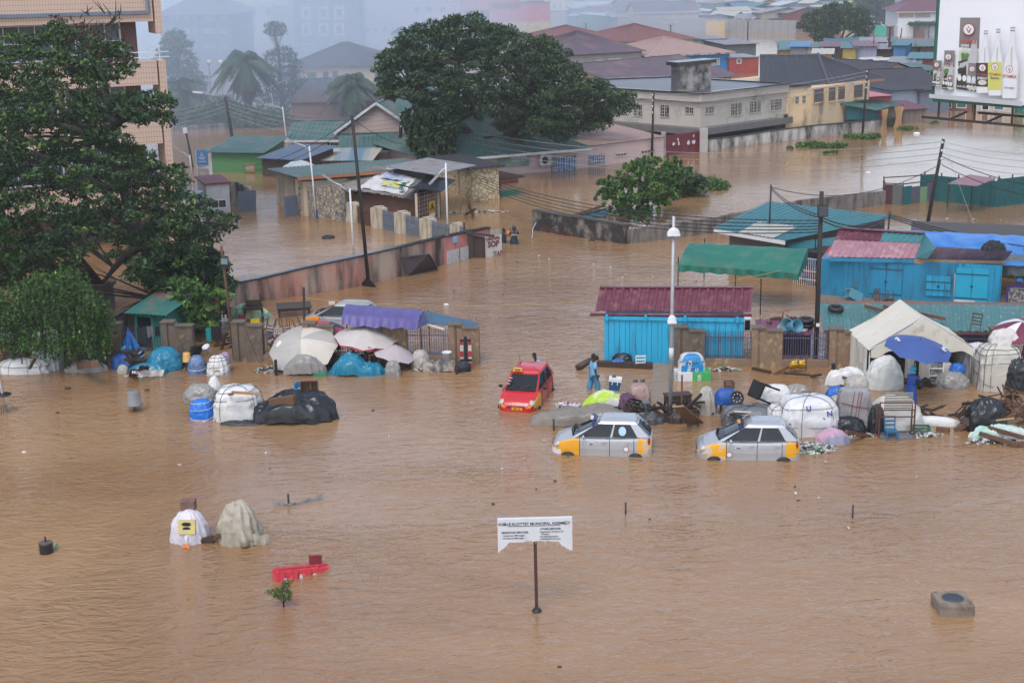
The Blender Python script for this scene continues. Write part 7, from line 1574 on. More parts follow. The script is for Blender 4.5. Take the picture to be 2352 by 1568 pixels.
# pile left of lamp post
tarp('grey_mound','long low mound under grey plastic behind the left silver taxi','tarp',P(1330,968),[(-.3,0,1.6,.42),(.8,.05,1.3,.58),(-1.1,0,.9,.3)],mat('dusty grey film',(0.24,0.215,0.18),.4,(0.13,0.11,0.09),2,bump=.05,bs=5),23,sx=1.85,sy=.62,wr=.035,nf=8)
tarp('printed_sheet','white and lime green printed sheet over a low table','sheet',P(1392,942),[(0,0,1.1,.72)],mat('white lime print',(0.6,0.6,0.56),.6,(0.35,0.5,0.03),.55,con=.04),6,sx=1.0,sy=.55,wr=.05,nf=6)
sack('maroon_cloth','maroon and navy cloth pile at the right of the printed sheet','cloth',P(1440,946),.35,.4,.7,mat('maroon navy cloth',(0.16,0.03,0.06),.8,(0.03,0.04,0.09),2.5),63,None,wr=.2)
q=P(1411,935)+V((0,0,.72));th=T('cool_box','blue cool box with white lid standing on the printed sheet','cool box',q,rot=(R(4),R(6),R(-8)));MB().prism([(-.2,-.14),(.2,-.14),(.2,.14),(-.2,.14)],0,.36,[(-.23,-.17),(.23,-.17),(.23,.17),(-.23,.17)]).build('body',mat('cool box blue',(0.015,0.07,0.2),.4),th);MB().box((0,0,.42),(.48,.36,.12)).build('lid',white_pt,th);MB().box((-.1,-.18,.3),(.03,.02,.12)).box((.1,-.18,.3),(.03,.02,.12)).build('latch',white_pt,th)
solo(MB().box((0,0,.06),(.16,.12,.1)),'concrete_lump',conc,'concrete lump weighing down the lid of the cool box','stone',q+V((-.02,0,.48)))
sack('wrapped_cabinet','small cabinet under dusty clear plastic weighted with stones','cabinet',P(1468,938),.42,.36,.98,mat('clear plastic over red',(0.36,0.31,0.26),.35,(0.25,0.12,0.11),1.6,bump=.04,bs=6),64,None,p=3.5,wr=.1);
for i,x in enumerate((1460,1476)):solo(MB().box((0,0,.06),(.17,.14,.13),i),'concrete_lump',conc,['left','right'][i]+' stone on top of the plastic covered cabinet','stone',P(x,935)+V((0,.1,.98)))
solo(MB().box((0,0,.2),(.7,.5,.45)),'grey_blue_box',mat('grey blue box',(0.12,0.18,0.22),.5),'grey blue box awash beneath the covered cabinet','box',P(1470,946))
crate('dark wooden crate tipped beside the grey mound',P(1452,962)+V((0,.1,.3)),(R(30),R(20),.5),wood_dk,(.55,.45,.4));tarp('dark_sheet','dark plastic sheets awash right of the dark crate','sheet',P(1487,968),[(0,0,.6,.2)],mat('dark plastic sheet',(0.07,0.075,0.085),.35,(0.03,0.03,0.035),3),7,sx=.65,sy=.5,wr=.09)
sack('cloth_scraps','heap of patterned cloth scraps on the grey mound','cloth',P(1306,950)+V((0,0,.3)),.42,.15,.16,mat('motley scraps',(0.55,0.5,0.5),.8,(0.1,0.05,0.06),8,con=.05),66,None,wr=.3)
for i,(x,y)in enumerate(((1304,962),(1398,962),(1417,966))):solo(MB().grid(bag_fn(.14,.1,.12,i+70,wr=.2),12,6,closeu=True),'stone',conc if i<2 else black_m,['left grey','middle grey','right dark'][i]+' stone on the grey plastic mound','stone',P(x,y)+V((0,.05,.32+.1*min(i,1))))
upright('post','thin post with a blue rag in front of the grey mound',1272,988,962,.07,black_m);upright('post','rusty steel post by the leaning plank table',1565,972,861,.07,rust)
q=P(1575,962);board('plank_table','long brown plank tabletop leaning by the lamp post',[P(1590,972,.1),P(1616,968,.1),P(1570,930,1.2),P(1544,932,1.15)][::-1],mat('worn brown tabletop',(0.2,0.12,0.06),.4,(0.07,0.04,0.02),3),.06)
chair('dark wooden chair beneath the leaning plank tabletop',P(1590,976)+V((0,0,-.2)),(0,0,PI),wood_dk);table('dark table legs and frame behind the lamp post',P(1556,955),(0,0,.2),wood_dk,1.0,.5,.85);tarp('rag_heap','dark rags at the foot of the lamp post','rags',P(1555,968),[(0,0,.5,.25)],wood_dk,9,sx=.45,sy=.3,wr=.08)
sack('clear_bundle','upright bundle in dusty clear plastic right of the plank table','bundle',P(1622,948),.36,.3,1.02,clear_g,67,None,p=2.2,nf=8,fold=.07,wr=.15);solo(MB().box((0,0,0),(.55,.4,.2)),'sunken_box',wood_dk,'dark base awash beneath the clear plastic bundle','box',P(1622,949))
q=P(1667,948);th=T('covered_stool','stool draped with a royal blue cloth beneath a small wooden box','stool',q);MB().grid(bag_fn(.4,.3,.5,68,p=3,wr=.14,nf=6,z0=-.05),32,12,closeu=True).build('cloth',mat('royal blue cloth',(0.01,0.09,0.36),.6,(0.008,0.06,0.24),3),th);th.children[0].location=(0,0,.45)
for sx in (-1,1):
 for sy in (-1,1):MB().beam((sx*.2,sy*.15,-.3),(sx*.17,sy*.13,.6),.05).build('leg',wood_br,th)
crate('small wooden box standing on the blue draped stool',P(1674,945)+V((0,.05,.93)),(0,0,.1),wood_br,(.32,.28,.26),'wooden_box')
# pile by second taxi
sack('grey_base_bale','wide bale under grey plastic behind the right silver taxi','bale',P(1725,975),.98,.6,.72,mat('slate grey film',(0.17,0.175,0.19),.35,(0.09,0.095,0.105),3,bump=.04,bs=7),80,(3,1),p=4,wr=.05)
board('white_board','slanted white tarp board on the grey covered bale',[P(1673,950,.55),P(1708,952,.6),P(1725,948,1.45),P(1686,946,1.5)],mat('off white tarp',(0.5,0.49,0.46),.6,(0.38,0.37,0.35),2),.05)
table('small black table lying on its side on the grey covered bale',P(1745,962)+V((.2,0,1.0)),(0,R(-65),R(25)),black_m,.65,.65,.5)
def rim(lb,loc,rot):
 mb=MB();mb.lathe([(.02,.02),(.09,.02),(.1,.05),(.2,.06),(.235,.1),(.25,.1),(.25,-.08),(.24,-.08)],(0,0,0),22)
 o=solo(mb,'wheel_rim',black_m,lb,'wheel rim',loc);o.rotation_euler=rot
 for i in range(8):a=2*PI*i/8;h=MB();h.lathe([(.001,.066),(.022,.066)],(.15*math.cos(a),.15*math.sin(a),0),8);h.build('bolt_hole',galv,o)
rim('black steel wheel rim leaning on the white tarp board',P(1691,965)+V((0,-.1,.9)),(R(65),0,R(-15)))
sack('white_bale','white bale behind the small black table','bale',P(1782,945),.62,.45,1.05,sack_w,81,None,p=3,wr=.08);sack('grey_bundle','grey rolled bundle at the right of the white bale','bundle',P(1832,950)+V((0,.3,.3)),.5,.35,.75,sack_g,82,None,wr=.15)
th=sack('white_bale','largest white bale with blue marks and black straps above the right taxi','bale',P(1853,990),.98,.68,1.32,mat('bright white bale wrap',(0.66,0.66,0.66),.45,(0.46,0.46,0.47),2.5,bump=.06,bs=5),83,(3,2),p=4.5,wr=.045)
ink=mat('blue marker',(0.02,0.07,0.35),.6)
for s_,x,z_ in (('U',-.1,1.0),('S',-.75,.35),('N',.65,.8),('9',.45,.55),('L',-.6,.15)):txt(s_,.26,'blue_mark',ink,th,(x,-.73,z_),(1,0,.15),(-.15,.1,1),.004,bold=.03,world=False)
sack('white_bale','smaller white bale in netting left of the largest bale','bale',P(1790,985),.42,.5,.9,sack_w,84,(2,3),p=4,wr=.08)
tarp('mattress_pillow','grey lilac sack with a pink stripe lying on the rubbish','sack',P(1912,1014),[(0,0,.7,.42)],mat('lilac grey sack',(0.27,0.27,0.36),.6,(0.45,0.25,0.33),.9,con=.03),11,sx=.62,sy=.4,wr=.04)
litter('litter','dense rubbish of papers, shoes and bottles washed up behind the right taxi',P(1862,1030),.85,.55,420,21,.28,.13,[(0.55,0.54,0.5),(0.1,0.16,0.3),(0.02,0.02,0.025),(0.4,0.12,0.1),(0.2,0.17,0.14),(0.35,0.4,0.4),(0.5,0.3,0.2)]);litter('litter','rubbish strewn in front of the black bag and plastic wrapped board',P(1945,1000),1.0,.25,160,22,.16,.11)
sack('blue_bag','blue plastic bag with yellow underside left of the wrapped board','bag',P(1920,945)+V((0,.1,.5)),.36,.3,.45,mat('vivid blue plastic',(0.01,0.13,0.5),.35,(0.01,0.09,0.35),3,bump=.04,bs=8),85,None,wr=.15);sack('pale_bag','pale bag beneath the blue plastic bag','bag',P(1922,950),.35,.28,.7,clear_g,86,None,wr=.15)
q=P(1958,985);th=T('wrapped_board','upright dark board under clear plastic tied with red string','board',q,R(-3));MB().box((0,.1,.75),(.98,.3,1.5)).build('board',mat('dark grey panel',(0.07,0.075,0.085),.4),th);MB().grid(bag_fn(.58,.28,1.56,87,p=6,wr=.05),36,16,closeu=True).build('plastic',mat('smoky clear plastic',(0.16,0.16,0.17),.2,(0.3,0.3,0.3),2.5,bump=.05,bs=6),th)
k=MB();[k.tube([(x,-.3,.5),(x+.05,-.31,1.0),(x+.12,-.28,1.5)],.01,4)for x in (-.15,.02,.12)];k.tube([(-.5,-.3,1.1),(0,-.31,.95),(.52,-.3,.88)],.014,4);k.build('string',mat('red string',(0.3,0.02,0.03),.7),th)
sack('clear_bag','clear bag of clothes on top of the wrapped board','bag',P(1965,978)+V((0,.1,1.48)),.4,.3,.42,clear_g,88,None);sack('black_bag','shiny black bag in front of the wrapped board','bag',P(1945,996),.6,.3,.62,tarp_k,89,None,wr=.2)
stick('plank','brown plank slanting down in front of the black bag',1944,990,.6,1990,1000,.02,.12,wood_br)
# domed stall with trolley
sack('domed_stall','round stall covered by a white tarp behind the metal trolley','stall',P(2052,975),1.0,.75,1.12,mat('white stall tarp',(0.58,0.57,0.53),.6,(0.42,0.41,0.37),2,bump=.04,bs=5),90,None,p=2.2,wr=.07,nf=7,fold=.03);solo(MB().grid(bag_fn(.14,.1,.1,9,wr=.2),10,5,closeu=True),'stone',conc,'stone on top of the white domed stall','stone',P(2060,975)+V((0,.1,1.12)))
sack('black_bag','black plastic hanging at the left of the domed stall','bag',P(2010,990),.28,.25,.95,tarp_k,91,None,wr=.25)
q=P(2058,1003);th=T('metal_trolley','tall rusty trolley frame with slatted shelf in front of the domed stall','trolley',q,R(-2));f_=MB()
for x in (-.62,.62):f_.beam((x,0,-.3),(x,0,1.28),.05);f_.beam((x,.4,-.3),(x,.4,1.1),.05)
for z_ in (1.28,1.0,.75,.05):f_.beam((-.62,0,z_),(.62,0,z_),.04)
f_.build('frame',rust,th);s_=MB()
for i in range(7):s_.box((.1,.12+.0*i,.18+i*.09),(1.0,.02,.07),0,Matrix.Rotation(R(25),3,'X'))
s_.build('shutter',mat('beige slats',(0.38,0.36,0.3),.7),th);MB().box((0,.2,.05),(1.2,.5,.05)).build('shelf',wood_dk,th);MB().grid(bag_fn(.6,.3,.12,92,wr=.2),20,8,closeu=True).build('cushion',mat('grey cushion',(0.12,0.13,0.14),.8),th);th.children[-1].location=(0,.2,.8)
chair('blue plastic chair pushed into the metal trolley',P(2044,1006)+V((0,-.1,-.1)),(0,0,0),mat('blue plastic chair',(0.01,0.13,0.28),.4),name='plastic_chair');crate('dark green basket with yellow bottles right of the trolley',P(2116,994)+V((0,0,-.05)),(0,0,-.1),mat('dark green basket',(0.02,0.15,0.1),.6),(.55,.35,.32),'basket')
mb=MB();mb.grid(bag_fn(.72,.2,.3,93,wr=.15,nf=5),36,12,closeu=True);o=solo(mb,'white_roll',sack_w,'long white wrapped roll floating right of the trolley','roll',P(2156,975));o.rotation_euler=(0,R(3),R(-12))
stick('brick','dark brown block floating below the white roll',2151,985,.06,2181,989,.06,.18,wood_br,'block');stick('plank','brown plank leaning into the black bag at the right',2193,988,.02,2245,960,.45,.15,wood_br)
# tent
def tent():
 fl,fr=P(1994,886),P(2226,880);bl,br_=P(1972,850),P(2190,848);t=(fr-fl).normalized();n=out(fl,fr);D=3.2;L=(fr-fl).length
 ze=ZH(fl,802);za=ze+1.28;th=T('white_tent','stained white canvas gable tent in front of the right fence','tent',fl);Z=V((0,0,1));cm=mat('stained white canvas',(0.6,0.57,0.5),.75,(0.5,0.46,0.38),1.1,bump=.015,bs=6,streak=((0.25,0.18,0.11),.12,1.4,1.2))
 A,B=fl+Z*ze,fr+Z*ze;C_=(A+B)/2+Z*(za-ze);o=-n*D
 for(p,q,s_)in ((A,C_,-1),(B,C_,1)):
  MB().grid(lambda u,v,p=p,q=q:p.lerp(q,u)+o*v+n*.15+Z*(-.09*math.sin(u*PI)-.05*math.sin(v*PI)+.02*noise.noise(V((u*6,v*6,1))))+V(((-.08 if s_<0 else .08)*(1-u),0,0)),20,14).build('roof_panel',cm,th,True)
 g=MB();g.grid(lambda u,v:(A.lerp(C_,u*2)if u<.5 else C_.lerp(B,u*2-1)).lerp(A.lerp(B,u),v*.999*(1-abs(2*u-1)*0))*1+n*(.16+.03*math.sin(u*20)*v)-Z*(.3*v*abs(2*u-1)**2+.06*v*math.sin(u*26)),40,8);g.build('gable',cm,th,True)
 MB().grid(lambda u,v:fl+o*u+Z*(ze*v-.1*(1-v))+V((-.1-.06*math.sin(u*20)*(1-v*.6),0,0)),30,6).build('side_wall',cm,th,True)
 MB().grid(lambda u,v:fr+o*u+Z*(ze*v-.1*(1-v))+V((.05+.05*math.sin(u*20)*(1-v*.6),0,0)),30,6).build('side_wall',cm,th,True)
 MB().grid(lambda u,v:fl+o+t*L*u+Z*(ze*v-.1)+n*.1*math.sin(u*30),30,4).build('back_wall',mat('shaded tent back',(0.1,0.09,0.08),.9),th,True)  # shade inside the tent is put into this wall's dark colour
 f_=MB()
 for q in (fl,fr):f_.tube([q-Z*.4,q+Z*ze],.035,6)
 f_.tube([A,C_,B],.035,6);f_.build('frame',galv,th,True)
 for x,y,rx,h,m_,lb in ((2030,888,.68,1.25,mat('white green print sack',(0.6,0.6,0.58),.5,(0.42,0.45,0.42),3,bump=.05,bs=5),'big white sack with green print inside the tent on the left'),(2186,888,.62,.62,sack_g,'dark grey plastic sacks inside the tent on the right'),(2172,880,.35,.85,clear_g,'dusty grey sack standing behind the dark ones in the tent')):
  sack('sack',lb,'sack',P(x,y),rx,rx*.7,h,m_,x,None,p=2.4,wr=.14)
 sack('blue_bag','crumpled bright blue bag on the dark sacks in the tent','bag',P(2196,884)+V((0,.0,.55)),.26,.2,.34,mat('vivid blue plastic',(0,0,0)),96,None,wr=.25)
 sh=T('glass_shelf','white framed display shelf inside the tent','shelf',P(2148,885));f_=MB()
 for x in (-.28,.28):f_.beam((x,0,-.2),(x,0,1.0),.05)
 for z_ in (.1,.4,.7,1.0):f_.beam((-.28,0,z_),(.28,0,z_),.04);
 f_.build('frame',white_pt,sh);MB().box((0,.1,.5),(.54,.1,1.0)).build('goods',mat('mixed goods',(0.3,0.32,0.3),.6,(0.12,0.1,0.1),8,con=.05),sh)
 for i,x in enumerate((2075,2108)):fencecloth(['left','right'][i]+' beige cloth hanging in the mouth of the tent',x,x+24,820,868,mat('beige cloth',(0.45,0.42,0.37),.85,(0.32,0.3,0.26),3),890,'hanging_cloth')
 tarp('white_rags','heap of white and grey rags at the left corner of the tent','rags',P(1950,882),[(0,0,.9,.5),(-.5,0,.5,.45)],sack_w,24,sx=.95,sy=.35,wr=.12);stick('plank','brown plank lying on the white rags',1918,858,.3,1960,875,.5,.08,wood_br)
 upright('post','black post left of the white rags',1913,877,835,.13,black_m,rnd=False)
tent()
q=P(2110,905);pa=parasol('blue parasol with a white print above the person in the raincoat',P(2106,926)+V((.02,.1,2.5)),1.3,mat('blue parasol canvas',(0.04,0.085,0.27),.6,(0.03,0.065,0.21),1.2),.42,(R(10),R(7)),pole=1.5,pm=black_m)
txt('tigo',.3,'lettering',white_pt,pa,(.95,-.28,-.19),(.3,1,0),(-.9,.25,.42),.003,bold=.03,world=False);txt('tigo',.2,'lettering',white_pt,pa,(-.85,.12,-.16),(.3,-1,0),(.9,.25,.42),.003,bold=.03,world=False)
# jerrycans
def jerry(lb,loc,rot):
 th=T('jerrycan',lb,'jerrycan',loc,rot=rot,group='yellow jerrycans on the plinth');jm=mat('yellow jerrycan plastic',(0.62,0.38,0.02),.45,(0.5,0.28,0.02),3)
 fn=bag_fn(.15,.11,.42,3,p=5,wr=.01,z0=0);MB().grid(fn,24,10,closeu=True).build('body',jm,th);MB().tube([(-.06,0,.4),(-.04,0,.47),(.07,0,.46),(.09,0,.38)],.018,6).build('handle',jm,th);MB().lathe([(.03,.4),(.03,.47),(.001,.47)],(.1,0,0),8).build('cap',black_m,th)
jerry('left yellow jerrycan lying by the fence',P(1822,855)+V((0,.15,.2)),(R(50),0,.1));jerry('right yellow jerrycan lying by the fence',P(1841,855)+V((0,.15,.22)),(R(50),.1,-.1))
stick('plank','dark plank leaning left of the jerrycans',1778,860,.0,1812,842,.3,.1,wood_br);stick('plank','long dark plank awash below the jerrycans',1800,856,.05,1862,862,.02,.09,wood_dk);stick('plank','dark forked timber floating left of the tent',1862,864,.04,1886,860,.2,.1,wood_dk);stick('plank','dark timber awash at the foot of the front fence pillar',1728,846,.05,1770,855,.05,.12,wood_dk)
upright('post','slim rusty post right of the jerrycans',1851,848,815,.06,rust)
# right edge
sack('white_bale','tall white sacks right of the tent','bale',P(2240,866),.62,.5,1.42,mat('bluish white sack',(0.58,0.6,0.63),.5,(0.4,0.42,0.46),2.5,bump=.05,bs=5),101,None,p=3,wr=.1)
sack('strapped_bale','big square bale criss crossed with thin straps near the right edge','bale',P(2288,888),.78,.6,1.75,mat('beige white bale',(0.52,0.5,0.44),.55,(0.38,0.36,0.31),2.5,bump=.06,bs=5),102,(5,4),p=4.5,wr=.06);sack('white_bundle','white cloth bundle on top of the strapped bale','bundle',P(2295,885)+V((.1,0,1.5)),.6,.45,.8,mat('soft white cloth',(0.58,0.55,0.52),.8,(0.44,0.41,0.39),2),103,None,wr=.14)
parasol('maroon and white parasol at the right edge behind the strapped bale',P(2330,885)+V((.25,.3,2.55)),1.2,mat('maroon canvas',(0.15,0.015,0.05),.6),.5,(R(12),R(-8)),patch=(0,2,4,6),edge=white_pt,fringe=.02)
sack('black_bag','black bags at the right edge behind the strapped bale','bag',P(2335,895),.5,.4,1.3,tarp_k,104,None,wr=.25);sack('magenta_cloth','magenta cloth heap under the maroon parasol','cloth',P(2338,880)+V((0,.2,1.1)),.4,.3,.6,mat('magenta cloth',(0.25,0.01,0.12),.8),105,None,wr=.2);stick('plank','brown timbers slanting at the right edge',2322,895,1.2,2360,905,.5,.1,wood_br)
sack('black_bag','big glossy black bag on the right heap','bag',P(2262,985),.68,.45,1.12,tarp_k,106,None,wr=.22,nf=5);tarp('white_sheet','white sheet with green print at the foot of the right heap','sheet',P(2298,1002),[(0,0,1.2,.3)],mat('white green sheet',(0.58,0.58,0.54),.5,(0.3,0.5,0.42),1,con=.1),25,sx=1.2,sy=.35,wr=.06)
chair('brown wooden chair lying on its back on the right heap',P(2322,980)+V((0,0,.75)),(R(-30),R(25),.4),wood_br);chair('dark wooden chair upside down at the top of the right heap',P(2306,965)+V((0,.2,1.35)),(R(150),0,.8),wood_dk);chair('dark chair sunk at the left of the right heap',P(2232,985)+V((0,.1,.1)),(R(20),R(-40),.3),wood_dk)
for x0,y0,z0,x1,y1,z1,lb in ((2270,982,.35,2352,1005,.25,'upper brown beam lying on the right heap'),(2250,995,.25,2340,1022,.1,'lower brown beam lying on the right heap'),(2322,1020,.1,2380,1018,.15,'short beam at the bottom of the right heap')):stick('beam',lb,x0,y0,z0,x1,y1,z1,.13,wood_br)
stick('broom','straw broom with a red handle lying on the right heap',2288,965,.8,2330,960,.95,.05,mat('straw',(0.5,0.33,0.12),.9));stick('white_board','white painted board floating below the right heap',2305,1008,.04,2375,1010,.05,.16,white_pt,'board');stick('dark_block','small dark block floating at the bottom of the right heap',2282,1005,.05,2296,1012,.05,.1,wood_dk,'block')
# right side behind fence: counters, shelves
th=T('purple_counter','purple framed shop counter at the right edge beside the twin kiosk','counter',P(2335,708));c=MB()
for x in (-.5,.6):c.beam((x,0,-.3),(x,0,1.1),.08)
c.beam((-.5,0,1.1),(.8,0,1.1),.08);c.beam((-.5,0,.1),(.8,0,.1),.08);c.build('frame',mat('purple paint',(0.07,0.03,0.25),.5),th);MB().box((.1,.1,.6),(1.1,.1,.95)).build('printed_panel',mat('newsprint panel',(0.4,0.38,0.36),.8,(0.1,0.09,0.09),7,con=.06),th)
MB().sphere((.1,.2,1.32),.18,6,.8).build('water_bottle',mat('blue bottle',(0.03,0.15,0.4),.2),th);sack('canvas_roof','grey green canvas sagging over the counter at the right edge','canvas',P(2335,690)+V((0,.3,1.5)),.8,.6,.7,mat('grey green canvas',(0.2,0.23,0.22),.7,(0.1,0.13,0.13),2),107,None,wr=.2)
parasol('red parasol behind the right end of the twin kiosk',P(2345,690)+V((0,1.0,2.25)),.9,rc_,.25,pole=1.6)
chair('pale blue broken stool floating left of the twin kiosk',P(1935,683)+V((0,-.2,.1)),(R(60),R(20),.4),mat('pale blue wood',(0.1,0.3,0.38),.7));table('broken blue table lying in front of the twin kiosk',P(1950,686)+V((0,-.3,.2)),(R(70),R(30),.3),mat('pale blue wood',(0,0,0)),.8,.5,.4);chair('brown upturned chair floating before the twin kiosk doors',P(2035,690)+V((0,-.2,.45)),(R(150),R(20),.5),wood_br);chair('small brown stool frame left of the upturned chair',P(2008,688)+V((0,-.2,.0)),(R(30),0,.2),wood_br,sc_=.7)
chair('dark wooden chair perched on the fence behind the tent',P(2266,855)+V((-.5,.3,1.55)),(R(10),R(-5),2.8),wood_dk)
for i,x in enumerate((2313,2330)):a=MB();a.plate([P(x-4,742,1.75),P(x+6,742,1.7),P(x+6,738,2.3)],.03);solo(a,'warning_triangle',mat('worn yellow plate',(0.45,0.33,0.03),.6,(0.15,0.1,0.03),4),['left','right'][i]+' worn yellow triangle plate on the teal roof','sign',P(x,790),world=True)
tarp('pipe_bundle','tangle of black cables lying on the lilac roof of the twin kiosk','cable',P(2282,572,2.75),[(0,0,.5,.2)],tarp_k,27,sx=.6,sy=.35,wr=.12)
stick('tube_lamp','white fluorescent tube on a thin pole before the twin kiosk',2192,690,1.35,2238,693,1.2,.07,white_pt,'lamp');upright('lamp_pole','thin pale pole carrying the fluorescent tube',2189,704,628,.04,galv)

# ------------------------------------------------------------------ trees and plants
def lmat(n,c,c2,s=.5):return mat(n,c,.6,c2,s,con=.15,spec=.3)
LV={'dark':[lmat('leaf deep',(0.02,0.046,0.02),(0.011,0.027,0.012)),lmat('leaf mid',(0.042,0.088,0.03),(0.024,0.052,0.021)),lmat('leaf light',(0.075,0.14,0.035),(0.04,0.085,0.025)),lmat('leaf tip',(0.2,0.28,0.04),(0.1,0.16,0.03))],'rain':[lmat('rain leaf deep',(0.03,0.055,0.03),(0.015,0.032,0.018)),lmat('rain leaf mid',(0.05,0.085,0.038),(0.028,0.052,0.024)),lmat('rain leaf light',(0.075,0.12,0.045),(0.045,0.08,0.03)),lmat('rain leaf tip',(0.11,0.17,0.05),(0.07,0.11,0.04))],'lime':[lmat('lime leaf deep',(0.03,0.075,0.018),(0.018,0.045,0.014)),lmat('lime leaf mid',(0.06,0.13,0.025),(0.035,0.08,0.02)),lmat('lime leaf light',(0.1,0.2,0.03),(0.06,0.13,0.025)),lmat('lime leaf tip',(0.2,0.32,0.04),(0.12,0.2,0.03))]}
bark=mat('dark wet bark',(0.045,0.035,0.03),.85,(0.02,0.016,0.014),3,bump=.02,bs=9)
def leaves(name,cl,dens,size,ms,parent,seed=1,asp=2.2,droop=.35,w4=(.4,.35,.2,.05),flat=.62,strand=0):
 rg=np.random.default_rng(seed);Ps,Ns,T4=[],[],[]
 for(c,r)in cl:
  n=max(8,int(dens*r*r));d=rg.normal(size=(n,3));d/=np.linalg.norm(d,axis=1)[:,None];d[:,2]=np.where(rg.random(n)<.75,np.abs(d[:,2]),d[:,2]*.6)
  k=rg.uniform(.55,1.08,n)[:,None]*r;p=d*k;p[:,2]*=flat;p+=rg.normal(size=(n,3))*r*.07
  if strand:
   k2=max(1,n//24);ix=rg.integers(0,k2,n);p=p[:k2][ix];tt=rg.random(n);p[:,2]-=tt*strand*r;p[:,:2]+=d[:k2][ix][:,:2]*(tt**.6)[:,None]*.25*r+rg.normal(size=(n,2))*size*.18
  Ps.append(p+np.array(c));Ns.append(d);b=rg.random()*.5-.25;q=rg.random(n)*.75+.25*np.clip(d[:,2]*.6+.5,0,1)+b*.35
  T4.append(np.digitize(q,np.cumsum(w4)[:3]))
 p=np.concatenate(Ps);nn=np.concatenate(Ns);mi=np.concatenate(T4);N_=len(p)
 a=nn+rg.normal(size=(N_,3))*.7;a[:,2]-=droop;a/=np.linalg.norm(a,axis=1)[:,None]
 u=rg.normal(size=(N_,3));b=np.cross(a,u);b/=np.linalg.norm(b,axis=1)[:,None]+1e-9
 s=size*rg.uniform(.55,1.35,N_)[:,None];a=a*s;b=b*s/asp
 vs=np.stack([p-a*.5,p+b*.5,p+a*.6,p-b*.5],1).reshape(-1,3)-np.array(wloc(parent))
 me=bpy.data.meshes.new(name);me.vertices.add(N_*4);me.vertices.foreach_set('co',vs.ravel().astype(np.float32));me.loops.add(N_*4);me.loops.foreach_set('vertex_index',np.arange(N_*4,dtype=np.int32));me.polygons.add(N_)
 me.polygons.foreach_set('loop_start',np.arange(0,N_*4,4,dtype=np.int32));me.polygons.foreach_set('loop_total',np.full(N_,4,dtype=np.int32))
 for m_ in ms:me.materials.append(m_)
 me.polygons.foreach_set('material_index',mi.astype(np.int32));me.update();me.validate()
 o=bpy.data.objects.new(name,me);COL.objects.link(o);o.parent=parent;return o
def inside(x,y,po):
 c=False;j=len(po)-1
 for i in range(len(po)):
  if(po[i][1]>y)!=(po[j][1]>y)and x<(po[j][0]-po[i][0])*(y-po[i][1])/(po[j][1]-po[i][1])+po[i][0]:c=not c
  j=i
 return c
def clumps(base,poly,r,depth,seed=1,holes=(),tries=2500,gap=.8,off=0,both=True):
 rn=random.Random(seed);xs=[p[0]for p in poly];ys=[p[1]for p in poly];cx,cy=(min(xs)+max(xs))/2,(min(ys)+max(ys))/2;hw,hh=(max(xs)-min(xs))/2,(max(ys)-min(ys))/2;out_=[];pts=[]
 for _ in range(tries):
  x,y=rn.uniform(min(xs),max(xs)),rn.uniform(min(ys),max(ys))
  if not inside(x,y,poly)or any(math.hypot(x-a,y-b)<c for a,b,c in holes):continue
  k=math.sqrt(max(.05,1-((x-cx)/hw)**2*.8-((y-cy)/hh)**2*.4));side=rn.choice((-1,1))if both else 1
  if any(math.hypot(x-a,y-b)<r*gap and s==side for a,b,s in pts):continue
  pts.append((x,y,side));q=base+V((0,depth*k*side*rn.uniform(.35,1)+off,0));q=GX(x,q);out_.append((V((q.x,q.y,ZH(q,y+r*.1))),r*rn.uniform(.75,1.25)/S((q.x,q.y,ZH(q,y)))))
 return out_
def tree(name,label,cat,base,poly,r,depth,kind,dens,size,limbs,r0_,seed=1,holes=(),gap=.8,group=None,trunk=True,nb=40,**kw):
 th=T(name,label,cat,base,group=group);cl=clumps(base,poly,r,depth,seed,holes,gap=gap);leaves('crown',cl,dens,size,LV[kind],th,seed,**kw)
 mb=MB();nodes=[]
 for lb in limbs:
  pts=[]
  for i,(x,y,dy)in enumerate(lb):q=GX(x,base+V((0,dy,0)));pts.append(V((q.x,q.y,ZH(q,y))))
  k=len(pts);rr=[r0_*(lb[0][3]if len(lb[0])>3 else 1)*(1-.72*i/(k-1))for i in range(k)]if False else [r0_*sc_ for sc_ in np.linspace(1,.3,k)*(1 if lb is limbs[0]else .6)]
  mb.tube(pts,rr,8);nodes+=pts[1:]
 rn=random.Random(seed)
 if nodes:
  for c,rad in rn.sample(cl,min(nb,len(cl))):
   nd=min(nodes,key=lambda p:(p-c).length+(3 if p.z>c.z else 0));m_=nd.lerp(c,.5)+V((rn.uniform(-.4,.4),rn.uniform(-.4,.4),rn.uniform(0,.5)))*rad;mb.tube([nd,m_,c],[r0_*.16,r0_*.1,r0_*.03],5)
   for _ in range(3):mb.tube([m_,c+V((rn.uniform(-1,1),rn.uniform(-1,1),rn.uniform(-.4,.8)))*rad],[r0_*.06,r0_*.015],4)
 if mb.v:mb.build('trunk',bark,th,True)
 return th
def l3(*p):return [(x,y,d)for x,y,d in p]
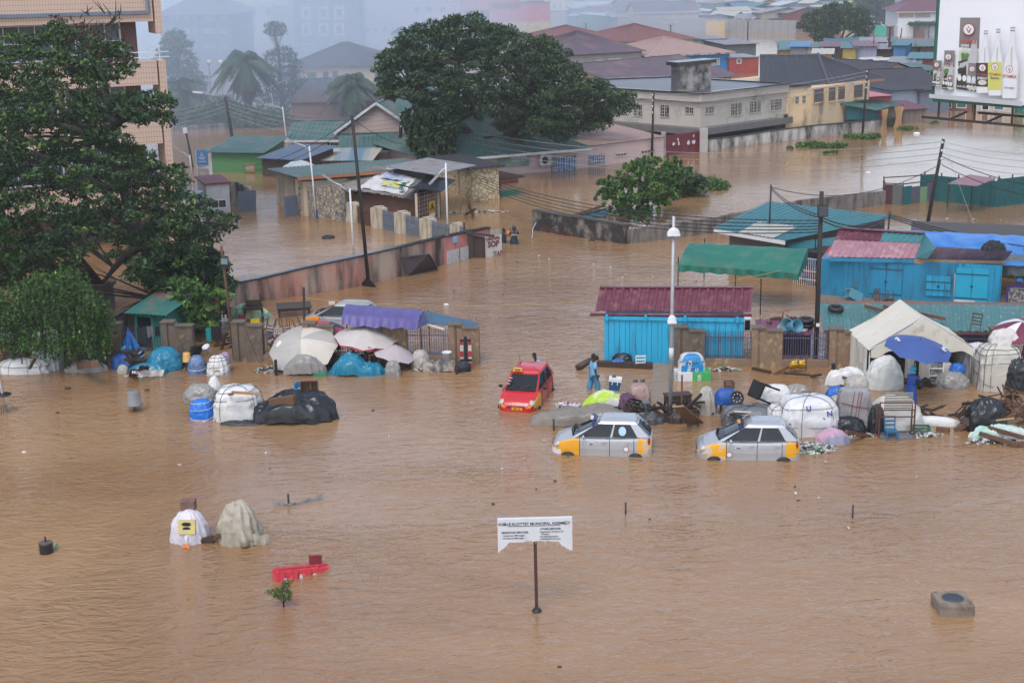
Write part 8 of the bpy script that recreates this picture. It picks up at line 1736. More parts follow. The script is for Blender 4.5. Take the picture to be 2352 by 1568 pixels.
tree('spreading_tree','huge dark green spreading tree over the church hall','tree',P(1122,392),[(866,200),(885,150),(905,108),(940,80),(985,56),(1050,42),(1105,38),(1150,62),(1205,84),(1255,90),(1295,125),(1325,165),(1345,182),(1400,200),(1455,225),(1452,250),(1400,265),(1385,295),(1330,300),(1290,330),(1240,300),(1190,335),(1150,290),(1080,262),(1045,300),(1035,355),(955,355),(948,270),(950,205),(905,232)],21,8.5,'rain',310,.275,[l3((1122,392,0),(1124,360,0),(1133,335,0),(1150,300,0),(1185,240,1),(1220,170,2)),l3((1133,335,0),(1095,318,-1),(1055,282,-1.5),(1010,255,-2),(960,215,-2)),l3((1140,330,0),(1185,300,-1),(1235,250,-1),(1300,215,-2),(1380,225,-2)),l3((1133,335,0),(1110,290,1),(1085,225,1),(1060,150,1)),l3((1150,300,0),(1200,275,2),(1270,230,3),(1340,240,2)),l3((1133,335,0),(1120,320,2),(1085,300,3),(1050,270,4))],.75,3,holes=((1080,300,32),(1120,285,24),(1175,305,24),(1000,215,16),(1100,205,9),(930,185,7),(1340,250,9)),nb=100,gap=.68)
th=bpy.data.objects['spreading_tree'];b0=P(1122,392)
cur=clumps(b0+V((0,-5,0)),[(948,250),(1035,265),(1040,350),(1020,368),(975,352),(950,330)],16,1.5,9,gap=.7);leaves('vine_curtain',cur,260,.34,LV['rain'],th,5,droop=1.3,strand=1.2,flat=1.1)
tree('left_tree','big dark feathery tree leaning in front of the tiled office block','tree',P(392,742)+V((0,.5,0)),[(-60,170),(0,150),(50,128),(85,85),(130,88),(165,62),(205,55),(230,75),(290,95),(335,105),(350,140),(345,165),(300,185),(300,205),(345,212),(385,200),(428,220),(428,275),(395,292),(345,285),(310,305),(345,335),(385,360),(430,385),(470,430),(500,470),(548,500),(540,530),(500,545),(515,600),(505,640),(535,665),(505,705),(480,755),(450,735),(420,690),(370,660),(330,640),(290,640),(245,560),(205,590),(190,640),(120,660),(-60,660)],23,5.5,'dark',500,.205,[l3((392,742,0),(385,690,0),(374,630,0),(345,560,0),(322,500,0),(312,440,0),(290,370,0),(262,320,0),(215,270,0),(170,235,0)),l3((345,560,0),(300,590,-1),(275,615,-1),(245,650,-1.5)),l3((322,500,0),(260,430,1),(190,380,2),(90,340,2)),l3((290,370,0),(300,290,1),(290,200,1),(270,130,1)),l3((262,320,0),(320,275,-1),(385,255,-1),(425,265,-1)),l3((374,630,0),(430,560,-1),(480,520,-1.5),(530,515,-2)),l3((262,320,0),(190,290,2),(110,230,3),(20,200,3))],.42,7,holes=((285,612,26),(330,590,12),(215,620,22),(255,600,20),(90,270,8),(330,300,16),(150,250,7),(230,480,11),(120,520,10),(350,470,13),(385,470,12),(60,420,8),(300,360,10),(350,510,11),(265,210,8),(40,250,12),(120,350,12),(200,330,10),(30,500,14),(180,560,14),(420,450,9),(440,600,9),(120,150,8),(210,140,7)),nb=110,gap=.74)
th=bpy.data.objects['left_tree'];rg=random.Random(5);mb=MB();b0=P(392,742)
leaves('lower_foliage',clumps(b0+V((0,-.6,0)),[(345,590),(430,560),(515,590),(535,655),(505,700),(470,745),(400,740),(360,690)],20,2.2,51,gap=.66),520,.21,LV['dark'],th,52,w4=(.55,.3,.12,.03))
for i in range(60):
 x,y=rg.uniform(250,345),rg.uniform(30,150);q=GX(x,b0+V((0,-1,0)));p=V((q.x,q.y,ZH(q,y)));mb.tube([p,p+V((rg.uniform(-.5,.6),rg.uniform(-.3,.3),rg.uniform(.2,.6)))],[.03,.01],4)
mb.build('bare_twigs',bark,th,True)
cl=clumps(b0+V((0,-2,0)),[(190,35),(240,50),(320,90),(345,140),(330,160),(260,110),(200,70)],14,1,4,gap=1.1);leaves('withered_sprays',cl,120,.2,[mat('withered leaf',(0.09,0.04,0.03),.8,(0.04,0.025,0.022),2)]*4,th,8)
cl=clumps(P(392,742)+V((0,-3.5,0)),[(415,640),(490,660),(540,680),(500,715),(490,760),(440,750),(400,700)],15,1.5,14,gap=.9);leaves('young_sprays',cl,260,.3,[LV['dark'][1],LV['lime'][1],LV['lime'][2],LV['lime'][3]],th,15)
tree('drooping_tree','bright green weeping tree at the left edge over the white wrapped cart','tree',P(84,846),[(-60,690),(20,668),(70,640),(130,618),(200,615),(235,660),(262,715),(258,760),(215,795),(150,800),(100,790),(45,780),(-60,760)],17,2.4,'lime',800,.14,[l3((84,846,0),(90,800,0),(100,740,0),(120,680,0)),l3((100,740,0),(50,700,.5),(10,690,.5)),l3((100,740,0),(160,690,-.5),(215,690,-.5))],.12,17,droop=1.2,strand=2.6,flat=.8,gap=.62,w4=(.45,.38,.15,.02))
tree('edge_tree','yellowish green tree at the left edge above the weeping tree','tree',P(10,790),[(-80,300),(0,290),(35,330),(45,420),(60,500),(80,590),(55,650),(-80,670)],20,2.2,'lime',380,.2,[l3((10,790,0),(5,640,0),(-5,500,0),(0,380,0))],.18,19,w4=(.6,.32,.07,.01),droop=.8,strand=.6)
tree('island_tree','bright green bushy tree growing out of the flood behind the mouldy wall','tree',P(1470,500),[(1378,455),(1382,412),(1420,402),(1440,380),(1480,362),(1540,362),(1575,385),(1560,430),(1530,455),(1510,488),(1450,500),(1405,478),(1400,450)],16,3,'lime',380,.3,[l3((1470,500,0),(1475,470,0),(1480,420,0),(1500,385,0))],.2,23,w4=(.3,.4,.25,.05),gap=.85,droop=.9,strand=.7)
tree('island_shrub','dark green papaya like shrubs right of the island tree','shrub',P(1570,447),[(1530,400),(1560,388),(1600,405),(1625,425),(1600,442),(1545,446),(1520,430)],13,2,'rain',300,.34,[],.1,25,w4=(.25,.4,.3,.05),gap=.6)
def flatplants(label,x,y,w_,h_,seed,r=8):
 b=P(x,y);th=T('floating_plants',label,'plants',b);rn=random.Random(seed);cl=[]
 for i in range(int(w_/3)):q=P(x+rn.uniform(-1,1)*w_/2,y-rn.random()*h_*.5);cl.append((V((q.x,q.y,.05)),rn.uniform(.3,.6)*r/8))
 leaves('foliage',cl,300,.22,LV['lime'],th,seed,flat=.6);tag(th,kind='stuff')
for a_ in (('grassy reeds trailing right of the island shrub',1625,436,85,26,1,13),('long mat of floating weed before the stained boundary wall',1884,341,100,12,2,9),('mat of water weed near the corner stall',1978,320,70,10,3,9),('small weed clump under the other mats',1906,353,20,5,4,7),('weed patch in front of the plank shack',2083,300,28,7,5,7),('tiny weed tuft near the billboard',2146,284,8,4,6,7),('tiny weed tuft at the left end of the mats',1818,342,12,4,7,6)):flatplants(*a_)
tree('far_tree','broad dark tree standing between the shacks and the far water','tree',P(1923,118),[(1832,60),(1840,38),(1868,28),(1910,10),(1950,12),(1985,25),(2000,60),(1990,98),(1965,92),(1955,60),(1935,70),(1915,78),(1905,100),(1880,98),(1862,75)],11,5,'rain',60,.55,[l3((1923,118,0),(1930,95,0),(1940,60,0)),l3((1923,112,0),(1910,85,0),(1900,60,0)),l3((1930,95,0),(1955,75,0),(1975,50,0))],.4,31)
tree('far_tree','dense dark tree just left of the white hall','tree',P(2010,66),[(1960,2),(2000,-8),(2040,0),(2055,25),(2058,50),(2040,62),(2000,60),(1985,30)],10,6,'rain',40,.7,[l3((2010,66,0),(2012,40,0),(2015,15,0))],.4,33)
tree('far_tree','pale green trees on the skyline left of the big far tree','trees',P(1800,30),[(1765,25),(1775,5),(1820,-5),(1900,-5),(1925,10),(1860,22),(1830,26)],9,8,'lime',30,.8,[],.4,35)
for i,x in enumerate((2109,2133)):b=P(x,84);th=T('papaya_tree',['left','right'][i]+' of two small papaya trees before the white hall','tree',b,group='papaya trees');z_=ZH(b,58);MB().tube([b,b+V((0,0,z_))],.12,5).build('trunk',bark,th,True);leaves('crown',[(b+V((dx,0,z_+.2)),1.1)for dx in (-1.3,-.5,.5,1.3)],60,.8,LV['lime'],th,i,flat=.35)
tree('wall_shrub','shrubs growing against the far compound wall','shrub',P(1560,72),[(1495,72),(1505,55),(1545,52),(1580,50),(1600,62),(1590,72)],8,.8,'lime',40,.6,[],.1,37,gap=1.1)
tree('casuarina','dark wispy casuarina beside the hazy date palms','tree',P(652,268),[(600,250),(610,170),(630,120),(665,105),(690,140),(700,190),(690,240),(650,262)],14,3,'rain',90,.4,[l3((652,268,0),(650,200,0),(648,110,0),(640,72,0)),l3((652,240,0),(675,190,0),(690,140,0)),l3((652,240,0),(630,180,0),(618,130,0))],.3,41,gap=.8,nb=60,asp=5,droop=-.8,w4=(.8,.18,.02,0))
tree('casuarina','small round topped tree on a thin bare stem above the casuarina','tree',P(645,262)+V((0,3,0)),[(622,78),(625,58),(645,50),(665,62),(662,80),(640,85)],8,1,'rain',90,.35,[l3((645,262,0),(646,120,0),(642,70,0))],.12,43)
tree('hazy_tree','broad hazy tree beside the tiled office block','tree',P(425,262),[(378,120),(400,78),(425,75),(445,95),(450,150),(470,180),(480,235),(440,262),(385,262),(395,200)],16,4,'rain',90,.45,[l3((425,262,0),(420,180,0),(415,110,0))],.3,45)
tree('banana_hedge','thick hedge of banana plants at the hazy water edge','hedge',P(520,291),[(420,289),(425,262),(470,245),(520,232),(560,250),(610,255),(660,262),(672,284),(560,290)],12,2,'lime',90,.75,[],.1,47,asp=3,gap=.75)
tree('sapling','little leafy sapling standing in the water below the red barrier','sapling',P(652,1393),[(615,1358),(635,1350),(645,1352),(655,1334),(672,1336),(662,1350),(672,1362),(668,1378),(650,1376),(635,1372)],6.5,.22,'lime',1400,.055,[l3((652,1393,0),(652,1375,0),(650,1355,0),(660,1340,0)),l3((652,1385,0),(640,1368,0),(625,1358,0)),l3((652,1385,0),(662,1372,0),(668,1362,0))],.022,49,gap=.6,nb=30)
def palm(label,base,xtop,ytop,fl,nf,seed,leaf=.5,tr=.3,skirt=0,group='palms standing in the haze',nl=16):
 th=T('palm_tree',label,'palm',base,group=group);q=GX(xtop,base);top=V((q.x,q.y,ZH(q,ytop)));rn=random.Random(seed);mb=MB();mb.tube([base-V((0,0,.5)),base.lerp(top,.5)+V((.1,0,0)),top],[tr*1.2,tr,tr*.9],8);mb.build('trunk',bark,th,True);fr=MB();dk=MB()
 for i in range(nf+skirt):
  dead=i>=nf;az=rn.random()*2*PI;el=rn.uniform(-.35,1.35)if not dead else rn.uniform(-1.2,-.7);L=fl*rn.uniform(.8,1.1);d=V((math.cos(az),math.sin(az),0));pts=[]
  for k in range(nl+1):t=k/nl;pts.append(top+d*(L*(t*math.cos(el)if el<1.2 else t*.35)*(1 if not dead else .7))+V((0,0,L*(t*math.sin(el)-.75*t*t*(1.0 if not dead else .1)))))
  m_=dk if dead else fr;m_.tube(pts[::4]+[pts[-1]],.03,4,cap=False);sd=d.cross(V((0,0,1)))
  for k in range(2,nl+1):
   t=k/nl;p=pts[k];f_=(pts[k]-pts[k-1]).normalized();ll=leaf*math.sin(PI*min(1,t*.9+.1))**.6*fl/3
   for s_ in (-1,1):
    for j in (0,.5):b=p-f_*(j*L/nl);tip=b+(sd*s_*.8+f_*.55-V((0,0,.45+.3*rn.random())))*ll;m_.add([b,b+f_*.09*fl/3,tip],[(0,1,2)])
 fr.build('fronds',LV['rain'][1],th,True)
 if skirt:dk.build('dead_fronds',mat('dead frond brown',(0.07,0.055,0.04),.9,(0.04,0.03,0.025),1),th,True)
palm('large date palm with a shaggy skirt in front of the cream house',P(812,290),812,192,3.6,60,1,.75,.45,45,nl=18)
palm('wide date palm left of the casuarina in the haze',P(572,292),572,142,4.0,55,2,.75,.45,50,nl=18)
palm('low palm with arching fronds beside the tiled office block',P(440,292),425,205,4.2,34,3,.75,.3,10)
palm('left coconut palm in front of the pinkish office',P(935,160),935,82,5.2,26,4,.8,.3);palm('right coconut palm in front of the pinkish office',P(1005,150),1005,62,5.2,26,5,.8,.3)
rn=random.Random(77)
def junk(label,x,y,rx,ry,n,h,m_):
 mb=MB()
 for i in range(n):c=V((rn.uniform(-rx,rx),rn.uniform(-ry,ry),rn.uniform(.02,h)));d=V((rn.uniform(-1,1),rn.uniform(-.5,.5),rn.uniform(-.5,.6))).normalized()*rn.uniform(.15,.45);mb.beam(c-d,c+d,rn.uniform(.03,.07),rn.uniform(.04,.14))
 tag(solo(mb,'broken_wood',m_,label,'debris',P(x,y)+V((0,0,1.15 if m_ is rust else 0))),kind='stuff')
for a_ in (('tangle of dark wood behind the left taxi',1500,958,.5,.3,12,.4,wood_dk),('broken dark wood around the plank table',1562,962,.7,.35,22,.8,wood_dk),('broken wood between the bales and the wrapped board',1905,985,.6,.3,16,.7,wood_br),('dark wood heaped behind the black bag on the right',2255,962,.9,.5,26,.9,wood_dk),('brown wood and sticks at the right edge heap',2325,985,.8,.4,26,1.0,wood_br),('dark scrap behind the domed stall',2100,960,.9,.4,14,.5,wood_dk),('dark wooden stall frames under the parasols',800,842,1.0,.4,26,.9,wood_dk),('broken wood beside the blue bundle',415,840,.5,.3,10,.5,wood_dk),('dark clutter behind the fence gap',500,800,1.2,.5,22,.8,wood_dk),('brown clutter at the fence under the floodlight',640,800,1.2,.4,22,.9,wood_br),('scrap metal and sticks on the maroon roof',1800,806,.8,.25,22,.3,rust),('dark sticks at the foot of the tent',2140,888,.8,.3,12,.3,wood_dk)):junk(*a_)
for x,y,w_,h_,n_,z_,lb in ((1395,968,1.0,.3,60,.15,'rubbish along the edge of the grey mound'),(1770,1000,.8,.25,90,.25,'rubbish behind the roof of the right taxi'),(2110,1000,.9,.25,80,.15,'rubbish floating round the metal trolley'),(2290,1015,1.1,.3,110,.25,'rubbish along the foot of the right heap'),(330,862,.9,.25,90,.2,'rubbish floating below the turquoise pile'),(1000,850,.9,.25,90,.2,'rubbish at the end of the left fence'),(650,965,.6,.2,40,.12,'scraps beside the black tarp'),(1700,985,.5,.2,40,.12,'scraps at the left of the grey bale')):litter('litter',lb,P(x,y),w_,h_,n_,int(x),z_,.11)
# ------------------------------------------------------------------ poles, lamps and wires
def pole(label,x,yb,xt,yt,w_,m_,name='utility_pole',arms=0,group=None):
 q=P(x,yb);t_=GX(xt,q);z_=ZH(t_,yt);t_=V((t_.x,t_.y,z_));th=T(name,label,'pole',q,group=group);MB().tube([q-V((0,0,.5)),q.lerp(t_,.5),t_],[w_/2,w_*.46,w_*.4],8).build('shaft',m_,th,True)
 if arms:
  mb=MB()
  for k in range(arms):mb.tube([t_+V((-.1,-w_*.6,-.25-.5*k)),t_+V((-.1,-w_*.6,-.1-.5*k))],.06,6);
  mb.build('insulator',white_pt,th,True)
 return th,q,t_
def lamp(label,x,yb,yt,arm,xt=None,m_=white_pt,w_=.13,base=None,double=False,group='white street lamps'):
 th,q,t_=pole(label,x,yb,xt or x,yt,w_,m_,'street_lamp',group=group);s=S(t_);mb=MB()
 for a in ([arm,(-arm[0],arm[1])]if double else [arm]):
  e=t_+V((a[0]/s,-.1,-a[1]/s));st_=t_+V((0,0,-.25));mb.tube([st_,st_.lerp(e,.6)+V((0,0,.08)),e],.035,6);h=MB();h.beam(e,e+(e-st_).normalized()*.75+V((0,0,.02)),.26,.1);h.build('lamp_head',galv if not double else white_pt,th,True)
 mb.build('arm',m_,th,True)
 if base:MB().tube([q-V((0,0,.3)),q+V((0,0,base))],w_*.56,8).build('base',mat('blue painted base',(0.02,0.05,0.3),.5),th,True)
 return th,q,t_
A_=pole('wooden pole in front of the flat roofed block',1497,366,1500,213,.22,pole_m,arms=4);B_=pole('dark wooden pole by the stained boundary wall',1980,315,1986,160,.22,pole_m,arms=4)
C_=pole('dark pole leaning over the yard behind the blue tarpaulin stall',2124,540,2154,320,.24,pole_m,arms=3);D_=pole('tall square dark pole in front of the red canopy',1873,838,1872,440,.22,pole_m)
E_=pole('thin dark pole rising in front of the long yard wall',848,656,826,265,.2,pole_m);F1=pole('left of the twin crooked poles beside the big tree curtain',916,384,927,258,.34,pole_m,arms=3);F2=pole('right of the twin crooked poles beside the big tree curtain',930,382,941,252,.34,pole_m,arms=3)
G_=pole('brown pole with a cobra lamp reaching left beyond the green kiosk',541,360,527,222,.34,pole_m);H_=pole('thin dark pole with a pale box on top',444,384,433,303,.22,pole_m)
MB().beam(H_[2]+V((0,-.15,-.1)),H_[2]+V((0,-.15,.35)),.35).build('box',white_pt,H_[0],True)
e=G_[2]+V((-2.0,0,.35));MB().tube([G_[2]-V((0,0,.1)),e],.05,6).build('arm',galv,G_[0],True);MB().beam(e,e+V((-.9,0,.12)),.35,.15).build('lamp_head',white_pt,G_[0],True)
I_=pole('short dark pole on the teal market shed',1764,600,1766,424,.12,black_m);J_=pole('thin dark pole at the right corner of the teal market shed',2034,600,2038,486,.12,black_m)
K_=pole('dark pole carrying twin lamps among the market shacks',2041,150,2040,62,.4,pole_m);pole('dark pole leaning against the twin lamp pole',2073,152,2036,88,.4,pole_m);pole('thin brown pole left of the twin lamp pole',1999,152,2005,84,.2,rust);pole('thin pole right of the twin lamp pole',2064,118,2069,65,.25,rust)
M_=pole('rusty post with a floodlight above the floodlit stalls on the left',540,830,527,565,.13,rust)
fl=MB();c=V((M_[2].x+.12,M_[2].y-.12,ZH(M_[1],598)));fl.box(c,(.34,.1,.32),0,Matrix.Rotation(R(-15),3,'X'));fl.build('floodlight',black_m,M_[0],True);MB().box(c+V((0,-.06,-.01)),(.27,.02,.25),0,Matrix.Rotation(R(-15),3,'X')).build('glass',glass_b,M_[0],True)
c=V((D_[1].x,D_[1].y-.25,ZH(D_[1],482)));MB().box(c,(.42,.12,.5),0,Matrix.Rotation(R(-10),3,'X')).build('floodlight',black_m,D_[0],True);MB().box(c+V((0,-.07,0)),(.34,.02,.4),0,Matrix.Rotation(R(-10),3,'X')).build('glass',glass_d,D_[0],True);MB().box(V((D_[1].x,D_[1].y-.16,ZH(D_[1],744))),(.14,.02,.14)).build('label',white_pt,D_[0],True)
for a_ in (('white street lamp with a broken drooping arm',1029,556,375,(-19,28),1029),('white street lamp with its head turned left before the gatehouse fence',813,596,433,(-36,-16),811),('white street lamp with a blue base beside the stone wall',727,500,335,(-28,-6),719)):lamp(*a_,base=.5 if 'blue' in a_[0]else None)
for a_ in (('white street lamp in the haze right of the wide date palm',632,282,195,(12,0),626),('white street lamp at the hazy water edge',660,334,245,(-16,0),654),('white street lamp in front of the large date palm',850,270,200,(-24,0),848),('white street lamp at the corner of the tiled office block',366,440,340,(20,-4),364),('grey street lamp right of the tiled office block',441,400,356,(-18,-8),439)):lamp(*a_)
for a_ in (('twin headed street lamp behind the mint green bungalow',1540,118,58,(9,-3)),('twin headed street lamp left of the market shacks',1717,102,48,(9,-3)),('twin headed hazy lamp right of the pink hotel',1346,92,54,(9,-3)),('twin headed lamp above the shack rows',2040.5,149,62,(12,-2))):lamp(*a_,m_=pole_m,w_=.3,double=True,group='twin headed street lamps')
th,q,t_=pole('tall grey steel lamp post with small twin hoods in the middle',1539,962,1542,497,.15,galv,'lamp_post')
for yy,w_ in ((535,.24),(735,.17)):
 z_=ZH(q,yy);u=(z_/t_.z);c=q.lerp(t_,u)+V((0,-.05,0));hb=MB();hb.grid(lambda u,v:c+V((math.cos(2*PI*u)*w_*math.sin(PI/2*(1-v)+.001),.8*math.sin(2*PI*u)*w_*.5*math.sin(PI/2*(1-v)+.001),-.05+.26*math.sin(PI/2*v))),20,6,closeu=True);hb.box(c+V((0,0,-.07)),(w_*1.9,.3,.05));hb.build('lamp_hood',white_pt,th,True)
MB().tube([q.lerp(t_,.3),q.lerp(t_,.36)],.09,10).build('poster',mat('torn white poster',(0.6,0.6,0.6),.8,(0.4,0.4,0.42),6),th,True)
def wires(label,a,b,n,sag,r=.02,m_=None,da=.35,db=.35,name='power_line'):
 for i in range(n):
  p,q=a-V((0,0,.15+da*i)),b-V((0,0,.15+db*i));pts=[p.lerp(q,t)-V((0,0,4*sag*(1+.08*i)*t*(1-t)))for t in np.linspace(0,1,22)]
  solo(MB().tube(pts,r,4),name,m_ or wire_m,(['top','second','third','fourth','fifth','lowest'][i]+' ' if n>1 else '')+label,'cable',a,world=True,group=label)
off=lambda o,x,y,z:o+V((x,y,z))
wires('pale wire between the flat roofed block pole and the boundary wall pole',A_[2],B_[2],4,.5,.022,wire_l);wires('pale wire from the twin crooked poles to the flat roofed block pole',F2[2],A_[2],4,1.2,.022,wire_l)
wires('pale wire spanning the whole flooded street to the leaning pole',F2[2]+V((0,-1,-.5)),C_[2],4,1.6,.018,wire_l);wires('pale wire leaving the leaning pole to the right',C_[2],P(2560,560)+V((0,0,C_[2].z)),4,.6,.016,wire_l)
wires('hazy wire from the cobra lamp pole to the twin crooked poles',G_[2],F1[2],5,.9,.02,wire_l);wires('hazy wire from behind the office block to the cobra lamp pole',P(250,385)+V((0,0,5)),G_[2],4,.6,.02,wire_l);wires('wire from the thin dark pole to the twin crooked poles',E_[2],F1[2]-V((0,0,2.5)),1,.3);wires('wire from the thin dark pole down to the grey kiosk',E_[2],P(560,420)+V((0,0,1.5)),2,.6)
st=P(1086,462)+V((0,0,2.2));wires('black cable running from the yellow stone store to the square dark pole',st,V((D_[1].x,D_[1].y,ZH(D_[1],498))),5,.9,.022,None,.16,.12);wires('thick black cable from the market shed pole to the square dark pole',I_[2],V((D_[1].x,D_[1].y,ZH(D_[1],486))),2,.25,.03,None,.1,.1)
wires('black cable from the square dark pole over the teal market shed',V((D_[1].x,D_[1].y,ZH(D_[1],490))),J_[2],2,.5,.03,None,.12,.12);wires('black cable from the teal market shed corner to the right edge',J_[2],P(2500,720)+V((0,0,2.9)),3,.25,.028,None,.1,.15);wires('black cable from the market shed pole to the leaning pole',I_[2],C_[2]-V((0,0,1.3)),1,1.1,.02);wires('black cable from the leaning pole to the right',C_[2]-V((0,0,.9)),P(2600,600)+V((0,0,C_[2].z-1.5)),2,.9,.025,None,.5,.6)
wires('thin guy wire of the leaning pole',C_[2],P(2270,600),1,0,.012,wire_l);wires('yellow string tied from the leaning post to the green awning',P(698,800)+V((0,0,2.5)),P(1744,722)+V((1,0,2.3)),1,.95,.012,mat('yellow string',(0.45,0.3,0.1),.8),name='string')
# ------------------------------------------------------------------ billboard
def billboard():
 A,B=P(2145,227,10.4),P(2352,243,10.4);t=(B-A).normalized();n=out(A,B);E=A+t*12;Z=V((0,0,1));th=T('billboard','large white drinks billboard on a green steel frame at the upper right','billboard',V((A.x,A.y,0)));H=8.5
 wm_=mat('white billboard vinyl',(0.8,0.81,0.84),.5,(0.72,0.73,0.77),.5,streak=((0.5,0.5,0.5),.02,1,.3));MB().prism([A,E,E-n*.3,A-n*.3],10.4,10.4+H).build('panel',wm_,th,True);gf=mat('green frame steel',(0.02,0.12,0.08),.6)
 f_=MB();f_.beam(A+Z*-.05,E+Z*-.05,.16,.14);f_.beam(A-t*.06,A-t*.06+Z*H,.12,.14);f_.beam(A+Z*H,E+Z*H,.14,.14);f_.build('frame',gf,th,True);r_=MB();r_.beam(A-t*.6-Z*.85,E-Z*.85,.08,.11);r_.beam(A+t*1.5-n*1.2-Z*.6,E-n*1.2-Z*.6,.08,.1)
 for k in range(7):r_.beam(A+t*(.3+1.9*k)-Z*.1,A+t*(.3+1.9*k)-Z*.9,.08);r_.beam(A+t*(.9+1.9*k)-Z*.85,A+t*(.9+1.9*k)-n*1.2-Z*.6,.08)
 r_.build('catwalk',mat('dark rusty steel',(0.05,0.03,0.025),.7),th,True);l=MB()
 for u in (7,11):l.beam(A+t*u-n*.8-Z*11,A+t*u-n*.8+Z*H,.35)
 l.build('column',gf,th,True)
 pr=MB();cols=dict(k=(.05,.045,.04),g=(.24,.21,.2),w=(.75,.75,.76),y=(.62,.6,.15),v=(.12,.24,.08),s=(.5,.5,.52),r=(.42,.1,.07),b=(.62,.6,.5),d=(.62,.62,.64));key=list(cols);ms=[mat('print '+k,c,.6,tuple(v*.85 for v in c),1.5)for k,c in cols.items()]
 lay=[0]
 def q(m_,*pts):
  lay[0]+=.0015;pr.cm=key.index(m_);pr.poly([PL(A,B,x,y)+n*(.01+lay[0])for x,y in pts][::-1])
 def el(m_,cx,cy,rx,ry,a0=0,a1=2*PI,k=18):q(m_,*[(cx+rx*math.cos(a0+(a1-a0)*i/k),cy-ry*math.sin(a0+(a1-a0)*i/k))for i in range(k+(a1-a0<6.2))])
 def logo(cx,cy,r):el('r',cx,cy,r,r);el('w',cx,cy+.02*r,r*.86,r*.86);el('r',cx,cy-r*.35,r*.14,r*.14);q('r',(cx-r*.45,cy-.15*r),(cx-r*.2,cy-.15*r),(cx+.02*r,cy+r*.35),(cx+r*.28,cy-.15*r),(cx+r*.5,cy-.15*r),(cx+.06*r,cy+r*.72))
 def wd(s_,x,y,h,m_,bd=.03,sx=1):lay[0]+=.0015;txt(s_,h,'lettering',ms[key.index(m_)],th,PL(A,B,x,y)+n*(.01+lay[0]),t,Z,.001,bold=bd,sx=sx)
 def carton(x,y,w_,h):
  f=lambda u,v:(x+w_*u-w_*.16*v,y+h*v+h*.04*u*v);Q=lambda m_,*p:q(m_,*[f(*a)for a in p]);rn=random.Random(int(x))
  Q('g',(0,0),(1,0),(1,.42),(0,.42));Q('w',(0,.42),(1,.42),(1,.5),(0,.5));Q('b',(0,.46),(1,.46),(1,1),(0,1))
  for _ in range(16):u,v=rn.random()*.8,.46+rn.random()*.1;Q('v',(u,v),(u+.18,v+.02),(u+.05,v+.14))
  for _ in range(22):u,v=rn.random()*.55,.58+rn.random()*.24;Q(rn.choice('kksk'),(u,v),(min(1,u+.26),v-.02),(min(1,u+.22),v+.05),(u+.04,v+.06))
  Q('k',(0,.84),(1,.84),(1,1),(0,1));Q('s',(.66,.31),(.94,.31),(.95,.44),(1,.62),(.95,.9),(.5,.9),(.45,.66),(.64,.46));Q('g',(.56,.62),(.98,.62),(.96,.86),(.52,.86))
  for i in range(4):el('w',*f(.14+.24*i,.84),w_*.1,h*.045)
  for i in range(5):el('b',*f(.6+.09*i,.95+.02*(i%2)),w_*.08,h*.03)
  a=f(.5,.16);logo(a[0],a[1],w_*.3);a=f(.77,.7);logo(a[0],a[1],w_*.14);a=f(.5,.335);wd('VITAMILK',a[0],a[1]+2,w_*.24/53,'r');a=f(.35,.4);wd('DOUBLE',a[0]+.5,a[1],w_*.15/53,'w',sx=.8);a=f(.35,.43);wd('Chocolate',a[0]+.5,a[1],w_*.1/53,'w');a=f(.3,.97)
  wd('34 FL OZ (1000)',a[0]+w_*.1,a[1],w_*.12/53,'w')
 carton(2206,41,46,163);carton(2173,116,24,88);carton(2152,139,18.5,58)
 def bottle(cx,y0,y1,hw,lab,ly0,ly1,words):
  pt=[(.33,0),(.33,.05),(.28,.07),(.34,.16),(.46,.3),(.8,.42),(.98,.52),(1,.6),(1,.97),(.9,1)];f=lambda u,v,lean=8:(cx+hw*u+lean*(1-v),y0+(y1-y0)*v)
  q('d',*([f(-u,v)for u,v in pt]+[f(u,v)for u,v in pt[::-1]])[::-1]);q('w',*([f(-u*.85,v)for u,v in pt[1:]]+[f(u*.8,v)for u,v in pt[:0:-1]])[::-1]);q('s',f(-.1,.42),f(-.1,.3),f(.1,.25),f(.12,.55),f(-.02,.55));q('g',f(-.3,.045),f(-.3,.06),f(.3,.06),f(.3,.045));q('r',f(-.3,0),f(-.3,.01),f(.3,.01),f(.3,0))
  q(lab,(cx-hw,ly0),(cx-hw,ly1),(cx+hw,ly1+1),(cx+hw,ly0))if lab else None;logo(cx,ly0+11,8.5)
  for s_,y,h,m_ in words:wd(s_,cx,y,h,m_,.02,.92)
 bottle(2267,70,213,15,'k',144,198,[('VITAMILK',174,.15,'r'),('ENERGY',182,.15,'w')]);el('b',2267,189,10,6);bottle(2296,66,219,16,'y',142,205,[('VITAMILK',173,.155,'r'),('Banana',181,.17,'g')]);bottle(2330,62,225,18,None,147,190,[('VITAMILK',178,.18,'r'),('SOYA BEAN',203,.1,'g')])
 q('s',(2146,215),(2146,224),(2360,243),(2360,232),(2250,222));pr.build('printed_artwork',ms,th,True)
billboard()
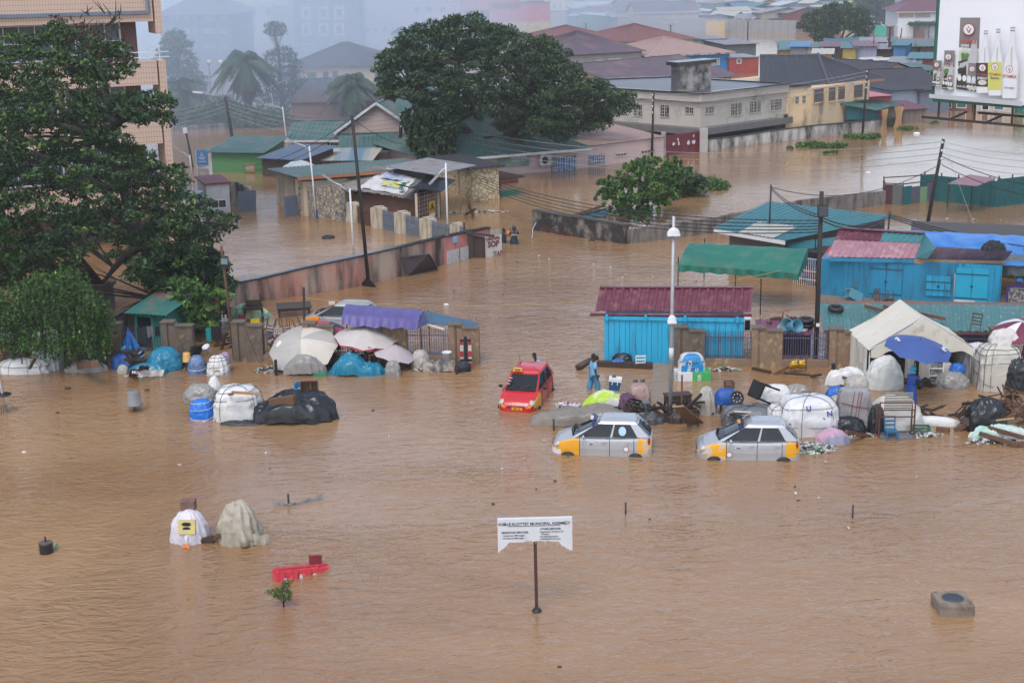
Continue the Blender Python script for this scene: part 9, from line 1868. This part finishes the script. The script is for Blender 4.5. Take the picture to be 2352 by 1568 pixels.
# ------------------------------------------------------------------ minibuses, teal compound
def van():
 th=T('minibus','first','minibus',(0,0,0));pr=[(-2.3,.3),(-2.4,1.0),(-2.0,1.25),(-1.35,2.0),(-1.0,2.15),(2.3,2.2),(2.4,1.9),(2.4,.3)];vs=[(x,s_*.88*(1-.08*max(0,z-1)),z)for s_ in (-1,1)for x,z in pr];k=len(pr)
 MB().add(vs,[tuple(range(k)),tuple(range(2*k-1,k-1,-1))]+[(i,k+i,k+(i+1)%k,(i+1)%k)for i in range(k)]).build('body',mat('white van paint',(0.72,0.73,0.75),.35,coat=.3),th)
 MB().add([(-1.98,-.7,1.28),(-1.98,.7,1.28),(-1.38,.66,1.96),(-1.38,-.66,1.96)],[(0,3,2,1)]).build('windscreen',car_glass,th).location=(-.04,0,.03)
 for s_ in (-1,1):
  for x0,x1 in ((-1.6,-.9),(-.8,.3),(.4,1.3),(1.4,2.2)):y=s_*.885;MB().add([(x0,y,1.25),(x1,y,1.25),(x1,y*.96,1.85),(max(x0,-1.35),y*.96,1.85)],[(0,1,2,3)]).build('side_window',car_glass,th)
  for x in (-1.5,1.5):o=MB().lathe([(.02,.08),(.3,.08),(.34,0),(.34,-.15),(.02,-.15)],(0,0,0),12).build('wheel',tyre_m,th);o.location=(x,s_*.85,.34);o.rotation_euler=(-s_*PI/2,0,0)
 return th
v0=van()
for i,(x,y,rz,lb)in enumerate(((1990,155,.15,'white minibus with raked windscreen left of the leaning pole'),(2022,157,.12,'white minibus with dark windows nearest the leaning pole'),(1962,160,2.6,'white minibus at the left of the parked row'),(1940,158,2.9,'white minibus half hidden behind the hipped roof'),(2075,163,.1,'white minibus roof right of the leaning pole'),(2105,165,0,'white minibus next to the billboard edge'))):
 q=P(x,y)-V((0,0,.6))
 if i==0:v0.location=q;v0.rotation_euler=(0,0,rz);v0['label']=lb;v0['group']='white minibuses parked in the market'
 else:dup(v0,q,rz,lb,'white minibuses parked in the market',1.0)
tl=mat('dark teal sheet fence',(0.01,0.11,0.115),.5,(0.008,0.07,0.075),1,streak=((0.05,0.1,0.1),.25,2,.6))
def teal():
 for lb,a,b,ya in (('dark teal corrugated fence behind the pink roofed shelter',P(2111,458),P(2286,476),400),('dark teal corrugated fence running to the right edge',P(2286,476),P(2420,459),412)):
  z_=ZH(a,ya);th=T('sheet_fence',lb,'fence',a);mb=MB();mb.corrug(a-V((0,0,.5)),b-V((0,0,.5)),b+V((0,0,z_)),a+V((0,0,z_)),pitch=.22,amp=.04,t=.01);mb.build('sheets',tl,th,True);mb=MB()
  for u in np.linspace(.05,.95,5):mb.beam(a.lerp(b,u)-out(a,b)*.1,a.lerp(b,u)-out(a,b)*.1+V((0,0,z_+.2)),.08)
  mb.build('stakes',rust,th,True)
 th=T('shelter','small open shelter with faded pink corrugated roof before the teal fence','shelter',P(2230,500));mb=MB();mb.corrug(P(2176,422,2.0),P(2243,428,1.9),P(2287,410,2.1),P(2224,401,2.3),pitch=.2,amp=.03,t=.02);mb.build('roof',mat('dusty pink corrugated',(0.28,0.16,0.18),.5,(0.2,0.11,0.13),1.5),th,True)
 for x,y in ((2176,476),(2229,481),(2270,470)):p=P(x,y);MB().beam(p-V((0,0,.4)),p+V((0,0,1.95)),.08).build('post',wood_dk,th,True)
 a,b,c=P(2030,469),P(2072,471),P(2152,461);z_=ZH(a,421);th=T('patchwork_booth','roofless booth patched from grey, green and pale sheets','booth',a);rn=random.Random(6);cs=[(0.07,0.02,0.03),(0.1,0.12,0.11),(0.01,0.11,0.12),(0.1,0.1,0.12),(0.18,0.3,0.16),(0.1,0.1,0.12),(0.25,0.35,0.22),(0.3,0.33,0.33)]
 pts=[a,a.lerp(b,.45),b,b.lerp(c,.25),b.lerp(c,.5),b.lerp(c,.7),c]
 for i in range(6):p,q=pts[i],pts[i+1];z2=z_*rn.uniform(.75,1);n_=out(p,q)*.04;MB().prism([p,q,q-n_,p-n_],-.4,z2).build('patch_panel',mat('patch %d'%i,cs[i],.7,tuple(v*.7 for v in cs[i]),2,stretch=(3,3,.3)),th,True)
 f_=MB();bk=V((.6,2.6,0));L=[a,b,c,c+bk,a+bk]
 for i in range(5):f_.beam(L[i]+V((0,0,z_)),L[(i+1)%5]+V((0,0,z_)),.07);f_.beam(L[i],L[i]+V((0,0,z_+.1)),.07)
 f_.build('frame',rust,th,True);MB().prism([c,c+bk,c+bk*1.01-V((.05,0,0)),c-V((.05,0,0))],-.4,z_*.8).build('patch_panel',mat('patch 4',(0,0,0)),th,True)
teal()
for x,y,w_,n_,lb in ((1467,527,1.5,260,'heap of bright rubbish trapped behind the mouldy wall corner'),(1100,487,2.2,90,'bottles and wrappers drifting before the open shed'),(893,513,.8,50,'trash piled against the first blue fence panel'),(945,520,.8,40,'trash floating at the second blue fence panel')):litter('litter',lb,P(x,y),w_,.35 if x<1400 else .9,n_,x,.15 if x<1400 else .5,.14)
mb=MB();mb.corrug(P(1335,500,.1),P(1392,497,.1),P(1396,478,.25),P(1345,485,.3),pitch=.2,amp=.03,t=.01);solo(mb,'fallen_roof_sheet',r_teal,'teal roof sheet fallen into the water behind the mouldy wall','roof sheet',P(1345,495),world=True)
stick('beam','long bare beam lying over the fallen teal roof sheet',1316,495,.1,1388,472,.7,.14,wood_br);stick('beam','second beam crossing below the fallen teal roof sheet',1320,498,.1,1392,480,.5,.1,wood_dk)
mb=MB();mb.tube([P(1222,548,.05),P(1224,525,.5),P(1232,510,.9)],.03,6);solo(mb,'bent_pipe',galv,'bent grey pipe at the left end of the mouldy wall','pipe',P(1222,548),world=True)
q=P(242,705);mb=MB();mb.box(q+V((0,0,.3)),(.9,.5,1.8));mb.box(q+V((0,0,1.25)),(1.15,.7,.2));solo(mb,'gate_pier',conc,'lone concrete gate pier standing in the water behind the weeping tree','pillar',q,world=True)
q=P(466,384);th=T('blue_sign','blue sign board with a white triangle emblem beside the lime green kiosk','sign',q);z1,z0=ZH(q,345),ZH(q,380);w_=26/S(q)
MB().box(q+V((0,0,(z0+z1)/2)),(w_,.1,z1-z0)).build('panel',mat('sign board blue',(0.03,0.16,0.4),.6,(0.02,0.12,0.32),2),th,True);MB().beam(q+V((-w_/2,0,-.4)),q+V((-w_/2,0,z1)),.08).build('post',white_pt,th,True)
c=q+V((0,-.07,z1-.35));MB().beam(c+V((0,0,.2)),c+V((.14,0,-.1)),.05,.02).beam(c+V((0,0,.2)),c+V((-.14,0,-.1)),.05,.02).beam(c+V((-.14,0,-.1)),c+V((.14,0,-.1)),.02,.05).build('emblem',white_pt,th,True)
l=MB();[l.beam(q+V((-w_*r_,-.07,z1-z_)),q+V((w_*r_,-.07,z1-z_)),.02,.05)for r_,z_ in ((.3,.62),(.22,.76),(.34,.98))];l.build('lettering',white_pt,th,True)
tarp('white_tarp','crumpled white tarpaulin heaped on the blue grey kiosk roof','tarp',P(688,402,1.6),[(0,0,1.8,.85)],mat('blue stained white tarp',(0.6,0.6,0.58),.6,(0.35,0.42,0.48),1.2),12,sx=1.75,sy=1.3,wr=.12,nf=7)
th=T('arched_gate','ornate white arched gate top behind the lime green kiosk','gate',P(515,378));g_=MB();q=P(515,378);g_.tube([q+V((1.1*math.cos(a),0,.9+.75*math.sin(a)))for a in np.linspace(0,PI,14)],.05,5)
for k in range(9):x=-1+.25*k;g_.beam(q+V((x,0,0)),q+V((x,0,.9+.75*math.sqrt(max(0,1-(x/1.1)**2)))),.03)
g_.build('ironwork',white_pt,th,True)
for i,(x0,y0,x1,y1)in enumerate(((1069,493,1092,480),(1077,470,1087,494))):stick('timber',['lower','upper'][i]+' of two crossed dark timbers in front of the open shed',x0,y0,.1,x1,y1,[.9,.2][i],.13,wood_dk)
for i,(x,y,rx,ry,n_,lb)in enumerate(((900,1000,9,5,16,'sparse specks of litter drifting in the open flood on the left'),(1750,1150,9,4,14,'sparse specks of litter drifting in the right foreground'),(1350,640,8,7,22,'sparse specks of litter drifting behind the blue kiosk'),(2210,520,9,3,26,'litter drifting before the teal sheet fence'),(1700,380,14,9,18,'specks of litter drifting on the wide flooded street'),(880,600,6,5,14,'specks of litter drifting in the walled yard'))):litter('litter',lb,P(x,y),rx,ry,n_,300+i,.01,.09)

# ------------------------------------------------------------------ air
def air(name,label,dens,mb,col=(0.86,0.93,1.0)):
 m=bpy.data.materials.new(name+' air');m.use_nodes=True;nt=m.node_tree;nt.nodes.clear()
 o=nt.nodes.new('ShaderNodeOutputMaterial');v=nt.nodes.new('ShaderNodeVolumePrincipled')
 v.inputs['Density'].default_value=dens;v.inputs['Color'].default_value=(*col,1);v.inputs['Anisotropy'].default_value=0.1
 nt.links.new(v.outputs[0],o.inputs['Volume']);h=mb.build(name,m);return tag(h,label,kind='stuff')
air('haze','pale rainy haze over the flooded town',0.0003,MB().box((0,390,30-1.15),(1500,900,62.3)))
for i,(cx,cy,cz,rx,ry,rz_,d)in enumerate(((-44,235,8,52,85,34,.0055),(-55,350,12,75,105,40,.004),(-40,182,5,36,40,20,.007),(8,330,8,44,80,30,.0045),(150,430,10,300,190,42,.0011),(-40,138,5,30,34,15,.0045))):
 mb=MB();mb.grid(lambda u,v:((cx+rx*math.sin(PI*v)*math.cos(2*PI*u)*(1+.2*noise.noise(V((math.cos(2*PI*u)*2,math.sin(2*PI*u)*2,v*3+i))))),cy+ry*math.sin(PI*v)*math.sin(2*PI*u),cz-rz_*math.cos(PI*v)*(1+.15*noise.noise(V((math.cos(2*PI*u),math.sin(2*PI*u),v*5+i*3))))),40,20,closeu=True)
 air('smoke',col=(0.72,0.85,1.0),label=['dense blue smoke drifting over the hazy apartment and office blocks','far bank of smoke hiding the skyline on the left','thin smoke among the date palms','thin smoke behind the spreading tree','faint mist over the far shantytown','thin blue smoke over the flooded green kiosks'][i],dens=d,mb=mb)
